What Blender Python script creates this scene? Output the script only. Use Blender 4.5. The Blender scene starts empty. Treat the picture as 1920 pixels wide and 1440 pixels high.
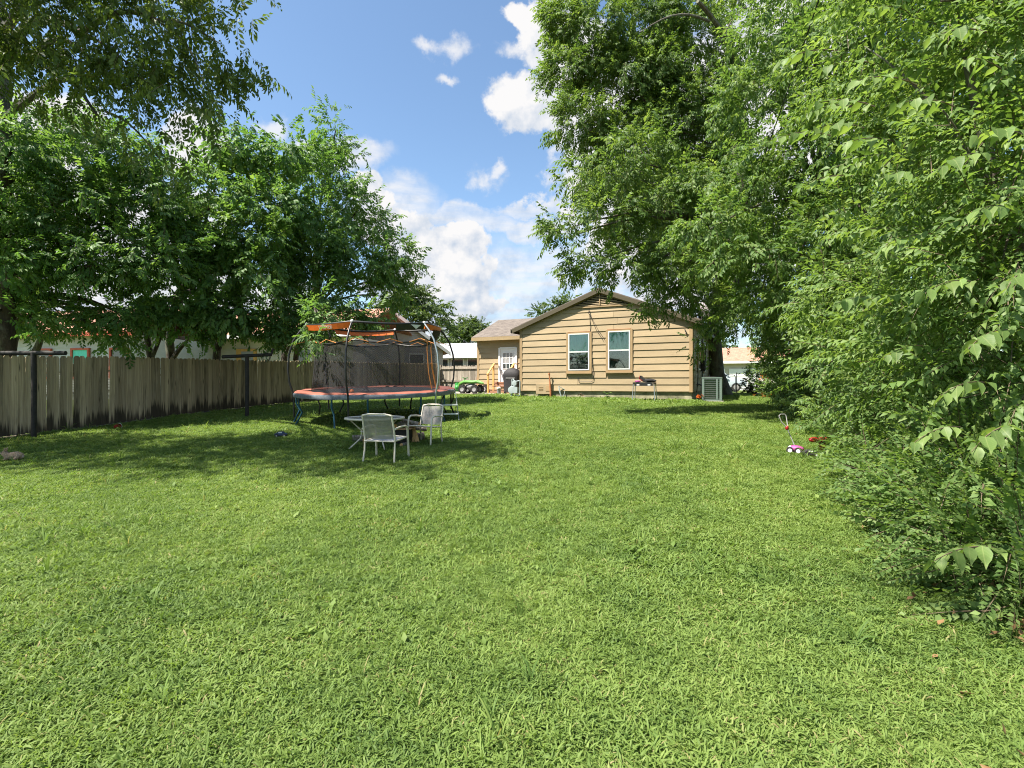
import bpy, math, random
import numpy as np
from mathutils import Vector, Matrix

random.seed(7)
rng = np.random.default_rng(7)
SC = bpy.context.scene
COL = SC.collection

# ------------------------------------------------------------------ camera, sky, sun, exposure
F = 960.0                      # focal length in pixels of the 1920 px wide photograph
EYE = 1.6
cam_d = bpy.data.cameras.new('camera')
cam_d.sensor_width = 36.0
cam_d.lens = 18.0
cam_d.clip_start = 0.05
cam_d.clip_end = 2000
cam = bpy.data.objects.new('camera', cam_d)
COL.objects.link(cam)
cam.location = (0, 0, EYE)
cam.rotation_euler = (math.radians(90), 0, 0)
SC.camera = cam

SUN_TO = Vector((-0.905 * 0.53, -0.425 * 0.53, 0.848)).normalized()
SUN_EL = math.asin(SUN_TO.z)
SUN_ROT = math.atan2(SUN_TO.x, SUN_TO.y)
sun_d = bpy.data.lights.new('sun', 'SUN')
sun_d.energy = 5.0
sun_d.angle = math.radians(0.6)
sun_d.color = (1.0, 0.94, 0.83)
sun = bpy.data.objects.new('sun', sun_d)
COL.objects.link(sun)
sun.rotation_euler = SUN_TO.to_track_quat('Z', 'Y').to_euler()
sun.location = (-20, -10, 40)

SC.view_settings.view_transform = 'Standard'
SC.view_settings.look = 'None'
SC.view_settings.gamma = 1.0
SC.view_settings.use_curve_mapping = False
SC.view_settings.exposure = 1.4
SC.render.engine = 'CYCLES'
SC.cycles.max_bounces = 7
SC.cycles.diffuse_bounces = 4
SC.cycles.glossy_bounces = 3
SC.cycles.transmission_bounces = 4
SC.cycles.transparent_max_bounces = 12
SC.cycles.caustics_reflective = False
SC.cycles.caustics_refractive = False
SC.cycles.sample_clamp_indirect = 4.0
try:
    SC.cycles.use_denoising = True
    SC.cycles.denoiser = 'OPENIMAGEDENOISE'
    SC.cycles.denoising_input_passes = 'RGB_ALBEDO_NORMAL'
    SC.cycles.denoising_prefilter = 'NONE'
    SC.cycles.filter_width = 1.05
except Exception:
    pass


class NT:
    """small helper to write node trees"""
    def __init__(self, tree):
        self.t = tree
        self.n = tree.nodes
        self.l = tree.links

    def node(self, kind, **kw):
        n = self.n.new(kind)
        for k, v in kw.items():
            setattr(n, k, v)
        return n

    def put(self, sock, v):
        if v is None:
            return
        if isinstance(v, bpy.types.NodeSocket):
            self.l.new(v, sock)
        else:
            sock.default_value = v

    def math(self, op, a, b=None, c=None, clamp=False):
        n = self.node('ShaderNodeMath', operation=op, use_clamp=clamp)
        for i, v in enumerate((a, b, c)):
            self.put(n.inputs[i], v)
        return n.outputs[0]

    def vec(self, op, a, b=None):
        n = self.node('ShaderNodeVectorMath', operation=op)
        self.put(n.inputs[0], a)
        if b is not None:
            self.put(n.inputs[1], b)
        return n.outputs['Value'] if op in ('LENGTH', 'DOT_PRODUCT', 'DISTANCE') else n.outputs['Vector']

    def noise(self, vec, scale, detail=4, rough=0.55, dist=0.0):
        n = self.node('ShaderNodeTexNoise')
        self.put(n.inputs['Vector'], vec)
        n.inputs['Scale'].default_value = scale
        n.inputs['Detail'].default_value = detail
        n.inputs['Roughness'].default_value = rough
        n.inputs['Distortion'].default_value = dist
        return n.outputs['Fac']

    def maprange(self, v, a, b, c=0.0, d=1.0, smooth=False):
        n = self.node('ShaderNodeMapRange')
        if smooth:
            n.interpolation_type = 'SMOOTHSTEP'
        self.put(n.inputs[0], v)
        for i, x in enumerate((a, b, c, d)):
            self.put(n.inputs[i + 1], x)
        return n.outputs[0]

    def mix(self, fac, a, b, blend='MIX'):
        n = self.node('ShaderNodeMix', data_type='RGBA', blend_type=blend)
        self.put(n.inputs[0], fac)
        self.put(n.inputs[6], a if not isinstance(a, tuple) else (*a[:3], 1))
        self.put(n.inputs[7], b if not isinstance(b, tuple) else (*b[:3], 1))
        return n.outputs[2]

    def ramp(self, fac, stops):
        n = self.node('ShaderNodeValToRGB')
        self.put(n.inputs[0], fac)
        e = n.color_ramp.elements
        while len(e) < len(stops):
            e.new(0.5)
        for el, (p, c) in zip(e, stops):
            el.position = p
            el.color = (*c, 1)
        return n.outputs[0]

    def mapping(self, vec, scale=(1, 1, 1), loc=(0, 0, 0)):
        n = self.node('ShaderNodeMapping')
        self.put(n.inputs[0], vec)
        n.inputs['Scale'].default_value = scale
        n.inputs['Location'].default_value = loc
        return n.outputs[0]


def build_world():
    w = bpy.data.worlds.new('World')
    SC.world = w
    w.use_nodes = True
    t = NT(w.node_tree)
    t.n.clear()
    out = t.node('ShaderNodeOutputWorld')
    bg = t.node('ShaderNodeBackground')
    bg.inputs['Strength'].default_value = 0.085
    t.l.new(bg.outputs[0], out.inputs[0])
    sky = t.node('ShaderNodeTexSky')
    sky.sky_type = 'NISHITA'
    sky.sun_disc = False
    sky.sun_elevation = SUN_EL
    sky.sun_rotation = SUN_ROT
    sky.altitude = 200
    sky.air_density = 1.0
    sky.dust_density = 0.8
    sky.ozone_density = 2.0
    d = t.node('ShaderNodeTexCoord').outputs['Generated']
    sep = t.node('ShaderNodeSeparateXYZ')
    t.l.new(d, sep.inputs[0])
    dy = t.math('MAXIMUM', sep.outputs[1], 0.08)
    ab = t.node('ShaderNodeCombineXYZ')
    t.l.new(t.math('DIVIDE', sep.outputs[0], dy), ab.inputs[0])
    t.l.new(t.math('DIVIDE', sep.outputs[2], dy), ab.inputs[1])
    # ragged edges: the direction is warped by noise before the cloud masses are measured
    n1 = t.node('ShaderNodeTexNoise')
    t.l.new(d, n1.inputs['Vector'])
    n1.inputs['Scale'].default_value = 9
    n1.inputs['Detail'].default_value = 7
    n1.inputs['Roughness'].default_value = 0.62
    warp = t.vec('MULTIPLY', t.vec('SUBTRACT', n1.outputs['Color'], (0.5, 0.5, 0.5)), (0.13, 0.13, 0))
    abw = t.vec('ADD', ab.outputs[0], warp)

    def blobs(lst):
        acc = None
        for (px, py, rx, ry) in lst:
            c = ((px - 960) / F, (720 - py) / F, 0)
            q = t.vec('MULTIPLY', t.vec('SUBTRACT', abw, c), (F / rx, F / ry, 0))
            v = t.math('SUBTRACT', 1.0, t.vec('LENGTH', q))
            acc = v if acc is None else t.math('MAXIMUM', acc, v)
        return acc
    cumulus = [(800, 505, 85, 85), (755, 440, 60, 50), (868, 462, 52, 48), (820, 475, 60, 55), (880, 530, 60, 60), (740, 545, 80, 70),
               (860, 580, 90, 70), (925, 582, 36, 16), (700, 400, 50, 60), (1000, 195, 85, 66), (1040, 60, 80, 80), (1090, 160, 90, 160),
               (985, 30, 60, 30), (350, 275, 80, 70), (60, 250, 170, 90), (680, 345, 40, 40), (200, 560, 420, 110), (120, 430, 330, 130), (1290, 330, 270, 330), (1480, 120, 200, 200)]
    wisps = [(845, 100, 62, 30), (800, 95, 40, 26), (838, 165, 34, 16), (905, 335, 52, 30), (930, 318, 26, 18), (510, 235, 55, 28), (570, 262, 50, 22), (975, 95, 50, 22)]
    veil = [(1010, 550, 210, 130), (960, 600, 240, 70), (730, 380, 110, 70), (990, 425, 130, 28), (860, 410, 160, 30), (1010, 390, 110, 18), (640, 280, 120, 40)]
    fine = t.noise(d, 26, 6, 0.6)
    fine = t.math('MULTIPLY', t.math('SUBTRACT', fine, 0.5), 0.75)
    dc = t.maprange(t.math('ADD', blobs(cumulus), t.math('MULTIPLY', fine, 1.15)), -0.02, 0.26, smooth=True)
    dw = t.maprange(t.math('ADD', blobs(wisps), t.math('MULTIPLY', fine, 2.2)), 0.10, 1.0, 0, 0.8, smooth=True)
    streak = t.noise(t.mapping(d, (3, 3, 16)), 3, 5, 0.6)
    dv = t.math('MULTIPLY', t.maprange(blobs(veil), 0.0, 0.55, smooth=True), t.maprange(streak, 0.32, 0.62, 0.45, 0.9))
    # the same broken cumulus goes on outside the frame
    gen = t.maprange(t.noise(t.mapping(d, (1, 1, 2.2)), 2.6, 7, 0.58, 0.3), 0.475, 0.64, smooth=True)
    gen = t.math('MULTIPLY', gen, t.maprange(sep.outputs[1], 0.66, 0.5))
    gen = t.math('MULTIPLY', gen, t.maprange(sep.outputs[2], 0.02, 0.2))
    dens = t.math('MAXIMUM', t.math('MAXIMUM', dc, dw), t.math('MAXIMUM', dv, gen))
    # relief: compare the billow noise with the same noise a little towards the sun
    nA = t.noise(d, 13, 6, 0.55)
    nB = t.noise(t.vec('ADD', d, (SUN_TO.x * 0.02, SUN_TO.y * 0.02, SUN_TO.z * 0.02)), 13, 6, 0.55)
    rel = t.math('MULTIPLY', t.math('SUBTRACT', nA, nB), 4.2)
    low = t.maprange(t.math('ADD', sep.outputs[2], t.math('MULTIPLY', fine, 0.18)), 0.12, 0.27)
    shade = t.math('ADD', t.math('MULTIPLY_ADD', low, 0.5, 0.35), rel, clamp=True)
    ccol = t.mix(shade, (2.55, 2.95, 3.55), (4.35, 4.3, 4.3))
    skyc = t.mix(1.0, sky.outputs[0], (1.02, 1.08, 1.06), 'MULTIPLY')
    t.l.new(t.mix(dens, skyc, ccol), bg.inputs['Color'])


build_world()

# ------------------------------------------------------------------ helpers
S25, C25 = math.sin(math.radians(25)), math.cos(math.radians(25))


def H_tab(v):
    V = [-60, -2, 2, 4.5, 7.3, 9.7, 14, 22.5, 35, 400]
    Z = [-1.6, -1.6, -1.59, -1.55, -1.40, -1.21, -0.98, -0.74, -0.62, -0.62]
    return np.interp(v, V, Z)


def ground(x, y):
    x = np.asarray(x, float)
    y = np.asarray(y, float)
    v = x * S25 + y * C25
    u = np.clip(x * C25 - y * S25, -25, 25)
    h = sum(H_tab(v + k) for k in (-1.6, -0.8, 0, 0.8, 1.6)) / 5
    return EYE + h - 0.012 * u + 0.015 * np.sin(x * 1.1 + 0.4 * y) * np.sin(y * 0.9)


def gz(x, y):
    return float(ground(x, y))


def P(px, py, Y):
    """the place at depth Y that the photograph shows at (px, py)"""
    return Vector(((px - 960) / F * Y, Y, EYE - (py - 720) / F * Y))


def G(px, py):
    """the place on the ground that the photograph shows at (px, py)"""
    Y = 5.0
    for _ in range(60):
        X = (px - 960) / F * Y
        Yn = (EYE - gz(X, Y)) * F / max(py - 720, 2)
        Y = 0.5 * Y + 0.5 * Yn
    X = (px - 960) / F * Y
    return Vector((X, Y, gz(X, Y)))


def tag(o, label=None, cat=None, group=None, kind=None):
    if label:
        o['label'] = label
    if cat:
        o['category'] = cat
    if group:
        o['group'] = group
    if kind:
        o['kind'] = kind
    return o


def empty(name, loc=(0, 0, 0), rz=0.0, parent=None):
    o = bpy.data.objects.new(name, None)
    COL.objects.link(o)
    o.location = loc
    o.rotation_euler = (0, 0, rz)
    o.empty_display_size = 0.1
    if parent:
        o.parent = parent
    return o


def link(name, me, parent=None, loc=None, rot=None):
    o = bpy.data.objects.new(name, me)
    COL.objects.link(o)
    if parent is not None:
        o.parent = parent
    if loc is not None:
        o.location = loc
    if rot is not None:
        o.rotation_euler = rot
    return o


def children(o):
    return [c for c in COL.objects if c.parent == o]


def copy_tree(o, parent=None):
    kids = list(o.children)
    c = o.copy()
    COL.objects.link(c)
    c.parent = parent
    for k in kids:
        copy_tree(k, c)
    return c


class MB:
    def __init__(self):
        self.v, self.f, self.m = [], [], []

    def add(self, vs, fs, mi=0):
        b = len(self.v)
        self.v += [tuple(p) for p in vs]
        self.f += [tuple(b + i for i in q) for q in fs]
        self.m += [mi] * len(fs)
        return self

    def box(self, c, s, R=None, mi=0):
        hx, hy, hz = s[0] / 2, s[1] / 2, s[2] / 2
        vs = [Vector((x * hx, y * hy, z * hz)) for z in (-1, 1) for y in (-1, 1) for x in (-1, 1)]
        if R is not None:
            vs = [R @ p for p in vs]
        c = Vector(c)
        return self.add([p + c for p in vs], [(0, 2, 3, 1), (4, 5, 7, 6), (0, 1, 5, 4), (2, 6, 7, 3), (0, 4, 6, 2), (1, 3, 7, 5)], mi)

    def tube(self, path, r, n=8, cap=True, closed=False, mi=0, flat=None):
        path = [Vector(p) for p in path]
        N = len(path)
        rs = list(r) if isinstance(r, (list, tuple)) else [r] * N
        vs, fs = [], []
        up = None
        for i, p in enumerate(path):
            if closed:
                t = path[(i + 1) % N] - path[(i - 1) % N]
            else:
                t = path[min(i + 1, N - 1)] - path[max(i - 1, 0)]
            t = t.normalized() if t.length > 1e-9 else Vector((0, 0, 1))
            if up is None:
                up = t.orthogonal().normalized()
                if abs(t.z) < 0.9:
                    up = (Vector((0, 0, 1)) - t * t.z).normalized()
            up = (up - t * up.dot(t))
            up = up.normalized() if up.length > 1e-6 else t.orthogonal().normalized()
            s = t.cross(up)
            for k in range(n):
                a = 2 * math.pi * (k + 0.5) / n
                q = up * (math.cos(a) * rs[i] * (flat or 1)) + s * (math.sin(a) * rs[i])
                vs.append(p + q)
        for i in range(N if closed else N - 1):
            j = (i + 1) % N
            for k in range(n):
                k2 = (k + 1) % n
                fs.append((i * n + k, j * n + k, j * n + k2, i * n + k2))
        if cap and not closed:
            fs.append(tuple(range(n)))
            fs.append(tuple((N - 1) * n + k for k in reversed(range(n))))
        return self.add(vs, fs, mi)

    def lathe(self, prof, n=24, M=None, mi=0, cap=True):
        vs, fs = [], []
        for (r, z) in prof:
            for k in range(n):
                a = 2 * math.pi * k / n
                p = Vector((r * math.cos(a), r * math.sin(a), z))
                vs.append(M @ p if M is not None else p)
        N = len(prof)
        for i in range(N - 1):
            for k in range(n):
                k2 = (k + 1) % n
                fs.append((i * n + k, i * n + k2, (i + 1) * n + k2, (i + 1) * n + k))
        if cap:
            fs.append(tuple(reversed(range(n))))
            fs.append(tuple((N - 1) * n + k for k in range(n)))
        return self.add(vs, fs, mi)

    def ball(self, c, r, nu=12, nv=8, R=None, mi=0):
        if isinstance(r, (int, float)):
            r = (r, r, r)
        c = Vector(c)
        vs = [Vector((0, 0, -r[2]))]
        for j in range(1, nv):
            b = -math.pi / 2 + math.pi * j / nv
            for i in range(nu):
                a = 2 * math.pi * i / nu
                vs.append(Vector((r[0] * math.cos(a) * math.cos(b), r[1] * math.sin(a) * math.cos(b), r[2] * math.sin(b))))
        vs.append(Vector((0, 0, r[2])))
        if R is not None:
            vs = [R @ p for p in vs]
        fs = []
        for i in range(nu):
            fs.append((0, 1 + (i + 1) % nu, 1 + i))
            fs.append((len(vs) - 1, 1 + (nv - 2) * nu + i, 1 + (nv - 2) * nu + (i + 1) % nu))
        for j in range(nv - 2):
            for i in range(nu):
                a, b = 1 + j * nu + i, 1 + j * nu + (i + 1) % nu
                fs.append((a, b, b + nu, a + nu))
        return self.add([p + c for p in vs], fs, mi)

    def prism(self, poly, d0, d1, axis='y', mi=0):
        """poly: 2D outline; extruded from d0 to d1 along an axis"""
        n = len(poly)
        mk = {'y': lambda a, b, d: (a, d, b), 'x': lambda a, b, d: (d, a, b), 'z': lambda a, b, d: (a, b, d)}[axis]
        vs = [mk(a, b, d0) for a, b in poly] + [mk(a, b, d1) for a, b in poly]
        fs = [tuple(range(n)), tuple(reversed(range(n, 2 * n)))]
        fs += [(i, i + n, (i + 1) % n + n, (i + 1) % n) for i in range(n)]
        return self.add(vs, fs, mi)

    def mesh(self, name, mats, smooth=False):
        me = bpy.data.meshes.new(name)
        me.from_pydata(self.v, [], self.f)
        for m in (mats if isinstance(mats, (list, tuple)) else [mats]):
            me.materials.append(m)
        if any(self.m):
            me.polygons.foreach_set('material_index', self.m)
        import bmesh
        bm = bmesh.new()
        bm.from_mesh(me)
        bmesh.ops.recalc_face_normals(bm, faces=bm.faces)
        bm.to_mesh(me)
        bm.free()
        if smooth:
            me.polygons.foreach_set('use_smooth', [True] * len(me.polygons))
            try:
                me.set_sharp_from_angle(angle=math.radians(50))
            except Exception:
                pass
        me.update()
        return me

    def build(self, name, mats, parent=None, loc=None, rot=None, smooth=False):
        return link(name, self.mesh(name, mats, smooth), parent, loc, rot)


# ------------------------------------------------------------------ materials
def new_mat(name):
    m = bpy.data.materials.new(name)
    m.use_nodes = True
    t = NT(m.node_tree)
    t.n.clear()
    out = t.node('ShaderNodeOutputMaterial')
    b = t.node('ShaderNodeBsdfPrincipled')
    t.l.new(b.outputs[0], out.inputs[0])
    return m, t, b, out


def M_simple(name, col, rough=0.6, var=0.12, scale=6, metal=0.0, spec=0.4, bump=0.0, col2=None, bscale=None, stretch=(1, 1, 1), rnd=0.0):
    m, t, b, out = new_mat(name)
    co = t.node('ShaderNodeTexCoord').outputs['Object']
    co = t.mapping(co, stretch)
    n = t.noise(co, scale, 5, 0.6)
    dark = tuple(c * (1 - var) for c in col)
    lite = tuple(min(1, c * (1 + var)) for c in (col2 or col))
    c = t.ramp(n, [(0.3, dark), (0.7, lite)])
    if rnd:
        oi = t.node('ShaderNodeObjectInfo').outputs['Random']
        f = t.maprange(oi, 0, 1, 1 - rnd, 1 + rnd)
        mm = t.node('ShaderNodeVectorMath', operation='SCALE')
        t.l.new(c, mm.inputs[0])
        t.l.new(f, mm.inputs['Scale'])
        c = mm.outputs[0]
    t.put(b.inputs['Base Color'], c)
    b.inputs['Roughness'].default_value = rough
    b.inputs['Metallic'].default_value = metal
    b.inputs['Specular IOR Level'].default_value = spec
    if bump:
        bn = t.node('ShaderNodeBump')
        bn.inputs['Strength'].default_value = bump
        bn.inputs['Distance'].default_value = 0.02
        t.l.new(t.noise(co, bscale or scale * 4, 5, 0.65), bn.inputs['Height'])
        t.l.new(bn.outputs[0], b.inputs['Normal'])
    return m


def M_leaf(name, dark, mid, lite, trans=0.40, rough=0.5, tcol=None, spec=0.3):
    m, t, b, out = new_mat(name)
    at = t.node('ShaderNodeAttribute', attribute_name='rnd').outputs['Fac']
    c = t.ramp(at, [(0.0, dark), (0.5, mid), (1.0, lite)])
    t.put(b.inputs['Base Color'], c)
    b.inputs['Roughness'].default_value = rough
    b.inputs['Specular IOR Level'].default_value = spec
    tr = t.node('ShaderNodeBsdfTranslucent')
    tc = t.mix(1.0, c, tcol or (1.85, 1.85, 0.85), 'MULTIPLY')
    t.put(tr.inputs['Color'], tc)
    mx = t.node('ShaderNodeMixShader')
    mx.inputs[0].default_value = trans
    t.l.new(b.outputs[0], mx.inputs[1])
    t.l.new(tr.outputs[0], mx.inputs[2])
    t.l.new(mx.outputs[0], out.inputs[0])
    return m


MAT = {}
MAT['leaf_big'] = M_leaf('leaf_lime', (0.072, 0.128, 0.034), (0.128, 0.205, 0.056), (0.195, 0.27, 0.084))


def vein(m):
    """pale midrib and side veins on the leaves that are objects of their own"""
    t = NT(m.node_tree)
    b = next(n for n in t.n if n.type == 'BSDF_PRINCIPLED')
    old = b.inputs['Base Color'].links[0].from_socket
    sp = t.node('ShaderNodeSeparateXYZ')
    t.l.new(t.node('ShaderNodeTexCoord').outputs['Object'], sp.inputs[0])
    ay = t.math('ABSOLUTE', sp.outputs[1])
    mid = t.maprange(ay, 0.022, 0.008)
    side = t.math('SINE', t.math('MULTIPLY', t.math('SUBTRACT', sp.outputs[0], t.math('MULTIPLY', ay, 0.9)), 48.0))
    side = t.math('MULTIPLY', t.maprange(side, 0.86, 0.98), 0.55)
    c = t.mix(t.math('MAXIMUM', mid, side), old, (0.23, 0.29, 0.10))
    oi = t.node('ShaderNodeObjectInfo').outputs['Random']
    f = t.maprange(oi, 0, 1, 0.72, 1.2)
    mm = t.node('ShaderNodeVectorMath', operation='SCALE')
    t.l.new(c, mm.inputs[0])
    t.l.new(f, mm.inputs['Scale'])
    t.l.new(mm.outputs[0], b.inputs['Base Color'])
    return m


MAT['leaf_single'] = vein(M_leaf('leaf_lime_veined', (0.072, 0.128, 0.034), (0.128, 0.205, 0.056), (0.195, 0.27, 0.084)))
MAT['leaf_hedge'] = M_leaf('leaf_yellow_green', (0.054, 0.108, 0.028), (0.112, 0.188, 0.052), (0.205, 0.275, 0.09))
MAT['leaf_right'] = M_leaf('leaf_mid_green', (0.055, 0.102, 0.026), (0.10, 0.165, 0.042), (0.165, 0.23, 0.066))
MAT['leaf_left'] = M_leaf('leaf_deep_green', (0.056, 0.118, 0.034), (0.098, 0.188, 0.055), (0.165, 0.255, 0.078))
MAT['leaf_high'] = M_leaf('leaf_olive_green', (0.05, 0.085, 0.023), (0.085, 0.13, 0.035), (0.15, 0.195, 0.052))
MAT['leaf_privet'] = M_leaf('leaf_dark_glossy', (0.06, 0.112, 0.032), (0.12, 0.195, 0.056), (0.20, 0.275, 0.09), rough=0.5, spec=0.25)
MAT['leaf_far'] = M_leaf('leaf_far_green', (0.04, 0.07, 0.022), (0.062, 0.10, 0.03), (0.10, 0.14, 0.045))
MAT['leaf_wine'] = M_leaf('leaf_wine', (0.025, 0.03, 0.015), (0.04, 0.05, 0.02), (0.07, 0.07, 0.03))
MAT['petal_orange'] = M_leaf('petal_orange', (0.55, 0.12, 0.02), (0.65, 0.18, 0.03), (0.7, 0.25, 0.06), tcol=(1, 1, 1))
MAT['petal_pink'] = M_leaf('petal_pink', (0.55, 0.3, 0.36), (0.65, 0.42, 0.46), (0.7, 0.55, 0.56), tcol=(1, 1, 1))
MAT['dead_leaf'] = M_leaf('dead_leaf', (0.12, 0.07, 0.035), (0.22, 0.13, 0.06), (0.34, 0.22, 0.11), trans=0.1, tcol=(1, 1, 1))
MAT['twig'] = M_simple('twig_bark', (0.11, 0.08, 0.05), 0.8)


def M_bark(name, col, scale=9, strength=0.9):
    m, t, b, out = new_mat(name)
    co = t.node('ShaderNodeTexCoord').outputs['Object']
    n1 = t.noise(t.mapping(co, (1, 1, 0.22)), scale, 7, 0.65, 0.6)
    n2 = t.noise(co, 2.2, 4, 0.6)
    c = t.ramp(n1, [(0.32, tuple(x * 0.35 for x in col)), (0.5, col), (0.72, tuple(min(1, x * 1.9) for x in col))])
    c = t.mix(t.maprange(n2, 0.5, 0.68), c, (0.16, 0.17, 0.12))
    t.put(b.inputs['Base Color'], c)
    b.inputs['Roughness'].default_value = 0.9
    bn = t.node('ShaderNodeBump')
    bn.inputs['Strength'].default_value = strength
    bn.inputs['Distance'].default_value = 0.05
    t.l.new(n1, bn.inputs['Height'])
    t.l.new(bn.outputs[0], b.inputs['Normal'])
    return m


MAT['bark'] = M_bark('bark_grey_brown', (0.10, 0.08, 0.062))
MAT['bark_dark'] = M_bark('bark_dark', (0.055, 0.042, 0.032))


def M_fence(name, base, lite, dark_amt=0.75, rot=True):
    m, t, b, out = new_mat(name)
    co = t.node('ShaderNodeTexCoord').outputs['Object']
    oi = t.node('ShaderNodeObjectInfo').outputs['Random']
    off = t.vec('ADD', co, t.vec('MULTIPLY', t.node('ShaderNodeCombineXYZ').outputs[0], (0, 0, 0)))
    cx = t.node('ShaderNodeCombineXYZ')
    t.l.new(t.math('MULTIPLY', oi, 37.0), cx.inputs[0])
    t.l.new(t.math('MULTIPLY', oi, 91.0), cx.inputs[2])
    off = t.vec('ADD', co, cx.outputs[0])
    grain = t.noise(t.mapping(off, (30, 30, 1.1)), 1.6, 6, 0.65, 0.4)
    blot = t.noise(t.mapping(off, (3, 3, 0.9)), 1.4, 5, 0.6)
    c = t.ramp(grain, [(0.25, tuple(x * 0.5 for x in base)), (0.5, base), (0.78, lite)])
    f = t.maprange(oi, 0, 1, 0.62, 1.25)
    mm = t.node('ShaderNodeVectorMath', operation='SCALE')
    t.l.new(c, mm.inputs[0])
    t.l.new(f, mm.inputs['Scale'])
    c = mm.outputs[0]
    c = t.mix(t.math('MULTIPLY', t.maprange(blot, 0.52, 0.72), dark_amt), c, (0.028, 0.024, 0.017))
    knot = t.node('ShaderNodeTexVoronoi')
    t.l.new(t.mapping(off, (6.5, 6.5, 1.5)), knot.inputs['Vector'])
    knot.inputs['Scale'].default_value = 1.2
    c = t.mix(t.maprange(knot.outputs['Distance'], 0.13, 0.04), c, (0.045, 0.034, 0.022))
    if rot:   # darker feet of the boards, ragged upper edge
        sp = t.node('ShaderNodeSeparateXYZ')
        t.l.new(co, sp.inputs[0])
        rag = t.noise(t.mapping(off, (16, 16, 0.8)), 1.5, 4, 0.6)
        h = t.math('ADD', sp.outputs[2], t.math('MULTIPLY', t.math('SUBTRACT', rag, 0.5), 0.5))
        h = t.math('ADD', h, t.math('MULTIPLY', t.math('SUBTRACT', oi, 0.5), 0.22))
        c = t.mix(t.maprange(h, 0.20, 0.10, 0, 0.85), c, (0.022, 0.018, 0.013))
    t.put(b.inputs['Base Color'], c)
    b.inputs['Roughness'].default_value = 0.9
    b.inputs['Specular IOR Level'].default_value = 0.15
    bn = t.node('ShaderNodeBump')
    bn.inputs['Strength'].default_value = 0.6
    bn.inputs['Distance'].default_value = 0.01
    t.l.new(grain, bn.inputs['Height'])
    t.l.new(bn.outputs[0], b.inputs['Normal'])
    return m


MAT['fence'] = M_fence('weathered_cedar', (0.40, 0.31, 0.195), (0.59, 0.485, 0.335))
MAT['fence_grey'] = M_fence('silvered_cedar', (0.30, 0.26, 0.21), (0.48, 0.44, 0.38), 0.5, rot=False)


def M_siding(name, col, rnd=0.05, dirt=0.35):
    m, t, b, out = new_mat(name)
    g = t.node('ShaderNodeTexCoord').outputs['Object']
    ps = t.node('ShaderNodeNewGeometry').outputs['Position']
    oi = t.node('ShaderNodeObjectInfo').outputs['Random']
    big = t.noise(t.mapping(ps, (0.7, 0.7, 1.6)), 1.2, 5, 0.6)
    streak = t.noise(t.mapping(g, (0.9, 1, 12)), 2.0, 6, 0.7)
    c = t.ramp(big, [(0.3, tuple(x * 0.86 for x in col)), (0.7, tuple(min(1, x * 1.08) for x in col))])
    c = t.mix(t.maprange(streak, 0.45, 0.75, 0, dirt), c, tuple(x * 0.68 for x in col))
    f = t.maprange(oi, 0, 1, 1 - rnd, 1 + rnd)
    mm = t.node('ShaderNodeVectorMath', operation='SCALE')
    t.l.new(c, mm.inputs[0])
    t.l.new(f, mm.inputs['Scale'])
    t.put(b.inputs['Base Color'], mm.outputs[0])
    b.inputs['Roughness'].default_value = 0.62
    b.inputs['Specular IOR Level'].default_value = 0.3
    bn = t.node('ShaderNodeBump')
    bn.inputs['Strength'].default_value = 0.15
    bn.inputs['Distance'].default_value = 0.02
    t.l.new(streak, bn.inputs['Height'])
    t.l.new(bn.outputs[0], b.inputs['Normal'])
    return m


MAT['tan'] = M_siding('tan_siding', (0.375, 0.285, 0.172), 0.07, 0.5)
MAT['tan_trim'] = M_siding('tan_trim', (0.34, 0.235, 0.125))
MAT['fascia'] = M_siding('olive_brown_fascia', (0.085, 0.07, 0.042))
MAT['soffit'] = M_siding('soffit', (0.33, 0.24, 0.13))
MAT['white_siding'] = M_siding('white_siding', (0.52, 0.51, 0.50), 0.02)
MAT['cream_siding'] = M_siding('cream_siding', (0.55, 0.51, 0.44), 0.02)
MAT['grey_siding'] = M_siding('pale_grey_siding', (0.47, 0.45, 0.43), 0.02)
MAT['red_trim'] = M_simple('red_trim', (0.45, 0.09, 0.05), 0.6)
MAT['white_paint'] = M_simple('white_paint', (0.76, 0.75, 0.74), 0.45, 0.05)
MAT['vinyl'] = M_simple('white_vinyl', (0.60, 0.62, 0.60), 0.4, 0.04)
MAT['concrete'] = M_simple('concrete', (0.36, 0.32, 0.26), 0.85, 0.22, 5, bump=0.4)
MAT['foundation'] = M_simple('mossy_foundation', (0.20, 0.20, 0.12), 0.9, 0.4, 3, bump=0.5, col2=(0.28, 0.25, 0.17))
MAT['dark_void'] = M_simple('dark_interior', (0.02, 0.018, 0.015), 0.9)
MAT['black_metal'] = M_simple('black_metal', (0.016, 0.016, 0.017), 0.4, 0.2, spec=0.5)
MAT['dark_steel'] = M_simple('rusty_dark_steel', (0.022, 0.019, 0.017), 0.75, 0.4, 12, bump=0.3)
MAT['orange'] = M_simple('orange_vinyl', (0.66, 0.14, 0.02), 0.5, 0.12, 4)
MAT['pad'] = M_simple('faded_orange_pad', (0.30, 0.098, 0.066), 0.6, 0.16, 3, bump=0.25, bscale=9)
MAT['pad_edge'] = M_simple('grey_blue_pad_edge', (0.15, 0.17, 0.195), 0.5, 0.3, 10, bump=0.4, bscale=22)
MAT['blue_steel'] = M_simple('blue_steel', (0.02, 0.075, 0.115), 0.4, 0.2, metal=0.3)
MAT['galv'] = M_simple('galvanised_steel', (0.38, 0.42, 0.44), 0.35, 0.12, metal=0.7)
MAT['mat_fabric'] = M_simple('trampoline_mat', (0.02, 0.023, 0.03), 0.6, 0.2)
MAT['bungee'] = M_simple('bungee_orange', (0.55, 0.22, 0.06), 0.6)
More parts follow.
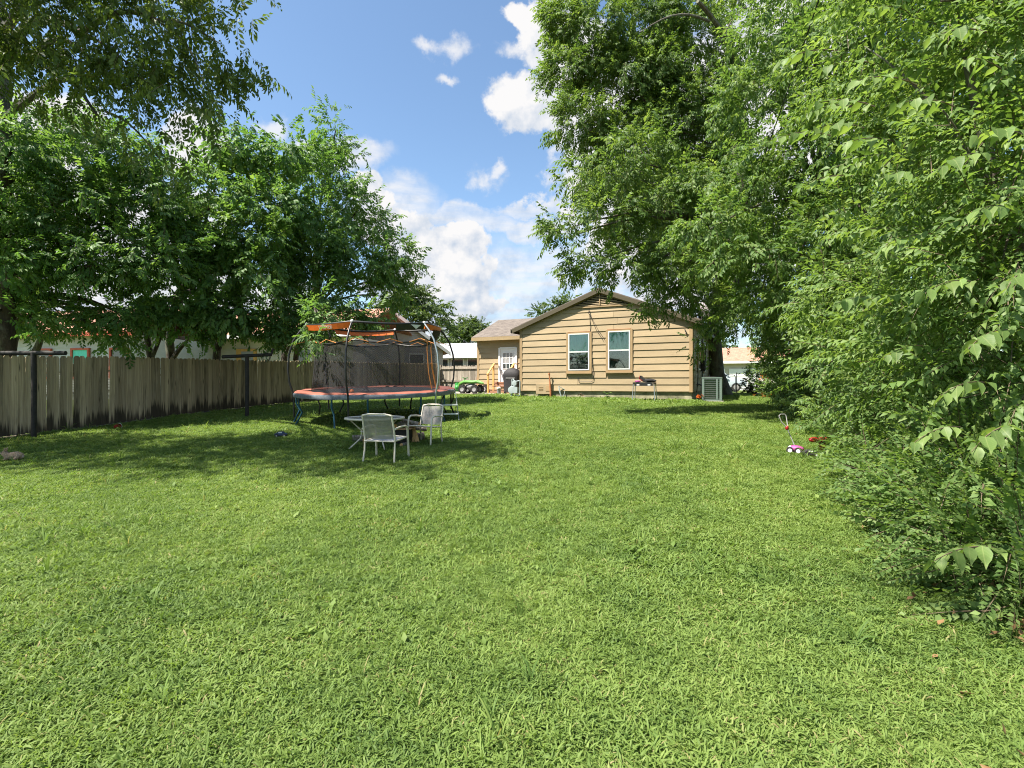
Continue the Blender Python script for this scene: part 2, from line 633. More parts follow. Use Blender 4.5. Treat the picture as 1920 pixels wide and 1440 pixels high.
MAT['chair_frame'] = M_simple('cream_powder_coat', (0.60, 0.54, 0.44), 0.38, 0.06, spec=0.5)
MAT['sling'] = M_simple('taupe_sling', (0.36, 0.35, 0.30), 0.8, 0.1, 160)
MAT['sling_seat'] = M_simple('grey_sling', (0.34, 0.34, 0.35), 0.8, 0.1, 160)
MAT['green_plastic'] = M_simple('green_plastic', (0.04, 0.24, 0.05), 0.4, 0.08)
MAT['lime_plastic'] = M_simple('lime_plastic', (0.12, 0.30, 0.06), 0.4, 0.08)
MAT['rubber'] = M_simple('black_rubber', (0.025, 0.022, 0.022), 0.8, 0.3)
MAT['grey_plastic'] = M_simple('grey_plastic', (0.30, 0.29, 0.29), 0.5)
MAT['red_plastic'] = M_simple('red_plastic', (0.27, 0.01, 0.01), 0.5)
MAT['pink_plastic'] = M_simple('magenta_plastic', (0.36, 0.05, 0.22), 0.5)
MAT['navy_plastic'] = M_simple('navy_plastic', (0.02, 0.04, 0.10), 0.35)
MAT['cedar_new'] = M_simple('new_pine', (0.62, 0.34, 0.11), 0.7, 0.15, 4, stretch=(8, 8, 1))
MAT['red_wood'] = M_simple('red_stained_wood', (0.30, 0.15, 0.09), 0.75, 0.2, 5, stretch=(1, 8, 8))
MAT['meter_grey'] = M_simple('meter_grey', (0.33, 0.38, 0.38), 0.5)
MAT['cover'] = M_simple('charcoal_cover', (0.027, 0.024, 0.026), 0.7, 0.2, 5, bump=0.4)
MAT['rust'] = M_simple('rust_paint', (0.36, 0.13, 0.05), 0.7, 0.3, 8)
MAT['ac_green'] = M_simple('grey_green_enamel', (0.135, 0.18, 0.155), 0.45, 0.08)
MAT['black_fabric'] = M_simple('black_fabric', (0.018, 0.017, 0.018), 0.85, 0.2)
MAT['log_bark'] = M_bark('log_bark', (0.22, 0.18, 0.15), 14)
MAT['log_end'] = M_simple('split_wood', (0.55, 0.33, 0.14), 0.8, 0.2, 10)
MAT['clay'] = M_simple('fire_pit_rim', (0.42, 0.24, 0.13), 0.8, 0.2)
MAT['glass_table'] = M_simple('frosted_glass', (0.20, 0.235, 0.25), 0.14, 0.05, spec=0.7)
MAT['rabbit'] = M_simple('rabbit_fur', (0.26, 0.165, 0.10), 0.95, 0.35, 40, bump=0.5, col2=(0.36, 0.26, 0.18))
MAT['rabbit_light'] = M_simple('rabbit_pale_fur', (0.48, 0.37, 0.29), 0.95, 0.2, 40)
MAT['car_paint'] = M_simple('pale_blue_paint', (0.50, 0.57, 0.62), 0.25, 0.03, spec=0.6)
MAT['car_glass'] = M_simple('car_glass', (0.03, 0.04, 0.045), 0.08, 0.05, spec=0.7)
MAT['wire'] = M_simple('black_wire', (0.02, 0.02, 0.02), 0.6)
MAT['dish'] = M_simple('dish_grey', (0.55, 0.48, 0.48), 0.5, 0.08)
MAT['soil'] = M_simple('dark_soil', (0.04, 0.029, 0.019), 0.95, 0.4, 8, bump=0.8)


def M_shingle(name, c1, c2, sx=3.0, sz=7.0):
    m, t, b, out = new_mat(name)
    co = t.node('ShaderNodeTexCoord').outputs['Object']
    br = t.node('ShaderNodeTexBrick')
    t.l.new(co, br.inputs['Vector'])
    br.inputs['Color1'].default_value = (*c1, 1)
    br.inputs['Color2'].default_value = (*c2, 1)
    br.inputs['Mortar'].default_value = (*tuple(x * 0.45 for x in c1), 1)
    br.inputs['Scale'].default_value = 1.0
    br.inputs['Mortar Size'].default_value = 0.008
    br.inputs['Brick Width'].default_value = 0.30
    br.inputs['Row Height'].default_value = 0.14
    n = t.noise(co, 3, 5, 0.65)
    c = t.mix(t.maprange(n, 0.4, 0.7, 0, 0.55), br.outputs['Color'], tuple(x * 1.35 for x in c2))
    t.put(b.inputs['Base Color'], c)
    b.inputs['Roughness'].default_value = 0.9
    return m


MAT['shingle'] = M_shingle('brown_shingle', (0.105, 0.085, 0.072), (0.155, 0.128, 0.108))
MAT['shingle_red'] = M_shingle('terracotta_shingle', (0.33, 0.145, 0.095), (0.43, 0.21, 0.145))
MAT['shingle_grey'] = M_shingle('grey_shingle', (0.30, 0.31, 0.34), (0.40, 0.41, 0.43))


def M_pane(name, tint, refl=0.10, alpha=0.35):
    """window glass: clear coat reflection over a tinted see-through sheet"""
    m, t, b, out = new_mat(name)
    t.n.remove(b)
    tr = t.node('ShaderNodeBsdfTransparent')
    tr.inputs[0].default_value = (*tint, 1)
    gl = t.node('ShaderNodeBsdfGlossy')
    gl.inputs['Roughness'].default_value = 0.03
    mx = t.node('ShaderNodeMixShader')
    lw = t.node('ShaderNodeFresnel')
    lw.inputs[0].default_value = 1.5
    t.l.new(t.math('ADD', lw.outputs[0], refl), mx.inputs[0])
    t.l.new(tr.outputs[0], mx.inputs[1])
    t.l.new(gl.outputs[0], mx.inputs[2])
    t.l.new(mx.outputs[0], out.inputs[0])
    return m


MAT['pane'] = M_pane('window_glass', (0.94, 0.99, 0.97), 0.04)
MAT['curtain'] = M_simple('teal_curtain', (0.14, 0.62, 0.52), 0.8, 0.1, 3, stretch=(6, 6, 0.6))
MAT['curtain_pale'] = M_simple('pale_teal_curtain', (0.18, 0.60, 0.45), 0.8, 0.12, 3, stretch=(6, 6, 0.6))
MAT['screen'] = M_simple('insect_screen', (0.052, 0.075, 0.062), 0.75, 0.35, 2.5)


def M_net(name):
    """knitted black safety net: open mesh seen as a see-through sheet with a diamond knit"""
    m, t, b, out = new_mat(name)
    b.inputs['Base Color'].default_value = (0.016, 0.015, 0.016, 1)
    b.inputs['Roughness'].default_value = 0.8
    uv = t.node('ShaderNodeUVMap').outputs[0]
    sp = t.node('ShaderNodeSeparateXYZ')
    t.l.new(uv, sp.inputs[0])
    k = 2 * math.pi / 0.085
    a1 = t.math('SINE', t.math('MULTIPLY', t.math('ADD', sp.outputs[0], t.math('MULTIPLY', sp.outputs[1], 1.7)), k))
    a2 = t.math('SINE', t.math('MULTIPLY', t.math('SUBTRACT', sp.outputs[0], t.math('MULTIPLY', sp.outputs[1], 1.7)), k))
    p = t.math('MAXIMUM', a1, a2)
    op = t.maprange(p, 0.66, 1.0, 0.50, 0.68)
    tr = t.node('ShaderNodeBsdfTransparent')
    mx = t.node('ShaderNodeMixShader')
    t.l.new(op, mx.inputs[0])
    t.l.new(tr.outputs[0], mx.inputs[1])
    t.l.new(b.outputs[0], mx.inputs[2])
    t.l.new(mx.outputs[0], out.inputs[0])
    return m


MAT['net'] = M_net('safety_net')


def M_sling_sheer(name, col):
    m, t, b, out = new_mat(name)
    co = t.node('ShaderNodeTexCoord').outputs['Object']
    t.put(b.inputs['Base Color'], t.ramp(t.noise(co, 40, 3), [(0.3, tuple(x * 0.88 for x in col)), (0.7, col)]))
    b.inputs['Roughness'].default_value = 0.75
    tr = t.node('ShaderNodeBsdfTransparent')
    tl = t.node('ShaderNodeBsdfTranslucent')
    tl.inputs[0].default_value = (*col, 1)
    m1 = t.node('ShaderNodeMixShader')
    m1.inputs[0].default_value = 0.3
    t.l.new(b.outputs[0], m1.inputs[1])
    t.l.new(tl.outputs[0], m1.inputs[2])
    m2 = t.node('ShaderNodeMixShader')
    m2.inputs[0].default_value = 0.22
    t.l.new(m1.outputs[0], m2.inputs[1])
    t.l.new(tr.outputs[0], m2.inputs[2])
    t.l.new(m2.outputs[0], out.inputs[0])
    return m


MAT['sling_sheer'] = M_sling_sheer('sheer_sling', (0.25, 0.245, 0.185))
MAT['sling_white'] = M_sling_sheer('pale_sling', (0.40, 0.37, 0.36))


def M_grass_blade(name, a, bcol, c3, trans=0.35):
    m, t, b, out = new_mat(name)
    at = t.node('ShaderNodeAttribute', attribute_name='rnd').outputs['Fac']
    oi = t.node('ShaderNodeObjectInfo').outputs['Random']
    ps = t.node('ShaderNodeNewGeometry').outputs['Position']
    big = t.noise(t.mapping(ps, (1, 1, 0)), 0.42, 4, 0.6)
    mid = t.noise(t.mapping(ps, (1, 1, 0)), 2.1, 3, 0.6)
    f = t.math('ADD', t.math('MULTIPLY', at, 0.5), t.math('MULTIPLY', oi, 0.28))
    f = t.math('ADD', f, t.math('MULTIPLY', t.math('SUBTRACT', big, 0.5), 1.1))
    f = t.math('ADD', f, t.math('MULTIPLY', t.math('SUBTRACT', mid, 0.5), 0.8), clamp=True)
    c = t.ramp(f, [(0.0, a), (0.45, bcol), (0.95, c3)])
    dry = t.maprange(t.math('ADD', at, t.math('MULTIPLY', t.math('SUBTRACT', mid, 0.5), 0.5)), 0.955, 1.02)
    c = t.mix(dry, c, (0.30, 0.25, 0.12))
    t.put(b.inputs['Base Color'], c)
    b.inputs['Roughness'].default_value = 0.6
    b.inputs['Specular IOR Level'].default_value = 0.22
    tr = t.node('ShaderNodeBsdfTranslucent')
    t.put(tr.inputs['Color'], t.mix(1.0, c, (1.65, 1.7, 0.95), 'MULTIPLY'))
    mx = t.node('ShaderNodeMixShader')
    mx.inputs[0].default_value = trans
    t.l.new(b.outputs[0], mx.inputs[1])
    t.l.new(tr.outputs[0], mx.inputs[2])
    t.l.new(mx.outputs[0], out.inputs[0])
    return m


MAT['grass'] = M_grass_blade('grass_blade', (0.076, 0.134, 0.032), (0.156, 0.228, 0.052), (0.248, 0.318, 0.09))
MAT['weed'] = M_grass_blade('weed_blade', (0.075, 0.135, 0.03), (0.14, 0.215, 0.048), (0.235, 0.30, 0.085))


def M_lawn():
    m, t, b, out = new_mat('lawn_thatch')
    ps = t.node('ShaderNodeNewGeometry').outputs['Position']
    fine = t.noise(ps, 22, 5, 0.7)
    big = t.noise(ps, 0.42, 4, 0.6)
    c = t.ramp(fine, [(0.3, (0.05, 0.078, 0.021)), (0.5, (0.105, 0.155, 0.034)), (0.72, (0.17, 0.22, 0.055))])
    c = t.mix(t.maprange(big, 0.48, 0.7, 0, 0.6), c, (0.15, 0.125, 0.055))
    t.put(b.inputs['Base Color'], c)
    b.inputs['Roughness'].default_value = 0.95
    b.inputs['Specular IOR Level'].default_value = 0.1
    return m


MAT['lawn'] = M_lawn()


# ------------------------------------------------------------------ ground
def build_ground():
    xs = np.unique(np.concatenate([np.linspace(-400, -30, 20), np.arange(-30, 30.1, 0.5), np.linspace(30, 400, 20)]))
    ys = np.unique(np.concatenate([np.linspace(-60, -4, 8), np.arange(-4, 45.1, 0.5), np.linspace(45, 900, 26)]))
    X, Y = np.meshgrid(xs, ys)
    Z = ground(X, Y)
    vs = np.stack([X, Y, Z], -1).reshape(-1, 3)
    nx, ny = len(xs), len(ys)
    fs = [(j * nx + i, j * nx + i + 1, (j + 1) * nx + i + 1, (j + 1) * nx + i) for j in range(ny - 1) for i in range(nx - 1)]
    me = bpy.data.meshes.new('lawn')
    me.from_pydata(vs.tolist(), [], fs)
    me.materials.append(MAT['lawn'])
    me.polygons.foreach_set('use_smooth', [True] * len(fs))
    o = link('lawn', me)
    tag(o, 'green back yard lawn rising gently towards the tan house', kind='structure')


build_ground()


def sheet(name, pts, mat, lift, label, n=14):
    """a thin flush sheet over the ground inside a four-sided outline"""
    a, b, c, d = [np.array(p[:2], float) for p in pts]
    vs, fs = [], []
    for j in range(n + 1):
        for i in range(n + 1):
            s, r = i / n, j / n
            p = (a * (1 - s) + b * s) * (1 - r) + (d * (1 - s) + c * s) * r
            vs.append((p[0], p[1], gz(p[0], p[1]) + lift))
    for j in range(n):
        for i in range(n):
            q = j * (n + 1) + i
            fs.append((q, q + 1, q + n + 2, q + n + 1))
    me = bpy.data.meshes.new(name)
    me.from_pydata(vs, [], fs)
    me.materials.append(mat)
    return tag(link(name, me), label, kind='structure')


# hedge foot line (x grows with depth), fence line
HEDGE = [(0.5, 1.9), (2.0, 2.5), (3.1, 3.0), (4.4, 3.5), (8.2, 5.5), (14.4, 8.0), (26, 12.8), (40, 19)]
FA, FB = np.array((-14.3, 6.0)), np.array((-4.5, 31.2))


def hedge_x(y):
    return float(np.interp(y, [p[0] for p in HEDGE], [p[1] for p in HEDGE]))


def fence_x(y):
    return float(np.interp(y, [FA[1] - 20, FA[1], FB[1]], [FA[0] - 7.8, FA[0], FB[0]]))


sheet('soil_bed', [(1.9 + 0.55, 0.3), (9, 0.3), (22, 30), (14.2, 28)], MAT['soil'], 0.006, 'bare brown soil and leaf litter under the right hand hedge', 30)
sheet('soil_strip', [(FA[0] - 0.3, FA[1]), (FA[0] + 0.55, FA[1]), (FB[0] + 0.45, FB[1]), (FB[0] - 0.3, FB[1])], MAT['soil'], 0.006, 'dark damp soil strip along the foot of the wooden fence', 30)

# ------------------------------------------------------------------ tan house
HO = Vector((0.38, 24.4, 0.95))
house = tag(empty('tan_house', HO, -math.radians(25)), 'tan lap sided single storey house with low gable and two windows', 'house')
HW, EAVE, MID = 7.8, 3.3, 3.9
SLOPE = (4.80 - EAVE) / MID
EXPO = 0.295


def HL(x, y, z=0.0):
    """house coordinates to the world"""
    return Vector((HO.x + x * C25 + y * S25, HO.y - x * S25 + y * C25, HO.z + z))


def siding_board(x0b, x1b, x0t, x1t, z0, z1, mat, parent, proud=0.037, y=0.0, label=None):
    n = max(1, int((x1b - x0b) / 1.3))
    vs, fs = [], []
    jit = [random.uniform(-0.006, 0.006) for _ in range(n + 1)]
    for i in range(n + 1):
        s = i / n
        xb, xt = x0b + (x1b - x0b) * s, x0t + (x1t - x0t) * s
        vs += [(xb, y - proud - jit[i] * 0.5, z0 + jit[i]), (xt, y - 0.006, z1 + 0.01), (xt, y + 0.012, z1 + 0.01), (xb, y + 0.012, z0 + jit[i])]
    for i in range(n):
        a, b = i * 4, i * 4 + 4
        for k in range(4):
            k2 = (k + 1) % 4
            fs.append((a + k, b + k, b + k2, a + k2))
    fs += [(0, 1, 2, 3), (n * 4 + 3, n * 4 + 2, n * 4 + 1, n * 4)]
    mb = MB()
    mb.add(vs, fs)
    o = mb.build('siding_board', mat, parent)
    if label:
        o['label'] = label
    return o


def roof_z(x):
    return EAVE + SLOPE * (x if x <= MID else HW - x)


# core walls (behind the boards)
mb = MB()
mb.prism([(0.02, 0.30), (HW - 0.02, 0.30), (HW - 0.02, EAVE), (MID, 4.78), (0.02, EAVE)], 0.02, 12.0, 'y')
mb.build('wall', MAT['tan'], house)
mb = MB()
mb.box((HW / 2, 6.0, -0.25), (HW - 0.06, 11.9, 1.17))
mb.build('foundation', MAT['foundation'], house)
WINS = [(2.34, 3.53, 1.16, 2.99), (4.175, 5.346, 1.17, 3.03)]
z = 0.34
VENT0 = 4.12
while z < VENT0 - 0.02:
    z1 = min(z + EXPO, VENT0)
    if z < EAVE:
        a_b, b_b = 0.13, HW - 0.13
        a_t, b_t = a_b, b_b
        if z1 > EAVE + 0.05:
            a_t = max(a_b, (z1 - EAVE) / SLOPE - 0.02)
            b_t = HW - a_t
    else:
        a_b = max(0.02, (z - EAVE) / SLOPE - 0.02)
        a_t = (z1 - EAVE) / SLOPE - 0.02
        b_b, b_t = HW - a_b, HW - a_t
    cuts = [(a_b, a_t)]
    for (w0, w1, wz0, wz1) in WINS:
        if z1 > wz0 + 0.02 and z < wz1 - 0.06:
            cuts += [(w0, w0), (w1, w1)]
    cuts.append((b_b, b_t))
    for k in range(0, len(cuts), 2):
        (p, pt), (q, qt) = cuts[k], cuts[k + 1]
        if q - p > 4.2:     # long runs are two boards butted together
            j = random.uniform(0.35, 0.65)
            xj = p + (q - p) * j
            siding_board(p, xj - 0.004, pt, xj - 0.004, z, z1, MAT['tan'], house)
            siding_board(xj + 0.004, q, xj + 0.004, qt, z, z1, MAT['tan'], house)
        else:
            siding_board(p, q, pt, qt, z, z1, MAT['tan'], house)
    z += EXPO
# right-hand side wall boards
k = 0
z = 0.34
while z < EAVE - 0.1:
    for (y0, y1) in ((0.13, 4.2), (4.21, 8.3), (8.31, 11.9)):
        mb = MB()
        mb.add([(HW + 0.034, y0, z), (HW + 0.034, y1, z), (HW + 0.006, y1, z + EXPO), (HW + 0.006, y0, z + EXPO), (HW - 0.02, y0, z), (HW - 0.02, y1, z), (HW - 0.02, y1, z + EXPO), (HW - 0.02, y0, z + EXPO)],
               [(0, 1, 2, 3), (0, 4, 5, 1), (3, 2, 6, 7), (0, 3, 7, 4), (1, 5, 6, 2), (4, 7, 6, 5)])
        mb.build('siding_board', MAT['tan'], house)
    z += EXPO
for (cx, cy) in ((0.065, -0.012), (HW - 0.065, -0.012)):
    MB().box((cx, cy, 0.34 + (EAVE - 0.34) / 2), (0.13, 0.06, EAVE - 0.34 + 0.06)).build('corner_board', MAT['tan_trim'], house)
MB().box((HW + 0.014, 0.075, 0.34 + (EAVE - 0.34) / 2), (0.056, 0.11, EAVE - 0.34 + 0.02)).build('corner_board', MAT['tan_trim'], house)


def roof_slab(xa, za, xb, zb, y0, y1, th, mat, name='roof'):
    m = MB()
    m.add([(xa, y0, za), (xb, y0, zb), (xb, y1, zb), (xa, y1, za), (xa, y0, za + th), (xb, y0, zb + th), (xb, y1, zb + th), (xa, y1, za + th)],
          [(0, 3, 2, 1), (4, 5, 6, 7), (0, 1, 5, 4), (1, 2, 6, 5), (2, 3, 7, 6), (3, 0, 4, 7)])
    return m.build(name, mat, house)


OH = 0.36
roof_slab(-OH, EAVE - OH * SLOPE + 0.05, MID, EAVE + MID * SLOPE + 0.05, -0.17, 12.4, 0.07, MAT['shingle'])
roof_slab(MID + 0.004, EAVE + MID * SLOPE + 0.05, HW + OH, EAVE - OH * SLOPE + 0.05, -0.17, 12.4, 0.07, MAT['shingle'])
# rake boards on the gable, soffit and eave fascia
for s in (0, 1):
    X = (lambda x: x) if s == 0 else (lambda x: HW - x)
    m = MB()
    pts = [(X(-OH), EAVE - OH * SLOPE - 0.11), (X(MID - 0.002), EAVE + MID * SLOPE - 0.11), (X(MID - 0.002), EAVE + MID * SLOPE + 0.075), (X(-OH), EAVE - OH * SLOPE + 0.075)]
    m.prism(pts, -0.205, -0.173, 'y')
    m.build('rake_board', MAT['fascia'], house)
    m = MB()
    pts = [(X(-OH), EAVE - OH * SLOPE - 0.02), (X(MID - 0.003), EAVE + MID * SLOPE - 0.02), (X(MID - 0.003), EAVE + MID * SLOPE + 0.045), (X(-OH), EAVE - OH * SLOPE + 0.045)]
    m.prism(pts, -0.17, -0.055, 'y')
    m.build('soffit', MAT['soffit'], house)
    m = MB()
    pts = [(X(0.1), EAVE + 0.1 * SLOPE - 0.13), (X(MID - 0.004), EAVE + MID * SLOPE - 0.13), (X(MID - 0.004), EAVE + MID * SLOPE - 0.02), (X(0.1), EAVE + 0.1 * SLOPE - 0.02)]
    m.prism(pts, -0.052, -0.036, 'y')
    m.build('frieze_board', MAT['tan_trim'], house)
    MB().box((X(-OH - 0.014), 6.0, EAVE - OH * SLOPE + 0.0), (0.026, 12.5, 0.17)).build('eave_fascia', MAT['fascia'], house)
# louvred gable vent
vent = MB()
top = EAVE + MID * SLOPE - 0.16
half = (top - VENT0) / SLOPE
vent.prism([(MID - half, VENT0), (MID + half, VENT0), (MID, top)], -0.012, 0.012, 'y')
vent_o = vent.build('gable_vent', MAT['dark_void'], house)
nsl = 6
for i in range(nsl):
    zz = VENT0 + 0.03 + i * (top - VENT0 - 0.06) / nsl
    hw = (top - zz) / SLOPE - 0.10
    if hw < 0.1:
        continue
    m = MB()
    m.add([(MID - hw, -0.075, zz), (MID + hw, -0.075, zz), (MID + hw, -0.04, zz + 0.032), (MID - hw, -0.04, zz + 0.032),
           (MID - hw, -0.066, zz - 0.012), (MID + hw, -0.066, zz - 0.012), (MID + hw, -0.03, zz + 0.024), (MID - hw, -0.03, zz + 0.024)],
          [(0, 1, 2, 3), (4, 7, 6, 5), (0, 4, 5, 1), (1, 5, 6, 2), (2, 6, 7, 3), (3, 7, 4, 0)])
    m.build('slat', MAT['tan'], vent_o)
MB().box((MID, -0.085, (VENT0 + top) / 2), (0.05, 0.012, top - VENT0 - 0.02)).build('divider', MAT['tan_trim'], vent_o)
MB().box((MID, -0.05, VENT0 - 0.03), (2 * half + 0.1, 0.05, 0.06)).build('vent_sill', MAT['tan_trim'], house)

# windows
for wi, (w0, w1, z0, z1) in enumerate(WINS):
    f = MB()
    tw = 0.105
    for (cx, cz, sx, sz) in (((w0 + tw / 2), (z0 + z1) / 2, tw, z1 - z0), ((w1 - tw / 2), (z0 + z1) / 2, tw, z1 - z0),
                             ((w0 + w1) / 2, z1 - 0.03, w1 - w0 - 2 * tw, 0.06), ((w0 + w1) / 2, z0 + 0.055, w1 - w0 - 2 * tw, 0.11)):
        f.box((cx, -0.035, cz), (sx, 0.07, sz))
    win = f.build('window', MAT['tan_trim'], house)
    a, b, c, d = w0 + tw, w1 - tw, z0 + 0.11, z1 - 0.06
    s = MB()
    fw = 0.05
    for (cx, cz, sx, sz) in ((a + fw / 2, (c + d) / 2, fw, d - c), (b - fw / 2, (c + d) / 2, fw, d - c), ((a + b) / 2, d - fw / 2, b - a - 2 * fw, fw), ((a + b) / 2, c + fw / 2, b - a - 2 * fw, fw)):
        s.box((cx, -0.045, cz), (sx, 0.075, sz))
    s.build('frame', MAT['vinyl'], win)
    zm = (c + d) / 2
    MB().box(((a + b) / 2, -0.05, zm), (b - a - 2 * fw, 0.06, 0.06)).build('meeting_rail', MAT['vinyl'], win)
    MB().box(((a + b) / 2, -0.055, (zm + d) / 2 - 0.01), (b - a - 2 * fw, 0.008, d - zm - 0.09)).build('pane', MAT['pane'], win)
    MB().box(((a + b) / 2, -0.042, (zm + c) / 2 + 0.01), (b - a - 2 * fw, 0.008, zm - c - 0.09)).build('pane', MAT['pane'], win)
    cur = MB()
    nn = 22
    for q in range(2):
        zz0, zz1, mi = ((zm + 0.03, d - fw, 0), (c + fw, zm - 0.03, 1))[q]
        vs, fs = [], []
        for i in range(nn + 1):
            xx = a + fw + (b - a - 2 * fw) * i / nn
            yy = -0.025 + 0.005 * math.sin(i * 1.9 + wi) - (0 if q == 0 else 0)
            vs += [(xx, yy, zz0), (xx, yy, zz1)]
        fs = [(2 * i, 2 * i + 2, 2 * i + 3, 2 * i + 1) for i in range(nn)]
        cc = MB()
        cc.add(vs, fs)
        cc.build('curtain' if q == 0 else 'insect_screen', (MAT['curtain'] if wi == 0 else MAT['curtain_pale']) if q == 0 else MAT['screen'], win)
    sl = MB().box(((w0 + w1) / 2, -0.07, z0 - 0.02), (w1 - w0 + 0.02, 0.13, 0.05))
    sl.build('sill', MAT['tan_trim'], win)
    if wi == 0 or wi == 1:
        fl = MB().box(((w0 + w1) / 2, -0.05, z1 + 0.012), (w1 - w0 - 0.12, 0.05, 0.014))
        fl.build('drip_cap', MAT['rust'], win)

# crawl-space vent panel, cable loops on the gable
cv = MB().box((1.25, -0.045, 0.42), (0.80, 0.05, 0.46)).build('crawlspace_vent', MAT['tan'], house)
for i in range(3):
    MB().box((1.10, -0.078, 0.36 + i * 0.07), (0.22, 0.016, 0.022)).build('slat', MAT['tan_trim'], cv)
MB().box((1.45, -0.078, 0.44), (0.2, 0.016, 0.26)).build('cover_plate', MAT['tan_trim'], cv)
for path, r in (([(3.42, -0.07, 3.98), (3.40, -0.08, 3.86), (3.46, -0.08, 3.80), (3.42, -0.07, 3.92), (3.38, -0.07, 3.84), (3.45, -0.06, 3.70)], 0.012),
                ([(3.44, -0.06, 3.72), (3.47, -0.05, 3.2), (3.46, -0.05, 2.6), (3.62, -0.05, 1.2), (3.62, -0.05, 0.95), (3.60, -0.06, 0.80), (3.50, -0.07, 0.745), (2.96, -0.07, 0.745), (2.91, -0.06, 0.80), (2.91, -0.05, 0.92)], 0.011),
                ([(3.46, -0.06, 3.74), (3.72, -0.06, 3.1), (4.07, -0.05, 2.55)], 0.009),
                ([(3.46, -0.06, 3.76), (3.80, -0.06, 3.1), (4.14, -0.05, 2.58)], 0.008),
                ([(6.2, -0.05, 3.66), (6.35, -0.06, 3.55), (6.6, -0.06, 3.53), (6.8, -0.06, 3.62), (6.9, -0.05, 3.72)], 0.007),
                ([(7.3, -0.06, 3.45), (7.5, -0.06, 3.33), (7.62, -0.05, 3.2)], 0.012),
                ([(7.50, -0.06, 2.92), (7.52, -0.07, 2.82), (7.57, -0.07, 2.78), (7.53, -0.07, 2.72)], 0.02)):
    MB().tube(path, r, 5).build('cable', MAT['wire'], house)
# side wall: windows, conduit, meter box
for y0 in (2.1, 5.2):
    w = MB().box((HW + 0.05, y0, 1.95), (0.05, 0.95, 1.5)).build('window', MAT['tan_trim'], house)
    MB().box((HW + 0.085, y0, 1.95), (0.02, 0.78, 1.34)).build('frame', MAT['vinyl'], w)
    MB().box((HW + 0.10, y0, 1.95), (0.01, 0.66, 1.22)).build('pane', MAT['car_glass'], w)
MB().tube([(HW + 0.10, 3.3, -0.1), (HW + 0.10, 3.3, 3.2)], 0.03, 8).build('conduit', MAT['dark_steel'], house)
MB().tube([(HW + 0.09, 0.7, 0.3), (HW + 0.12, 0.9, 0.75), (HW + 0.1, 1.2, 1.1), (HW + 0.08, 1.25, 1.35)], 0.02, 6).build('conduit', MAT['dark_steel'], house)
MB().box((HW + 0.14, 3.3, 1.5), (0.18, 0.32, 0.5)).build('meter_box', MAT['dark_steel'], house)
MB().tube([(HW + 0.1, 0.55, 0.62), (HW + 0.25, 0.55, 0.62), (HW + 0.42, 0.45, 0.5), (HW + 0.55, 0.4, 0.42)], 0.03, 6).build('refrigerant_line', MAT['black_metal'], house)

# left wing with the back door
WX0, WY, WEAVE = -4.52, 4.0, 3.33
mb = MB()
mb.box((WX0 / 2, WY + 3.0, (0.30 + WEAVE) / 2), (-WX0 - 0.02, 5.96, WEAVE - 0.30))
mb.build('wing_wall', MAT['tan'], house)
MB().box((WX0 / 2, WY + 3.0, -0.2), (-WX0 - 0.06, 5.9, 1.0)).build('foundation', MAT['foundation'], house)
DX0, DX1, DZ0, DZ1 = -3.02, -2.02, 0.50, 2.66
z = 0.34
while z < WEAVE - 0.05:
    z1 = min(z + 0.30, WEAVE)
    if z1 > DZ0 and z < DZ1:
        siding_board(WX0 + 0.13, DX0 - 0.08, WX0 + 0.13, DX0 - 0.08, z, z1, MAT['tan'], house, y=WY)
        siding_board(DX1 + 0.08, -0.02, DX1 + 0.08, -0.02, z, z1, MAT['tan'], house, y=WY)
    else:
        siding_board(WX0 + 0.13, -0.02, WX0 + 0.13, -0.02, z, z1, MAT['tan'], house, y=WY)
    z += 0.30
MB().box((WX0 + 0.065, WY - 0.012, 0.34 + (WEAVE - 0.34) / 2), (0.13, 0.06, WEAVE - 0.34)).build('corner_board', MAT['tan_trim'], house)
WS = 0.40
m = MB()
y0, y1, ym = WY - 0.48, WY + 6.4, WY + 3.0
za, zm = WEAVE - 0.48 * WS + 0.14, WEAVE + 3.0 * WS + 0.14
xL = WX0 - 0.12
m.add([(xL, y0, za), (-0.4, y0, za), (-0.4, ym, zm), (xL, ym, zm), (xL, y0, za + .06), (-0.4, y0, za + .06), (-0.4, ym, zm + .06), (xL, ym, zm + .06),
       (xL, y1, za), (-0.4, y1, za), (xL, y1, za + .06), (-0.4, y1, za + .06)],
      [(0, 1, 2, 3), (4, 7, 6, 5), (0, 4, 5, 1), (3, 2, 9, 8), (7, 10, 11, 6), (0, 3, 7, 4), (3, 8, 10, 7), (8, 9, 11, 10), (1, 5, 6, 2), (2, 6, 11, 9)])
m.build('wing_roof', MAT['shingle'], house)
MB().box(((xL - 0.4) / 2, y0 - 0.016, za - 0.06), (-0.4 - xL, 0.028, 0.2)).build('eave_fascia', MAT['soffit'], house)
MB().box(((xL - 0.4) / 2, (y0 + WY) / 2, za - 0.12), (-0.4 - xL - 0.02, 0.46, 0.02)).build('soffit', MAT['soffit'], house)
m = MB()
m.prism([(WY, WEAVE - 0.02), (WY + 6, WEAVE - 0.02), (WY + 3, WEAVE + 3 * WS)], WX0 + 0.01, WX0 + 0.08, 'x')
m.build('gable_wall', MAT['tan'], house)
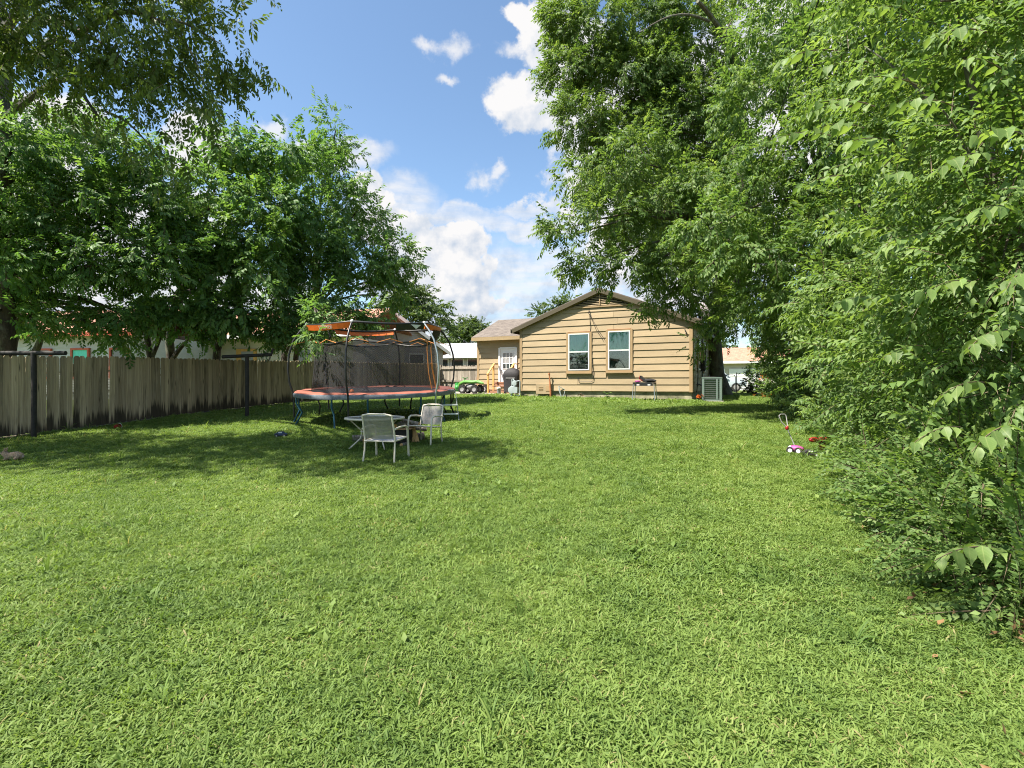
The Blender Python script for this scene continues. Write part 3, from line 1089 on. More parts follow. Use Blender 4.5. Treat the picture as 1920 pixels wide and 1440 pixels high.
# back door with nine panes
dr = MB()
dcx, dcz = (DX0 + DX1) / 2, (DZ0 + DZ1) / 2
for (cx, cz, sx, sz) in ((DX0 - 0.035, dcz, 0.09, DZ1 - DZ0 + 0.1), (DX1 + 0.035, dcz, 0.09, DZ1 - DZ0 + 0.1), (dcx, DZ1 + 0.035, DX1 - DX0, 0.09)):
    dr.box((cx, WY - 0.045, cz), (sx, 0.09, sz))
dr.build('door_frame', MAT['white_paint'], house)
door = MB().box((dcx, WY - 0.02, dcz), (DX1 - DX0 - 0.03, 0.05, DZ1 - DZ0 - 0.03)).build('door', MAT['white_paint'], house)
for i in range(3):
    for j in range(3):
        MB().box((dcx - 0.21 + i * 0.21, WY - 0.046, 1.66 + j * 0.31), (0.165, 0.006, 0.26)).build('pane', MAT['car_glass'] if j == 0 else MAT['grey_plastic'], door)
mt = MB()
for i in range(4):
    mt.box((dcx - 0.315 + i * 0.21, WY - 0.055, 1.97), (0.035, 0.025, 0.98))
for j in range(4):
    mt.box((dcx, WY - 0.056, 1.505 + j * 0.31), (0.66, 0.022, 0.035))
mt.build('muntins', MAT['white_paint'], door)
for i in (-1, 1):
    MB().box((dcx + i * 0.19, WY - 0.05, 1.0), (0.26, 0.02, 0.62)).build('door_panel', MAT['white_paint'], door)
MB().ball((DX0 + 0.1, WY - 0.085, 1.42), 0.035, 10, 6).build('door_knob', MAT['dark_steel'], door, smooth=True)

# ------------------------------------------------------------------ patio, steps and the things by the back door
sheet('patio', [HL(-5.6, 1.3), HL(-0.9, 1.3), HL(-0.9, 4.0), HL(-5.6, 4.0)], MAT['concrete'], 0.06, 'small pale concrete patio slab before the back door')


def on_ground(p, lift=0.0):
    return Vector((p.x, p.y, gz(p.x, p.y) + lift))


sp = on_ground(HL(-2.5, 3.3), 0.065)
steps = tag(empty('porch_steps', sp, -math.radians(25)), 'short wooden porch steps with pine handrails below the white door', 'steps')
for k, (yy, hh) in enumerate(((-0.45, 0.20), (-0.15, 0.40), (0.22, 0.58))):
    dpt = 0.32 if k < 2 else 0.5
    MB().box((0, yy, hh - 0.02), (1.1, dpt, 0.045)).build('tread', MAT['red_wood'], steps)
    if k != 1:
        MB().box((0, yy - dpt / 2 + 0.03, hh / 2 - 0.03), (1.04, 0.03, hh - 0.06 if k == 0 else 0.22)).build('riser', MAT['red_wood'], steps, loc=(0, 0, 0 if k == 0 else 0.26))
for s in (-1, 1):
    MB().box((s * 0.62, -0.62, 0.52), (0.09, 0.09, 1.04)).build('post', MAT['cedar_new'], steps)
    MB().box((s * 0.62, 0.02, 0.80), (0.09, 0.09, 1.6)).build('post', MAT['cedar_new'], steps)
    m = MB()
    m.add([(s * 0.62 - 0.05, -0.70, 1.02), (s * 0.62 + 0.05, -0.70, 1.02), (s * 0.62 + 0.05, 0.08, 1.60), (s * 0.62 - 0.05, 0.08, 1.60),
           (s * 0.62 - 0.05, -0.70, 1.08), (s * 0.62 + 0.05, -0.70, 1.08), (s * 0.62 + 0.05, 0.08, 1.66), (s * 0.62 - 0.05, 0.08, 1.66)],
          [(0, 3, 2, 1), (4, 5, 6, 7), (0, 1, 5, 4), (1, 2, 6, 5), (2, 3, 7, 6), (3, 0, 4, 7)])
    m.build('handrail', MAT['cedar_new'], steps)
    MB().box((s * 0.62, 0.32, 1.62), (0.09, 0.5, 0.05)).build('top_rail', MAT['cedar_new'], steps)


def wheel_mesh(r, w, name='wheel', hub=MAT['grey_plastic'], knobs=True):
    """tyre with tread blocks and a dished hub; axle along x"""
    M = Matrix.Rotation(math.pi / 2, 4, 'Y')
    m = MB()
    m.lathe([(r * 0.55, -w / 2), (r * 0.92, -w / 2), (r, -w * 0.3), (r, w * 0.3), (r * 0.92, w / 2), (r * 0.55, w / 2)], 20, M, 0, False)
    if knobs:
        for k in range(10):
            a = 2 * math.pi * k / 10
            m.box((0, r * math.cos(a), r * math.sin(a)), (w * 0.9, r * 0.22, r * 0.16), Matrix.Rotation(a - math.pi / 2 + 0, 3, 'X'), 0)
    m.lathe([(0.001, -w * 0.42), (r * 0.3, -w * 0.40), (r * 0.57, -w * 0.46), (r * 0.57, w * 0.46), (r * 0.3, w * 0.40), (0.001, w * 0.42)], 16, M, 1, False)
    return m.mesh(name, [MAT['rubber'], hub], True)


# ride-on toy vehicle, green
tp = on_ground(HL(-3.75, 1.85), 0.065)
toy = tag(empty('ride_on_toy', tp, -math.radians(25)), 'green plastic ride-on toy with big knobbly black wheels on the patio', 'toy vehicle')
WM = wheel_mesh(0.22, 0.20)
for (x, y) in ((-0.32, -0.30), (0.42, -0.30), (-0.32, 0.30), (0.42, 0.30)):
    link('wheel', WM, toy, (x, y, 0.22), (0, 0, math.radians(90)))
m = MB()
m.tube([(-0.72, -0.12, 0.25), (-0.60, -0.12, 0.50), (-0.30, -0.13, 0.62), (0.15, -0.13, 0.60), (0.45, -0.12, 0.62), (0.75, -0.1, 0.52)], [0.05, 0.09, 0.10, 0.08, 0.10, 0.03], 8)
m.tube([(-0.72, 0.12, 0.25), (-0.60, 0.12, 0.50), (-0.30, 0.13, 0.62), (0.15, 0.13, 0.60), (0.45, 0.12, 0.62), (0.75, 0.1, 0.52)], [0.05, 0.09, 0.10, 0.08, 0.10, 0.03], 8)
m.build('fender', MAT['lime_plastic'], toy, smooth=True)
m = MB()
m.tube([(-0.85, 0, 0.10), (-0.80, 0, 0.35), (-0.88, 0, 0.56)], [0.13, 0.14, 0.10], 8)
m.ball((-0.78, 0, 0.30), (0.18, 0.24, 0.18), 10, 8)
m.build('front_bumper', MAT['green_plastic'], toy, smooth=True)
m = MB()
m.ball((0.05, 0, 0.36), (0.34, 0.16, 0.16), 12, 8)
m.box((0.05, 0, 0.22), (0.9, 0.1, 0.1))
m.build('chassis', MAT['grey_plastic'], toy, smooth=True)
m = MB()
m.ball((0.18, 0, 0.60), (0.26, 0.13, 0.09), 10, 6)
m.build('seat', MAT['green_plastic'], toy, smooth=True)
m = MB()
m.tube([(-0.40, 0, 0.55), (-0.34, 0, 0.80)], 0.03, 6)
m.tube([(-0.34, -0.26, 0.84), (-0.34, 0, 0.80), (-0.34, 0.26, 0.84)], 0.025, 6)
m.build('handlebar', MAT['green_plastic'], toy, smooth=True)

# loose wheel leaning by the steps
wp = on_ground(HL(-3.65, 3.3), 0.065)
o = link('loose_wheel', wheel_mesh(0.21, 0.16, 'loose_wheel'), None, wp + Vector((0, 0, 0.21)), (0.12, 0, math.radians(50)))
tag(o, 'loose black toy wheel with grey hub leaning beside the porch post', 'wheel')
# small white bucket
bp = on_ground(HL(-1.80, 1.36), 0.065)
bk = tag(empty('paint_can', bp), 'small white can standing at the patio edge by the grass', 'can')
MB().lathe([(0.10, 0.0), (0.105, 0.02), (0.105, 0.27), (0.112, 0.28), (0.10, 0.29)], 16).build('body', MAT['grey_plastic'], bk, smooth=True)
MB().lathe([(0.112, 0.27), (0.115, 0.275), (0.115, 0.33), (0.06, 0.345)], 16).build('lid', MAT['white_paint'], bk, smooth=True)

# covered barbecue at the corner
gp = on_ground(HL(-1.42, 2.2), 0.065)
gr = tag(empty('covered_grill', gp, -math.radians(20)), 'barbecue grill under a charcoal fabric cover beside the house corner', 'grill')
m = MB()
prof = [(0.36, 0.05), (0.37, 0.5), (0.40, 0.9), (0.41, 1.0), (0.36, 1.16), (0.24, 1.30), (0.05, 1.36)]
N = 20
vs, fs = [], []
for (r, zz) in prof:
    for k in range(N):
        a = 2 * math.pi * k / N
        w = 1 + 0.05 * math.sin(a * 7) * (1.0 - zz / 1.5)
        rx, ry = r * w * (1.2 if zz < 1.2 else 1.1), r * w * 0.85
        ca, sa = math.cos(a), math.sin(a)
        pw = 0.6
        vs.append((rx * math.copysign(abs(ca) ** pw, ca), ry * math.copysign(abs(sa) ** pw, sa), zz))
for i in range(len(prof) - 1):
    for k in range(N):
        fs.append((i * N + k, i * N + (k + 1) % N, (i + 1) * N + (k + 1) % N, (i + 1) * N + k))
fs.append(tuple((len(prof) - 1) * N + k for k in range(N)))
m.add(vs, fs)
m.build('cover', MAT['cover'], gr, smooth=True)
for s in (-1, 1):
    link('wheel', wheel_mesh(0.09, 0.05, 'wheel', knobs=False), gr, (s * 0.34, -0.22, 0.09))
MB().box((0, -0.335, 0.82), (0.5, 0.02, 0.04)).build('strap', MAT['grey_plastic'], gr)

# gas meter
mp = HL(-0.16, -0.30)
gm = tag(empty('gas_meter', on_ground(mp), -math.radians(25)), 'grey gas meter on bent pipes at the left corner of the house', 'gas meter')
m = MB()
m.lathe([(0.02, -0.10), (0.17, -0.09), (0.19, 0.0), (0.17, 0.09), (0.02, 0.10)], 16, Matrix.Translation((-0.12, 0, 0.36)) @ Matrix.Rotation(math.pi / 2, 4, 'X'))
m.build('meter_body', MAT['meter_grey'], gm, smooth=True)
m = MB()
m.box((0.06, 0, 0.36), (0.24, 0.18, 0.28))
m.build('meter_case', MAT['meter_grey'], gm)
m = MB()
m.lathe([(0.02, -0.06), (0.12, -0.05), (0.13, 0.0), (0.12, 0.05), (0.02, 0.06)], 16, Matrix.Translation((0.02, -0.02, 0.68)) @ Matrix.Rotation(math.pi / 2, 4, 'X'))
m.lathe([(0.05, 0.5), (0.06, 0.6), (0.05, 0.66)], 12, Matrix.Translation((0.02, -0.02, 0)))
m.build('regulator', MAT['meter_grey'], gm, smooth=True)
m = MB()
m.tube([(-0.12, 0, 0.1), (-0.12, 0, 0.3)], 0.028, 8)
m.tube([(-0.12, 0, 0.52), (-0.12, 0, 0.86), (-0.06, 0, 0.88), (0.0, 0, 0.80)], 0.028, 8)
m.tube([(0.06, 0, 0.75), (0.28, 0, 0.80), (0.30, 0, 0.76), (0.30, 0, 0.14), (0.26, 0, 0.10), (0.1, 0, 0.10), (0.08, 0, 0.2)], 0.028, 8)
m.tube([(-0.12, -0.02, 0.2), (-0.16, -0.04, 0.0)], 0.028, 8)
m.build('pipe', MAT['meter_grey'], gm, smooth=True)

# rusty pipe riser before the gable
rp = HL(1.60, -0.14)
m = MB()
m.tube([(0.02, 0, -0.05), (0.0, 0, 0.45), (-0.04, 0, 0.95), (-0.06, 0, 1.12)], [0.05, 0.045, 0.03, 0.03], 8)
m.lathe([(0.045, 1.1), (0.05, 1.13), (0.03, 1.18)], 8, Matrix.Translation((-0.06, 0, 0)))
o = m.build('rusty_pipe', MAT['rust'], None, on_ground(rp), smooth=True)
tag(o, 'thin rust orange pipe standing against the tan siding', 'pipe')
# folded garden tool: grey wedge against the foundation
m = MB()
m.tube([(-0.02, 0, 0.58), (0.02, 0, 0.36), (0.12, -0.02, 0.02)], [0.012, 0.04, 0.02], 6)
m.tube([(-0.02, 0, 0.58), (0.28, 0, 0.40), (0.18, -0.02, 0.02)], 0.018, 6)
o = m.build('bent_frame', MAT['meter_grey'], None, on_ground(HL(2.02, -0.13)))
tag(o, 'thin grey bent frame leaning on the foundation beside the rusty pipe', 'bent frame')

# folding work table with a black bag on top
tb = on_ground(HL(6.02, -0.95))
table = tag(empty('folding_table', tb, -math.radians(25)), 'low folding table on steel legs before the tan wall', 'table')
TH = 0.80
m = MB()
m.box((0, 0, TH - 0.02), (0.78, 0.42, 0.035))
m.build('table_top', MAT['black_metal'], table)
for (x, y) in ((-0.41, -0.2), (-0.41, 0.2), (0.41, -0.2), (0.41, 0.2)):
    MB().tube([(x, y, TH - 0.02), (x * 1.10, y * 1.25, 0.0)], 0.019, 8).build('leg', MAT['galv'], table)
m = MB()
for x in (-0.41, 0.41):
    m.box((x, 0, TH - 0.04), (0.05, 0.46, 0.07))
m.build('end_bracket', MAT['dark_steel'], table)
for x in (-0.22, 0.22):
    MB().box((x, -0.222, TH - 0.11), (0.11, 0.012, 0.04)).build('label_plate', MAT['white_paint'], table)
MB().box((0, -0.20, TH - 0.09), (0.72, 0.03, 0.12)).build('apron', MAT['black_metal'], table)
bag = tag(empty('folded_bag', tb + Vector((0, 0, TH)), -math.radians(25)), 'crumpled black bag with raised red edged flap on the folding table', 'bag')
m = MB()
m.ball((0.16, 0, 0.07), (0.30, 0.18, 0.075), 14, 8)
m.ball((0.36, 0.02, 0.055), (0.12, 0.15, 0.055), 10, 6)
m.build('body', MAT['black_fabric'], bag, smooth=True)
m = MB()
m.add([(-0.14, -0.16, 0.27), (-0.14, 0.16, 0.27), (0.14, 0.16, 0.02), (0.14, -0.16, 0.02), (-0.18, -0.16, 0.14), (-0.18, 0.16, 0.14), (0.08, 0.16, 0.0), (0.08, -0.16, 0.0)],
      [(0, 1, 2, 3), (4, 7, 6, 5), (0, 4, 5, 1), (3, 2, 6, 7), (0, 3, 7, 4), (1, 5, 6, 2)])
m.build('flap', MAT['black_fabric'], bag)
MB().tube([(-0.15, -0.165, 0.275), (-0.185, -0.165, 0.14), (-0.06, -0.165, 0.06)], 0.014, 6).build('piping', MAT['red_plastic'], bag)
m = MB()
m.ball((-0.27, -0.03, 0.035), (0.13, 0.12, 0.04), 10, 6)
o = m.build('cloth', MAT['pink_plastic'], None, tb + Vector((0, 0, TH)), (0, 0, -math.radians(25)), smooth=True)
tag(o, 'small bunched pink cloth on the left end of the folding table', 'cloth')

# air conditioner
ap = on_ground(HL(8.55, 0.15))
ac = tag(empty('air_conditioner', ap, -math.radians(25)), 'grey green outdoor air conditioner with slatted sides beside the house', 'air conditioner')
ac.scale = (0.87, 0.87, 0.9)
AW, AH = 0.86, 1.02
MB().box((0, 0, 0.02), (1.0, 1.0, 0.09)).build('pad', MAT['concrete'], ac)
MB().box((0, 0, 0.07 + AH / 2), (AW - 0.14, AW - 0.14, AH - 0.06)).build('coil', MAT['dark_void'], ac)
MB().box((0, 0, 0.07 + AH), (AW + 0.02, AW + 0.02, 0.06)).build('top_panel', MAT['ac_green'], ac)
MB().box((0, 0, 0.09), (AW, AW, 0.06)).build('base', MAT['ac_green'], ac)
m = MB()
for sx in (-1, 1):
    for sy in (-1, 1):
        m.box((sx * (AW / 2 - 0.05), sy * (AW / 2 - 0.05), 0.07 + AH / 2), (0.1, 0.1, AH - 0.03))
m.build('corner_post', MAT['ac_green'], ac)
for i in range(10):
    zz = 0.17 + i * 0.09
    for (cx, cy, sx, sy, rr) in ((0, -AW / 2 + 0.02, AW - 0.2, 0.012, 'X'), (AW / 2 - 0.02, 0, 0.012, AW - 0.2, 'Y')):
        R = Matrix.Rotation(math.radians(28 if rr == 'X' else 28), 3, rr)
        MB().box((cx, cy, zz), (sx, sy, 0.062) if rr == 'X' else (sx, sy, 0.062), R).build('slat', MAT['ac_green'], ac)
MB().box((0.22, -AW / 2 + 0.004, 0.07 + AH / 2), (0.07, 0.03, AH - 0.1)).build('stile', MAT['ac_green'], ac)
m = MB()
m.lathe([(0.30, 0.0), (0.34, 0.0), (0.34, 0.03), (0.30, 0.03)], 24, Matrix.Translation((0, 0, 0.1 + AH)), cap=False)
m.build('fan_guard', MAT['dark_steel'], ac)

# satellite dish on the eave
dp = HL(HW + 0.28, 0.9, EAVE + 0.08)
ds = tag(empty('satellite_dish', dp, -math.radians(25)), 'pale satellite dish on the right eave of the tan house', 'satellite dish')
M = Matrix.Translation((0.12, -0.05, 0.42)) @ Matrix.Rotation(math.radians(62), 4, 'Y') @ Matrix.Rotation(math.radians(-25), 4, 'X')
MB().lathe([(0.01, -0.085), (0.12, -0.075), (0.22, -0.045), (0.32, 0.0), (0.335, 0.0), (0.23, -0.055), (0.12, -0.087), (0.01, -0.098)], 24, M, cap=False).build('reflector', MAT['dish'], ds, smooth=True)
MB().tube([(0, 0, 0), (0.0, 0, 0.3), (0.06, -0.02, 0.40)], 0.022, 8).build('mast', MAT['dark_steel'], ds)
MB().tube([(0.05, -0.03, 0.16), (0.28, -0.22, 0.26), (0.42, -0.28, 0.42)], 0.018, 6).build('feed_arm', MAT['grey_plastic'], ds)
# ------------------------------------------------------------------ wooden fences
FD = (FB - FA) / np.linalg.norm(FB - FA)
FLEN = float(np.linalg.norm(FB - FA))
fence = tag(empty('picket_fence', (FA[0], FA[1], gz(*FA))), 'long weathered brown dog-eared board fence along the left side', 'fence')
PICK = []
for k in range(4):
    m = MB()
    w, e = 0.141, 0.03
    t0 = random.uniform(0.0, 0.05)
    m.prism([(-w / 2, t0), (w / 2, random.uniform(0.0, 0.05)), (w / 2, 1 - e), (w / 2 - e * 1.1, 1), (-w / 2 + e * 1.1, 1), (-w / 2, 1 - e)], -0.009, 0.009, 'y')
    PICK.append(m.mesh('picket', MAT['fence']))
FANG = math.atan2(FD[1], FD[0])
n_p = int(FLEN / 0.142)
prev = 0
for i in range(n_p):
    d = i * 0.142 + random.uniform(-0.004, 0.004)
    x, y = FA + FD * d
    zg = gz(x, y)
    top = EYE + 0.69 + (y - 12) * 0.0288 + random.uniform(-0.012, 0.012) + 0.012 * math.sin(d * 0.8)
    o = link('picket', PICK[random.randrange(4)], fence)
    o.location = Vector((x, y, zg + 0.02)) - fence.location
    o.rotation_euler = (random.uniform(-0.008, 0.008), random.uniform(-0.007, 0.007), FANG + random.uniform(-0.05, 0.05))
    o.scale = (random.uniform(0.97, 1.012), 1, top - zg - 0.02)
mid_fence = FA + FD * (FLEN / 2)
nrm = np.array((-FD[1], FD[0]))       # away from the lawn
for hh in (0.35, 0.95, 1.5):
    segs = 12
    for s in range(segs):
        a, b = FA + FD * FLEN * s / segs + nrm * 0.035, FA + FD * FLEN * (s + 1) / segs + nrm * 0.035
        m = MB()
        m.tube([(a[0] - FA[0], a[1] - FA[1], gz(*a) + hh - fence.location.z), (b[0] - FA[0], b[1] - FA[1], gz(*b) + hh - fence.location.z)], 0.03, 4)
        m.build('rail', MAT['fence_grey'], fence)
for s in range(13):
    a = FA + FD * FLEN * s / 12 + nrm * 0.10
    MB().box((a[0] - FA[0], a[1] - FA[1], gz(*a) - fence.location.z + 0.85), (0.09, 0.09, 1.7)).build('post', MAT['fence_grey'], fence)

# cross fence between the fence and the house, rails towards us
c0, c1 = np.array(HL(WX0 - 0.1, WY + 0.35)[:2]), np.array(HL(WX0 - 2.75, WY + 0.35)[:2])
cf = tag(empty('cross_fence', (c0[0], c0[1], gz(*c0))), 'short silvery fence with its two rails facing us beside the house', 'fence')
L = float(np.linalg.norm(c1 - c0))
cd_ = (c1 - c0) / L
for i in range(int(L / 0.147)):
    p = c0 + cd_ * (i * 0.147 + 0.07) + np.array((S25, C25)) * 0.05
    m = PICK[i % 4].copy()
    m.materials.clear()
    m.materials.append(MAT['fence_grey'])
    o = link('picket', m, cf)
    o.location = (p[0] - c0[0], p[1] - c0[1], 0.04)
    o.rotation_euler = (0, random.uniform(-0.01, 0.01), -math.radians(25))
    o.scale = (1, 1, 1.60 + random.uniform(-0.02, 0.02))
mid = (c1 - c0) / 2
for hh, ww in ((0.72, 0.10), (1.50, 0.12)):
    MB().box((mid[0], mid[1], hh), (L, 0.045, ww), Matrix.Rotation(-math.radians(25), 3, 'Z')).build('rail', MAT['fence_grey'], cf)
for k, q in enumerate((0.02, 1.0)):
    p = (c1 - c0) * q
    MB().box((p[0], p[1], 0.85), (0.1, 0.1, 1.7), Matrix.Rotation(-math.radians(25), 3, 'Z')).build('post', MAT['fence_grey'], cf)
MB().box((0.04 * cd_[0] - 0.05, -0.06, 0.45), (0.07, 0.05, 0.95), Matrix.Rotation(-math.radians(25), 3, 'Z')).build('post', MAT['red_wood'], cf, None, None)['label'] = 'short reddish post at the house end'

# ------------------------------------------------------------------ clothesline posts
def line_post(px, py_top, py_bot, half_px, label, tilt=0.0, wire_coil=False):
    g = G(px, py_bot)
    s = F / g.y
    H = (py_bot - py_top) / s
    o = tag(empty('clothesline_post', g), label, 'clothesline post', 'T shaped clothesline posts')
    MB().tube([(0, 0, -0.05), (0.01, 0, H * 0.5), (0, 0, H)], 0.055, 10).build('pole', MAT['dark_steel'], o, smooth=True)
    hw = half_px / s
    m = MB()
    m.tube([(-hw, 0.0, H + 0.0 - tilt * hw), (hw, 0.0, H + tilt * hw)], 0.052, 10)
    m.build('crossbar', MAT['dark_steel'], o, smooth=True)
    if wire_coil:
        m = MB()
        for r in range(3):
            rr = 0.10 + 0.02 * r
            m.tube([(hw * 0.82 + rr * math.cos(a), -0.05 - 0.01 * r, H + 0.03 + rr * math.sin(a) - 0.08) for a in np.linspace(0, 2 * math.pi, 15)], 0.006, 4)
        m.tube([(hw, 0, H + 0.04), (hw * 1.05, 0, H + 0.16), (hw * 1.08, 0, H + 0.22)], 0.03, 6)
        m.build('wire_coil', MAT['dark_steel'], o)
    return o


line_post(63, 662, 823, 60, 'black T shaped clothesline post at the far left of the fence')
line_post(463, 667, 783, 46, 'black T shaped clothesline post with a wire coil nearer the trampoline', 0.045, True)

# ------------------------------------------------------------------ trampoline
TC = Vector((-3.82, 14.6))
tz = gz(TC.x, TC.y)
TR = 2.33
tramp = tag(empty('trampoline', (TC.x, TC.y, tz)), 'large round trampoline with orange pads and black safety net', 'trampoline')
e = 1.5
nx_ = -(gz(TC.x + e, TC.y) - gz(TC.x - e, TC.y)) / (2 * e)
ny_ = -(gz(TC.x, TC.y + e) - gz(TC.x, TC.y - e)) / (2 * e)
q = Vector((0, 0, 1)).rotation_difference(Vector((nx_, ny_, 1)).normalized())
tramp.rotation_euler = q.slerp(q.__class__((1, 0, 0, 0)), 0.25).to_euler()
tramp.scale = (0.925, 0.925, 1.0)
RZ = 0.82      # rim height
ANG = [math.radians(-3.5 + 60 * k) for k in range(6)]


def ring(r, z, n=64, wob=0.0):
    return [(r * math.cos(2 * math.pi * k / n), r * math.sin(2 * math.pi * k / n), z + wob * math.sin(6 * 2 * math.pi * k / n)) for k in range(n)]


def pol(a, r, z):
    """angle measured from the side facing the camera, growing to the right"""
    return Vector((r * math.sin(a), -r * math.cos(a), z))


MB().tube(ring(TR, RZ - 0.05), 0.035, 8, closed=True).build('frame_ring', MAT['blue_steel'], tramp, smooth=True)
m = MB()
n = 64
vs, fs = [], []
for k in range(n):
    a = 2 * math.pi * k / n
    w = 0.006 * math.sin(a * 19)
    for (r, zz) in ((1.93, RZ - 0.01), (1.95, RZ + 0.025 + w), (2.30, RZ + 0.03 + w), (2.37, RZ - 0.005)):
        vs.append((r * math.cos(a), r * math.sin(a), zz))
for k in range(n):
    k2 = (k + 1) % n
    for j in range(3):
        fs.append((k * 4 + j, k2 * 4 + j, k2 * 4 + j + 1, k * 4 + j + 1))
m.add(vs, fs)
m.build('safety_pad', MAT['pad'], tramp, smooth=True)
m = MB()
n = 128
vs, fs = [], []
for k in range(n):
    a = 2 * math.pi * k / n
    w = 0.012 * math.sin(a * 23) + 0.008 * math.sin(a * 41 + 1)
    vs += [(2.372 * math.cos(a), 2.372 * math.sin(a), RZ - 0.003), ((2.395 + w) * math.cos(a), (2.395 + w) * math.sin(a), RZ - 0.05), ((2.375 + w) * math.cos(a), (2.375 + w) * math.sin(a), RZ - 0.115)]
for k in range(n):
    k2 = (k + 1) % n
    for j in range(2):
        fs.append((k * 3 + j, k2 * 3 + j, k2 * 3 + j + 1, k * 3 + j + 1))
m.add(vs, fs)
m.build('pad_skirt', MAT['pad_edge'], tramp, smooth=True)
m = MB()
m.lathe([(0.001, RZ - 0.05), (1.0, RZ - 0.035), (1.96, RZ - 0.01)], 64, None, 0, False)
m.build('jumping_mat', MAT['mat_fabric'], tramp, smooth=True)
# bent legs: six W shaped pairs
for k, a in enumerate(ANG):
    for s in (-1, 1):
        aa = a + s * 0.21
        m = MB()
        m.tube([pol(aa, TR, RZ - 0.07), pol(aa, TR + 0.0, RZ - 0.32), pol(aa, TR - 0.09, RZ - 0.50), pol(aa - s * 0.05, TR + 0.07, 0.0)], 0.026, 8)
        m.build('leg', MAT['blue_steel'] if k in (0, 1, 5) else MAT['black_metal'], tramp, smooth=True)
TOPZ = RZ + 1.80
TOPR = 1.98
for k, a in enumerate(ANG):
    m = MB()
    m.tube([pol(a, TR + 0.05, 0.16), pol(a, TR + 0.05, RZ - 0.05), pol(a, TR + 0.15, RZ + 0.28), pol(a, TR + 0.18, RZ + 0.62), pol(a, TR + 0.14, RZ + 1.0), pol(a, TR + 0.02, RZ + 1.36), pol(a, TR - 0.17, RZ + 1.62), pol(a, TOPR, TOPZ)], 0.028, 8)
    m.build('pole', MAT['galv'] if k == 1 else MAT['black_metal'], tramp, smooth=True)
    MB().ball(pol(a, TOPR, TOPZ + 0.01), 0.045, 8, 6).build('pole_cap', MAT['white_paint'], tramp)
m = MB()
pts = []
for k in range(60):
    a = 2 * math.pi * k / 60
    ph = ((a - ANG[0]) % math.radians(60)) / math.radians(60)
    pts.append(pol(a, TOPR - 0.05 * math.sin(math.pi * ph), TOPZ - 0.05 * math.sin(math.pi * ph)))
m.tube(pts, 0.030, 8, closed=True)
m.build('top_ring', MAT['black_metal'], tramp, smooth=True)


def banner(a0, a1, mat, name='banner', h=0.135, dz=0.0, seg=10, r_off=0.0):
    m = MB()
    vs, fs = [], []
    for i in range(seg + 1):
        a = a0 + (a1 - a0) * i / seg
        ph = ((a - ANG[0]) % math.radians(60)) / math.radians(60)
        r = TOPR - 0.05 * math.sin(math.pi * ph) + 0.02 + r_off
        zt = TOPZ - 0.05 * math.sin(math.pi * ph) - 0.01 + dz
        vs += [pol(a, r + 0.012, zt), pol(a, r + 0.014 - 0.05, zt - h), pol(a, r - 0.012 - 0.05, zt - h), pol(a, r - 0.012, zt)]
    for i in range(seg):
        for k in range(4):
            k2 = (k + 1) % 4
            fs.append((i * 4 + k, i * 4 + 4 + k, i * 4 + 4 + k2, i * 4 + k2))
    fs += [(0, 1, 2, 3), (seg * 4 + 3, seg * 4 + 2, seg * 4 + 1, seg * 4)]
    m.add(vs, fs)
    return m.build(name, mat, tramp)


b0 = banner(ANG[5] + 0.02 - 2 * math.pi, ANG[0] - 0.02, MAT['orange'])
banner(ANG[1] + 0.02, ANG[2] - 0.02, MAT['orange'])
banner(ANG[3] + 0.02, ANG[4] - 0.02, MAT['orange'])
banner(ANG[0] + 0.6, ANG[1] - 0.02, MAT['black_metal'], h=0.15)
# lettering on the front left banner, as much as can be read of it
cu = bpy.data.curves.new('lettering', 'FONT')
cu.body = 'UPRWEB'
cu.size = 0.135
cu.extrude = 0.002
cu.align_x = 'CENTER'
cu.align_y = 'CENTER'
tmp = bpy.data.objects.new('lettering_source', cu)
dg = bpy.context.evaluated_depsgraph_get()
COL.objects.link(tmp)
dg.update()
me = bpy.data.meshes.new_from_object(tmp.evaluated_get(bpy.context.evaluated_depsgraph_get()))
bpy.data.objects.remove(tmp)
amid = ANG[5] - 2 * math.pi + 0.60
for v in me.vertices:      # bend the word round the banner
    a = amid + v.co.x / TOPR
    ph = ((a - ANG[0]) % math.radians(60)) / math.radians(60)
    r = TOPR - 0.05 * math.sin(math.pi * ph) + 0.02
    zt = TOPZ - 0.05 * math.sin(math.pi * ph) - 0.01
    f = (0.0675 - v.co.y) / 0.135
    p = pol(a, r + 0.020 + v.co.z - 0.05 * min(max(f, 0), 1), zt - 0.135 * f)
    v.co = p
me.materials.clear()
me.materials.append(MAT['white_paint'])
lo = link('lettering', me, b0)
lo.matrix_parent_inverse = Matrix.Identity(4)
m = MB()
tri = []
for (da, dz) in ((0.0, -0.02), (0.17, -0.02), (0.085, -0.13)):
    a = ANG[1] - 0.24 + da
    tri.append(pol(a, TOPR + 0.03 - 0.03 * (-dz / 0.17), TOPZ - 0.035 + dz))
m.add(tri + [p * 0.999 for p in tri], [(0, 1, 2), (3, 5, 4)])
m.build('badge', MAT['white_paint'], tramp)
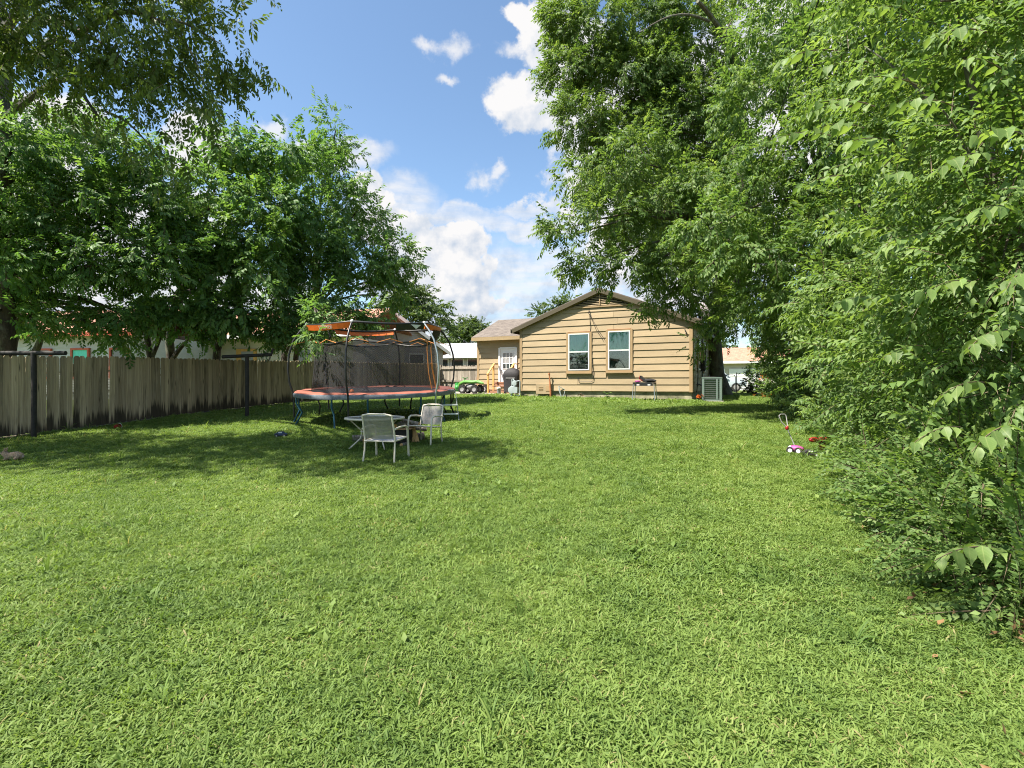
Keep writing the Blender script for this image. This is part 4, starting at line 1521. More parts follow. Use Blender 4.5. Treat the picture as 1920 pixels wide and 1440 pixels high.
# net: hangs from a rope below the top ring down to the mat
NB, NTOP = 1.90, RZ + 1.36
n = 96
prof = [(NB, RZ + 0.02), (1.84, RZ + 0.35), (1.78, RZ + 0.8), (1.76, RZ + 1.15), (1.76, NTOP)]
vs, fs, uvs = [], [], []
for j, (r, zz) in enumerate(prof):
    for k in range(n + 1):
        a = 2 * math.pi * k / n
        sag = 0.09 * abs(math.sin(3 * (a - ANG[0]))) if j == len(prof) - 1 else 0
        fold = 0.018 * math.sin(a * 14) * math.sin(math.pi * j / 4)
        vs.append(pol(a, r + fold, zz - sag))
        uvs.append((a * 1.85, zz))
for j in range(len(prof) - 1):
    for k in range(n):
        fs.append((j * (n + 1) + k, j * (n + 1) + k + 1, (j + 1) * (n + 1) + k + 1, (j + 1) * (n + 1) + k))
me = bpy.data.meshes.new('safety_net')
me.from_pydata([tuple(v) for v in vs], [], fs)
uvl = me.uv_layers.new(name='UVMap')
for p in me.polygons:
    for li in p.loop_indices:
        uvl.data[li].uv = uvs[me.loops[li].vertex_index]
me.materials.append(MAT['net'])
me.polygons.foreach_set('use_smooth', [True] * len(me.polygons))
link('safety_net', me, tramp)
m = MB()
m.tube([pol(2 * math.pi * k / n, 1.76, NTOP - 0.09 * abs(math.sin(3 * (2 * math.pi * k / n - ANG[0])))) for k in range(n)], 0.022, 6, closed=True)
m.build('net_rope', MAT['black_metal'], tramp)
for k in range(12):
    a = ANG[0] + math.radians(30) * k
    m = MB()
    for s in (-1, 1):
        z_at = NTOP - 0.09 * abs(math.sin(3 * (a + s * 0.2 - ANG[0])))
        m.tube([pol(a, 1.79 + (0.05 if k % 2 == 0 else 0), NTOP + (0.05 if k % 2 == 0 else 0.02)), pol(a + s * 0.2, 1.785, z_at)], 0.011, 5)
    if k % 2 == 0:
        m.tube([pol(a, 1.82, NTOP + 0.05), pol(a, TR + 0.06, RZ + 1.25)], 0.008, 5)
    m.build('bungee', MAT['bungee'], tramp)
# solid dark net sleeve at the right and the orange zip straps of the entrance
m = MB()
for (a, w) in ((ANG[1] + 0.20, 0.0), (ANG[1] + 0.34, 0.0)):
    m.tube([pol(a, 1.93, RZ + 0.04), pol(a - 0.02, 1.85, RZ + 0.5), pol(a, 1.79, RZ + 1.1), pol(a, 1.80, NTOP - 0.03)], 0.014, 6)
m.tube([pol(ANG[1] + 0.22, 1.90, RZ + 0.75), pol(ANG[1] + 0.30, 1.91, RZ + 0.35), pol(ANG[1] + 0.33, 1.95, RZ + 0.04)], 0.02, 6)
m.build('entry_strap', MAT['bungee'], tramp)
m = MB()
vs, fs = [], []
for i in range(9):
    a = ANG[1] + 0.25 + 0.5 * i / 8
    vs += [pol(a, 1.78, NTOP - 0.05), pol(a, TOPR - 0.02, TOPZ - 0.16)]
fs = [(2 * i, 2 * i + 2, 2 * i + 3, 2 * i + 1) for i in range(8)]
m.add(vs, fs)
m.build('net_flap', MAT['black_fabric'], tramp)
MB().ball((-0.3, -1.55, RZ + 0.03), 0.07, 10, 6).build('pad_bump', MAT['orange'], tramp)

# folding step stool behind the trampoline
stp = G(842, 789)
stp = Vector((stp.x, stp.y, gz(stp.x, stp.y)))
stool = tag(empty('step_stool', stp, math.radians(18)), 'white folding step stool standing at the right of the trampoline', 'step stool')
m = MB()
for x in (-0.22, 0.22):
    m.tube([(x, -0.28, 0.0), (x * 0.9, 0.0, 0.62), (x * 0.86, 0.06, 0.78)], 0.013, 6)
m.tube([(-0.19, 0.06, 0.78), (-0.14, 0.07, 0.84), (0.14, 0.07, 0.84), (0.19, 0.06, 0.78)], 0.013, 6)
m.build('front_frame', MAT['galv'], stool)
m = MB()
for x in (-0.23, 0.23):
    m.tube([(x, 0.30, 0.0), (x * 0.9, 0.0, 0.56)], 0.013, 6)
m.tube([(-0.21, 0.2, 0.18), (0.21, 0.2, 0.18)], 0.01, 6)
m.build('rear_frame', MAT['galv'], stool)
for (yy, zz, dd) in ((-0.19, 0.20, 0.16), (-0.08, 0.44, 0.24)):
    MB().box((0, yy, zz), (0.40, dd, 0.03)).build('step', MAT['vinyl'], stool)

# ------------------------------------------------------------------ patio furniture
def make_chair(loc, rz, label, sling_mat):
    """sling chair facing local -y; 0.56 m wide"""
    o = tag(empty('patio_chair', loc, rz), label, 'chair', 'cream sling patio chairs')
    W = 0.285
    for s in (-1, 1):
        MB().tube([(s * (W + 0.01), 0.24, 0.0), (s * W, 0.20, 0.22), (s * W, 0.19, 0.42), (s * W, 0.235, 0.62), (s * (W - 0.01), 0.30, 0.86)], 0.0165, 8).build('back_leg', MAT['chair_frame'], o, smooth=True)
        MB().tube([(s * (W + 0.035), -0.30, 0.0), (s * (W + 0.03), -0.27, 0.30), (s * (W + 0.03), -0.25, 0.55), (s * (W + 0.03), -0.22, 0.615), (s * (W + 0.03), -0.15, 0.645), (s * (W + 0.03), 0.05, 0.64), (s * (W + 0.02), 0.235, 0.615)], 0.019, 8, flat=1.15).build('arm', MAT['chair_frame'], o, smooth=True)
        MB().tube([(s * (W - 0.01), -0.27, 0.42), (s * (W - 0.01), 0.0, 0.395), (s * (W - 0.01), 0.21, 0.39)], 0.0155, 8).build('seat_rail', MAT['chair_frame'], o, smooth=True)
    m = MB()
    m.tube([(-W + 0.01, 0.30, 0.86), (-0.15, 0.315, 0.888), (0.15, 0.315, 0.888), (W - 0.01, 0.30, 0.86)], 0.0175, 8)
    m.tube([(-W, 0.21, 0.385), (W, 0.21, 0.385)], 0.013, 8)
    m.tube([(-W, -0.27, 0.425), (-0.1, -0.285, 0.432), (0.1, -0.285, 0.432), (W, -0.27, 0.425)], 0.015, 8)
    m.build('cross_rail', MAT['chair_frame'], o, smooth=True)
    def sling(pts, name, mat):
        mm = MB()
        nw = 8
        vs, fs = [], []
        for (y, z) in pts:
            for i in range(nw + 1):
                u = -1 + 2 * i / nw
                vs.append((u * (W - 0.02), y + 0.012 * (1 - u * u), z - 0.012 * (1 - u * u)))
        for j in range(len(pts) - 1):
            for i in range(nw):
                fs.append((j * (nw + 1) + i, j * (nw + 1) + i + 1, (j + 1) * (nw + 1) + i + 1, (j + 1) * (nw + 1) + i))
        mm.add(vs, fs)
        ob = mm.build(name, mat, o, smooth=True)
        return ob
    sling([(-0.28, 0.43), (-0.1, 0.40), (0.08, 0.39), (0.20, 0.39)], 'seat', MAT['sling_seat'])
    sling([(0.205, 0.44), (0.22, 0.54), (0.24, 0.63), (0.27, 0.74), (0.305, 0.865)], 'backrest', sling_mat)
    return o


g1 = G(717, 866)
c1_loc = g1 + Vector((0.02, 0.10, 0))
c1_loc.z = gz(c1_loc.x, c1_loc.y)
make_chair(c1_loc, math.radians(180 - 14), 'cream sling chair seen from behind, back sling taupe and sheer', MAT['sling_sheer']).scale = (0.98, 0.95, 0.92)
g2 = G(797, 834)
g2.z = gz(g2.x, g2.y)
make_chair(g2 + Vector((0.0, 0.12, 0)), math.radians(-24), 'cream sling chair turned towards the camera right of the round table', MAT['sling_white']).scale = (0.88, 0.88, 0.90)

# round table
tp_ = P(703, 784, 10.1)
tg = Vector((tp_.x, tp_.y, gz(tp_.x, tp_.y)))
rt = tag(empty('round_table', tg), 'round glass topped patio table with white rim beside the chairs', 'table')
TT = 0.59
TRr = 0.56
MB().lathe([(0.001, TT - 0.006), (TRr - 0.02, TT - 0.006), (TRr - 0.02, TT + 0.004), (0.001, TT + 0.004)], 48, None, 0, False).build('glass_top', MAT['glass_table'], rt)
MB().tube(ring(TRr, TT - 0.008, 48), 0.022, 8, closed=True).build('rim', MAT['chair_frame'], rt, smooth=True)
for k in range(4):
    a = math.radians(35 + 90 * k)
    MB().tube([pol(a, TRr - 0.06, TT - 0.02), pol(a, 0.40, 0.48), pol(a + 0.1, 0.26, 0.34), pol(a + 0.1, 0.30, 0.20), pol(a, 0.52, 0.0)], 0.014, 8).build('leg', MAT['chair_frame'], rt, smooth=True)
MB().tube(ring(0.27, 0.33, 24), 0.010, 6, closed=True).build('brace_ring', MAT['chair_frame'], rt, smooth=True)

# fire pit with wood, beside the table
fp = G(753, 833)
fp = Vector((fp.x, fp.y, gz(fp.x, fp.y)))
pit = tag(empty('fire_pit', fp), 'dark round fire pit with a tan rim standing behind the front chair', 'fire pit')
MB().lathe([(0.17, 0.0), (0.20, 0.05), (0.22, 0.16), (0.22, 0.31), (0.19, 0.31), (0.18, 0.2)], 24, None, 0, False).build('bowl', MAT['dark_steel'], pit, smooth=True)
MB().lathe([(0.19, 0.312), (0.255, 0.315), (0.255, 0.34), (0.19, 0.345)], 24, None, 0, False).build('rim', MAT['clay'], pit)


def log(p, d, r, L, label, split=False, name='log'):
    d = Vector(d).normalized()
    R = Vector((0, 0, 1)).rotation_difference(d).to_matrix()
    m = MB()
    n = 10
    vs, fs = [], []
    for j in range(4):
        zz = -L / 2 + L * j / 3
        for k in range(n):
            a = 2 * math.pi * k / n
            rr = r * (1 + 0.08 * math.sin(3 * a + j) + random.uniform(-0.04, 0.04))
            x, y = rr * math.cos(a), rr * math.sin(a)
            if split and y < 0:
                y = 0.1 * y
            vs.append(R @ Vector((x, y, zz)))
    for j in range(3):
        for k in range(n):
            fs.append((j * n + k, j * n + (k + 1) % n, (j + 1) * n + (k + 1) % n, (j + 1) * n + k))
    m.add(vs, fs, 0)
    m.add(vs[:n], [tuple(reversed(range(n)))], 1)
    m.add(vs[3 * n:], [tuple(range(n))], 1)
    if split:
        m.m = [1 if (i < 3 * n and (i % n) >= n // 2) else mi for i, mi in enumerate(m.m)]
    o = m.build(name, [MAT['log_bark'], MAT['log_end']], None, p)
    return tag(o, label, 'log', 'firewood logs around the fire pit')


def gpt(px, py, h=0.0, back=0.0):
    g = G(px, py)
    return Vector((g.x, g.y + back, gz(g.x, g.y + back) + h))


log(gpt(677, 830, 0.09), (1, 0.15, 0.05), 0.085, 0.34, 'grey barked round log on the grass left of the chair')
log(gpt(695, 832, 0.08), (0.9, 0.5, 0.25), 0.06, 0.30, 'small split brown log behind the front chair leg', True)
log(gpt(766, 830, 0.19), (0.2, 0.1, 1), 0.11, 0.40, 'pale yellow split log standing upright behind the chair arm', True)
log(gpt(775, 832, 0.14), (-0.35, 0.15, 1), 0.09, 0.30, 'pale split log leaning against the upright log', True)
log(fp + Vector((0.05, 0.05, 0.40)), (1, 0.3, 0.12), 0.05, 0.40, 'dark branch lying across the fire pit rim')
log(fp + Vector((0.18, 0.02, 0.45)), (1, -0.2, -0.2), 0.04, 0.36, 'grey stick on top of the fire pit pile')
log(fp + Vector((-0.05, -0.03, 0.40)), (0.3, 1, 0.15), 0.05, 0.30, 'short brown stick inside the fire pit')
log(gpt(758, 838, 0.04), (0.5, 1, 0.0), 0.045, 0.18, 'small round log at the foot of the fire pit')
log(gpt(782, 826, 0.26), (1, 0.4, -0.15), 0.04, 0.40, 'grey branch end sticking out behind the right chair')
log(gpt(780, 827, 0.09), (1, 0.4, 0.1), 0.085, 0.34, 'fat grey log under the branch end behind the right chair')

# ------------------------------------------------------------------ small things on the lawn
def toy_car(loc, rz, body, label, s=1.0, wheel_hub=None):
    o = tag(empty('toy_car', loc, rz), label, 'toy car')
    m = MB()
    m.prism([(-0.15 * s, 0.05 * s), (0.15 * s, 0.05 * s), (0.16 * s, 0.09 * s), (0.10 * s, 0.11 * s), (0.05 * s, 0.15 * s), (-0.07 * s, 0.15 * s), (-0.12 * s, 0.11 * s), (-0.16 * s, 0.10 * s)], -0.07 * s, 0.07 * s, 'y')
    m.build('body', body, o)
    MB().box((-0.01 * s, 0, 0.128 * s), (0.09 * s, 0.142 * s, 0.025 * s)).build('windscreen', MAT['white_paint'], o)
    wm = wheel_mesh(0.045 * s, 0.04 * s, 'wheel', wheel_hub or MAT['grey_plastic'], False)
    for x in (-0.1, 0.1):
        for y in (-0.085, 0.085):
            link('wheel', wm, o, (x * s, y * s, 0.045 * s), (0, 0, math.radians(90)))
    return o


g = G(527, 822)
toy_car(g + Vector((0, 0, 0.03)), math.radians(12), MAT['navy_plastic'], 'small dark blue toy car lying on the shaded grass', 0.8)
g = G(1519, 858)
toy_car(g + Vector((0, 0, 0.02)), math.radians(-12), MAT['cover'], 'small black and white toy car beside the toy mower', 0.72, MAT['white_paint'])

g = G(220, 805)
g = Vector((g.x, g.y, gz(g.x, g.y)))
o = tag(empty('red_bucket', g), 'small tipped red plastic bucket at the foot of the fence', 'bucket')
o.scale = (0.6, 0.6, 0.6)
M = Matrix.Translation((0, 0, 0.11)) @ Matrix.Rotation(math.radians(70), 4, 'Y') @ Matrix.Translation((0, 0, -0.1))
MB().lathe([(0.001, 0.0), (0.08, 0.0), (0.11, 0.2), (0.118, 0.2), (0.118, 0.185), (0.10, 0.02), (0.001, 0.02)], 18, M, 0, False).build('body', MAT['red_plastic'], o, smooth=True)
MB().tube([M @ Vector((0.115 * math.cos(a), 0.02 * 0, 0.2 + 0.11 * math.sin(a))) for a in np.linspace(0, math.pi, 9)], 0.006, 5).build('handle', MAT['white_paint'], o)

# toy mower on the right
tm = G(1492, 851)
tm = Vector((tm.x, tm.y, gz(tm.x, tm.y)))
mow = tag(empty('toy_mower', tm, math.radians(-38)), 'magenta toy push mower with white looped handle by the hedge', 'toy mower')
mow.scale = (0.50, 0.50, 0.53)
hub = wheel_mesh(0.115, 0.07, 'wheel', MAT['white_paint'], False)
for (x, y) in ((0.10, -0.14), (-0.16, -0.10), (0.10, 0.14), (-0.16, 0.10)):
    link('wheel', hub, mow, (x, y, 0.115), (0, 0, math.radians(90)))
m = MB()
m.ball((0.0, 0, 0.17), (0.26, 0.13, 0.11), 14, 8)
m.build('body', MAT['pink_plastic'], mow, smooth=True)
MB().ball((-0.16, -0.02, 0.2), (0.07, 0.06, 0.06), 8, 6).build('engine', MAT['white_paint'], mow, smooth=True)
MB().tube([(-0.03, 0, 0.25), (-0.14, 0, 0.52), (-0.26, 0, 0.80)], 0.016, 8).build('shaft', MAT['grey_plastic'], mow, smooth=True)
MB().ball((-0.27, 0, 0.83), (0.06, 0.045, 0.075), 10, 8).build('joint', MAT['red_plastic'], mow, smooth=True)
MB().tube([(-0.28, -0.02, 0.86), (-0.42, -0.10, 1.02), (-0.50, -0.13, 1.22), (-0.46, -0.06, 1.27), (-0.36, 0.10, 1.27), (-0.32, 0.12, 1.22), (-0.28, 0.08, 1.02), (-0.25, 0.02, 0.86)], 0.016, 8).build('handle', MAT['grey_plastic'], mow, smooth=True)

# red ride toy half hidden under the hedge
rd = G(1535, 846)
rd = Vector((rd.x, rd.y, gz(rd.x, rd.y)))
o = tag(empty('red_toy', rd, math.radians(10)), 'red plastic toy with a leg half hidden under hedge twigs', 'toy')
o.scale = (0.68, 0.68, 0.68)
m = MB()
m.ball((-0.12, 0, 0.30), (0.17, 0.10, 0.07), 12, 8)
m.ball((0.15, 0.02, 0.31), (0.16, 0.10, 0.06), 12, 8)
m.build('seat', MAT['red_plastic'], o, smooth=True)
MB().tube([(0.06, 0, 0.28), (0.09, 0, 0.0)], [0.06, 0.05], 10).build('leg', MAT['red_plastic'], o, smooth=True)
MB().tube([(0.28, 0.1, 0.28), (0.32, 0.12, 0.0)], [0.05, 0.04], 10).build('leg', MAT['red_plastic'], o, smooth=True)

# orange flowers / day lilies at the house corner
def flower_spray(loc, n, r, h, mat, label, cat, group=None, petals=5, size=0.07):
    o = tag(empty('flower_clump', loc), label, cat, group)
    st = MB()
    for i in range(n):
        a, rr = random.uniform(0, 6.28), r * math.sqrt(random.random())
        hh = h * random.uniform(0.5, 1.0)
        p0, p1 = Vector((0.3 * rr * math.cos(a), 0.3 * rr * math.sin(a), -0.02)), Vector((rr * math.cos(a), rr * math.sin(a), hh))
        st.tube([p0, (p0 + p1) / 2 + Vector((0, 0, 0.1 * h)), p1], 0.005, 4)
        m = MB()
        tilt = Matrix.Rotation(random.uniform(-0.9, 0.9), 3, 'X') @ Matrix.Rotation(random.uniform(-0.9, 0.9), 3, 'Y')
        for k in range(petals):
            b = 2 * math.pi * k / petals
            c, s = math.cos(b), math.sin(b)
            pts = [Vector((0, 0, 0)), Vector((0.5 * size * c - 0.25 * size * s, 0.5 * size * s + 0.25 * size * c, 0.35 * size)), Vector((size * c, size * s, 0.3 * size)), Vector((0.5 * size * c + 0.25 * size * s, 0.5 * size * s - 0.25 * size * c, 0.35 * size))]
            m.add([p1 + tilt @ q for q in pts], [(0, 1, 2, 3)])
        m.build('flower', mat, o)
    st.build('stems', MAT['leaf_privet'], o)['kind'] = 'stuff'
    return o


flower_spray(on_ground(HL(8.05, -0.28)), 7, 0.16, 0.28, MAT['petal_orange'], 'small bright orange flower clump at the foot of the house corner', 'flowers', size=0.09)
flower_spray(on_ground(HL(3.05, -0.22)), 5, 0.14, 0.24, MAT['dead_leaf'], 'small dried brown plant clump against the foundation below the left window', 'dry plant', size=0.08)


# rabbit lying in the shade: one continuous body
def rabbit(loc, rz):
    vs = [(0.0, 0, 0.085), (0.09, 0, 0.098), (-0.10, 0, 0.085), (-0.15, 0, 0.07), (-0.17, 0, 0.10), (-0.185, 0, 0.135), (-0.225, 0, 0.135), (-0.255, 0, 0.125),   # trunk, neck, head, nose
          (0.145, 0, 0.06), (0.175, 0, 0.065),                                                                                                         # rump, tail
          (-0.170, 0.022, 0.17), (-0.158, 0.030, 0.215), (-0.152, 0.034, 0.245), (-0.170, -0.022, 0.17), (-0.158, -0.030, 0.215), (-0.152, -0.034, 0.245),  # ears
          (0.10, 0.06, 0.06), (0.04, 0.075, 0.018), (0.10, -0.06, 0.06), (0.04, -0.075, 0.018),                                                         # hind legs
          (-0.13, 0.035, 0.03), (-0.19, 0.04, 0.012), (-0.13, -0.035, 0.03), (-0.19, -0.04, 0.012)]                                                     # fore paws
    es = [(0, 1), (0, 2), (2, 3), (3, 4), (4, 5), (5, 6), (6, 7), (1, 8), (8, 9), (5, 10), (10, 11), (11, 12), (5, 13), (13, 14), (14, 15),
          (1, 16), (16, 17), (1, 18), (18, 19), (3, 20), (20, 21), (3, 22), (22, 23)]
    rad = [0.075, 0.082, 0.065, 0.052, 0.045, 0.045, 0.034, 0.018, 0.06, 0.026, 0.014, 0.019, 0.007, 0.014, 0.019, 0.007, 0.045, 0.018, 0.045, 0.018, 0.025, 0.014, 0.025, 0.014]
    me = bpy.data.meshes.new('rabbit_cage')
    me.from_pydata(vs, es, [])
    tmp = bpy.data.objects.new('rabbit_cage', me)
    COL.objects.link(tmp)
    sk = tmp.modifiers.new('skin', 'SKIN')
    sd = tmp.modifiers.new('sub', 'SUBSURF')
    sd.levels = sd.render_levels = 2
    lay = me.skin_vertices[0].data
    for i, r in enumerate(rad):
        lay[i].radius = (r, r)
    lay[0].use_root = True
    dgr = bpy.context.evaluated_depsgraph_get()
    dgr.update()
    out = bpy.data.meshes.new_from_object(tmp.evaluated_get(dgr))
    bpy.data.objects.remove(tmp)
    out.name = 'rabbit'
    out.materials.clear()
    out.materials.append(MAT['rabbit'])
    out.materials.append(MAT['rabbit_light'])
    for p in out.polygons:
        p.use_smooth = True
        c = p.center
        if c.x > 0.165 or (c.z < 0.05 and abs(c.y) < 0.04) or (c.x < -0.235):
            p.material_index = 1
    o = link('rabbit', out, None, loc, (0, 0, rz))
    tag(o, 'brown wild rabbit crouching on the grass at the far left', 'rabbit')
    for s in (-1, 1):
        MB().ball((-0.212, s * 0.033, 0.150), 0.0085, 8, 6).build('eye', MAT['black_metal'], o)
    return o


g = G(27, 866)
rabbit(Vector((g.x, g.y, gz(g.x, g.y) + 0.03)), math.radians(8)).scale = (0.85, 0.85, 0.95)

# ------------------------------------------------------------------ neighbours
def lap_wall(parent, x0, x1, y, z0, z1, mat, expo=0.12, name='siding'):
    """one wall of fine lap siding, too far away to tell single boards apart"""
    m = MB()
    z = z0
    vs, fs = [], []
    while z < z1 - 0.01:
        zt = min(z + expo, z1)
        b = len(vs)
        vs += [(x0, y - 0.022, z), (x1, y - 0.022, z), (x1, y, zt), (x0, y, zt), (x0, y, z), (x1, y, z)]
        fs += [(b, b + 1, b + 2, b + 3), (b, b + 4, b + 5, b + 1)]
        z = zt
    m.add(vs, fs)
    o = m.build(name, mat, parent)
    o['kind'] = 'stuff'
    return o


def simple_window(parent, xc, zc, w, h, y, trim, shade=MAT['car_glass']):
    f = MB()
    t = 0.09
    for (cx, cz, sx, sz) in ((xc - w / 2 - t / 2, zc, t, h + 2 * t), (xc + w / 2 + t / 2, zc, t, h + 2 * t), (xc, zc + h / 2 + t / 2, w, t), (xc, zc - h / 2 - t / 2, w, t)):
        f.box((cx, y - 0.04, cz), (sx, 0.09, sz))
    wn = f.build('window', trim, parent)
    MB().box((xc, y - 0.035, zc), (w, 0.05, 0.06)).build('meeting_rail', MAT['vinyl'], wn)
    MB().box((xc, y - 0.025, zc + h / 4 + 0.015), (w, 0.02, h / 2 - 0.03)).build('pane', shade, wn)
    MB().box((xc, y - 0.020, zc - h / 4 - 0.015), (w, 0.02, h / 2 - 0.03)).build('pane', MAT['car_glass'], wn)


def gable_roof_x(parent, x0, x1, y0, y1, zE, zR, mat, th=0.1):
    """ridge along x"""
    ym = (y0 + y1) / 2
    m = MB()
    m.add([(x0, y0, zE), (x1, y0, zE), (x1, ym, zR), (x0, ym, zR), (x1, y1, zE), (x0, y1, zE), (x0, y0, zE + th), (x1, y0, zE + th), (x1, ym, zR + th), (x0, ym, zR + th), (x1, y1, zE + th), (x0, y1, zE + th)],
          [(0, 1, 2, 3), (3, 2, 4, 5), (6, 9, 8, 7), (9, 11, 10, 8), (0, 6, 7, 1), (5, 4, 10, 11), (0, 3, 9, 6), (3, 5, 11, 9), (1, 7, 8, 2), (2, 8, 10, 4)])
    return m.build('roof', mat, parent)


def base_at(px, Y, z=None):
    p = P(px, 720, Y)
    return Vector((p.x, p.y, gz(p.x, p.y)))


# white house with red trim
o1 = base_at(10, 24.5)
n1 = tag(empty('white_house', o1, math.radians(-8)), 'white house with red window trim and reddish roof behind the left fence', 'house')
eave1 = EYE + 2.05 * 24.5 / 22 - o1.z
MB().box((1.0, 4.05, eave1 / 2), (11.9, 8.0, eave1 - 0.02)).build('wall', MAT['white_siding'], n1)
lap_wall(n1, -5, 7, 0.03, 0.3, eave1, MAT['white_siding'])
gable_roof_x(n1, -5.4, 7.3, -0.5, 8.6, eave1 - 0.02, eave1 + 1.7, MAT['shingle_red'])
MB().box((1.0, -0.53, eave1 + 0.0), (12.7, 0.04, 0.2)).build('eave_fascia', MAT['red_trim'], n1)
for (xc, sh) in ((-1.2, MAT['car_glass']), (2.1, MAT['car_glass']), (4.15, MAT['curtain']), (6.2, MAT['car_glass'])):
    simple_window(n1, xc, 1.75, 0.8, 1.25, 0.0, MAT['red_trim'], sh)

# cream house with wooden porch post
o2 = base_at(395, 29)
n2 = tag(empty('cream_house', o2, math.radians(-12)), 'cream lap sided house with orange brown roof behind the middle of the fence', 'house')
eave2 = EYE + 2.55 - o2.z
MB().box((3.6, 4.0, eave2 / 2), (10.4, 7.9, eave2 - 0.02)).build('wall', MAT['cream_siding'], n2)
lap_wall(n2, -1.6, 8.8, 0.03, 0.3, eave2, MAT['cream_siding'], 0.16)
gable_roof_x(n2, -2.0, 9.2, -0.9, 8.5, eave2 - 0.02, eave2 + 1.9, MAT['shingle_red'])
MB().box((3.6, -0.93, eave2), (11.2, 0.04, 0.2)).build('eave_fascia', MAT['white_paint'], n2)
dd = MB().box((2.35, -0.03, 1.25), (1.25, 0.09, 2.5)).build('door', MAT['cedar_new'], n2)
MB().box((2.45, -0.085, 1.35), (0.75, 0.03, 2.0)).build('door_panel', MAT['grey_plastic'], dd)
simple_window(n2, -0.2, 1.7, 0.9, 1.1, 0.0, MAT['white_paint'])
simple_window(n2, 5.9, 1.75, 0.9, 1.3, 0.0, MAT['white_paint'])

# grey gabled house behind the trampoline
o3 = base_at(742, 33.5)
n3 = tag(empty('gabled_house', o3, math.radians(21)), 'pale grey gabled house with louvred vent behind the trampoline', 'house')
zE3, zR3 = EYE + 2.30 - o3.z, EYE + 4.50 - o3.z
hw3 = 3.15
m = MB()
m.prism([(-hw3, 0), (hw3, 0), (hw3, zE3), (0, zR3), (-hw3, zE3)], 0.04, 9, 'y')
m.build('wall', MAT['grey_siding'], n3)
m = MB()
z = 0.2
vs, fs = [], []
while z < zR3 - 0.05:
    zt = z + 0.15
    h0 = hw3 if z < zE3 else hw3 * (zR3 - z) / (zR3 - zE3)
    h1 = hw3 if zt < zE3 else max(0.02, hw3 * (zR3 - zt) / (zR3 - zE3))
    b = len(vs)
    vs += [(-h0, 0.012, z), (h0, 0.012, z), (h1, 0.036, zt), (-h1, 0.036, zt), (-h0, 0.036, z), (h0, 0.036, z)]
    fs += [(b, b + 1, b + 2, b + 3), (b, b + 4, b + 5, b + 1)]
    z = zt
m.add(vs, fs)
m.build('siding', MAT['grey_siding'], n3)['kind'] = 'stuff'
for s in (-1, 1):
    m = MB()
    k = (zR3 - zE3) / hw3
    m.add([(0, -0.4, zR3 + 0.02), (s * (hw3 + 0.4), -0.4, zE3 - 0.4 * k + 0.02), (s * (hw3 + 0.4), 9.3, zE3 - 0.4 * k + 0.02), (0, 9.3, zR3 + 0.02),
           (0, -0.4, zR3 + 0.14), (s * (hw3 + 0.4), -0.4, zE3 - 0.4 * k + 0.14), (s * (hw3 + 0.4), 9.3, zE3 - 0.4 * k + 0.14), (0, 9.3, zR3 + 0.14)],
          [(0, 3, 2, 1), (4, 5, 6, 7), (0, 1, 5, 4), (1, 2, 6, 5), (2, 3, 7, 6), (3, 0, 4, 7)])
    m.build('roof', MAT['shingle_red'], n3)
    m = MB()
    m.prism([(0, zR3 - 0.12), (s * (hw3 + 0.42), zE3 - 0.42 * k - 0.12), (s * (hw3 + 0.42), zE3 - 0.42 * k + 0.12), (0, zR3 + 0.12)], -0.45, -0.41, 'y')
    m.build('rake_board', MAT['white_paint'], n3)
m = MB()
m.prism([(-0.75, zR3 - 1.05), (0.75, zR3 - 1.05), (0, zR3 - 0.5)], -0.03, 0.008, 'y')
v3 = m.build('gable_vent', MAT['dark_void'], n3)
for i in range(4):
    zz = zR3 - 1.02 + i * 0.12
    hw = max(0.05, 0.75 * (1 - (i * 0.12 + 0.06) / 0.55))
    MB().box((0, -0.05, zz), (2 * hw, 0.03, 0.06)).build('slat', MAT['white_paint'], v3)
simple_window(n3, 1.35, 1.75, 0.85, 1.25, 0.0, MAT['white_paint'])
simple_window(n3, -0.1, 1.55, 0.75, 0.95, 0.0, MAT['white_paint'])
for xx in (-2.9, -1.9):
    MB().box((xx, -0.02, zE3 / 2), (0.12, 0.05, zE3)).build('corner_board', MAT['white_paint'], n3)
# low wing of the gabled house running to the left
m = MB()
MB().box((-5.6, 3.5, 1.35), (5.0, 5.0, 2.7)).build('wing_wall', MAT['grey_siding'], n3)
m.add([(-8.4, 0.5, 2.75), (-3.16, 0.5, 2.75), (-3.16, 3.5, 4.2), (-8.4, 3.5, 4.2), (-8.4, 6.5, 2.75), (-3.16, 6.5, 2.75)], [(0, 1, 2, 3), (3, 2, 5, 4), (0, 3, 4), (1, 5, 2), (0, 4, 5, 1)])
m.build('wing_roof', MAT['shingle_red'], n3)

# white outbuilding with long grey roof, far right of the gabled house
o4 = base_at(858, 44)
n4 = tag(empty('white_garage', o4, math.radians(-16)), 'low white building with pale grey roof beyond the cross fence', 'garage')
zE4 = EYE + 2.35 - o4.z
MB().box((0, 3.5, zE4 / 2), (7.4, 7.0, zE4 - 0.02)).build('wall', MAT['white_siding'], n4)
gable_roof_x(n4, -4.0, 4.0, -0.5, 7.5, zE4 - 0.05, zE4 + 1.35, MAT['shingle_grey'])
MB().box((0, -0.53, zE4 - 0.02), (8.0, 0.05, 0.25)).build('eave_fascia', MAT['white_paint'], n4)
for xx in (-1.4, 0.0, 1.5):
    wn = MB().box((xx, -0.03, zE4 - 0.55), (1.2, 0.1, 0.75)).build('window', MAT['white_paint'], n4)
    MB().box((xx, -0.09, zE4 - 0.55), (1.02, 0.03, 0.58)).build('pane', MAT['car_glass'], wn)

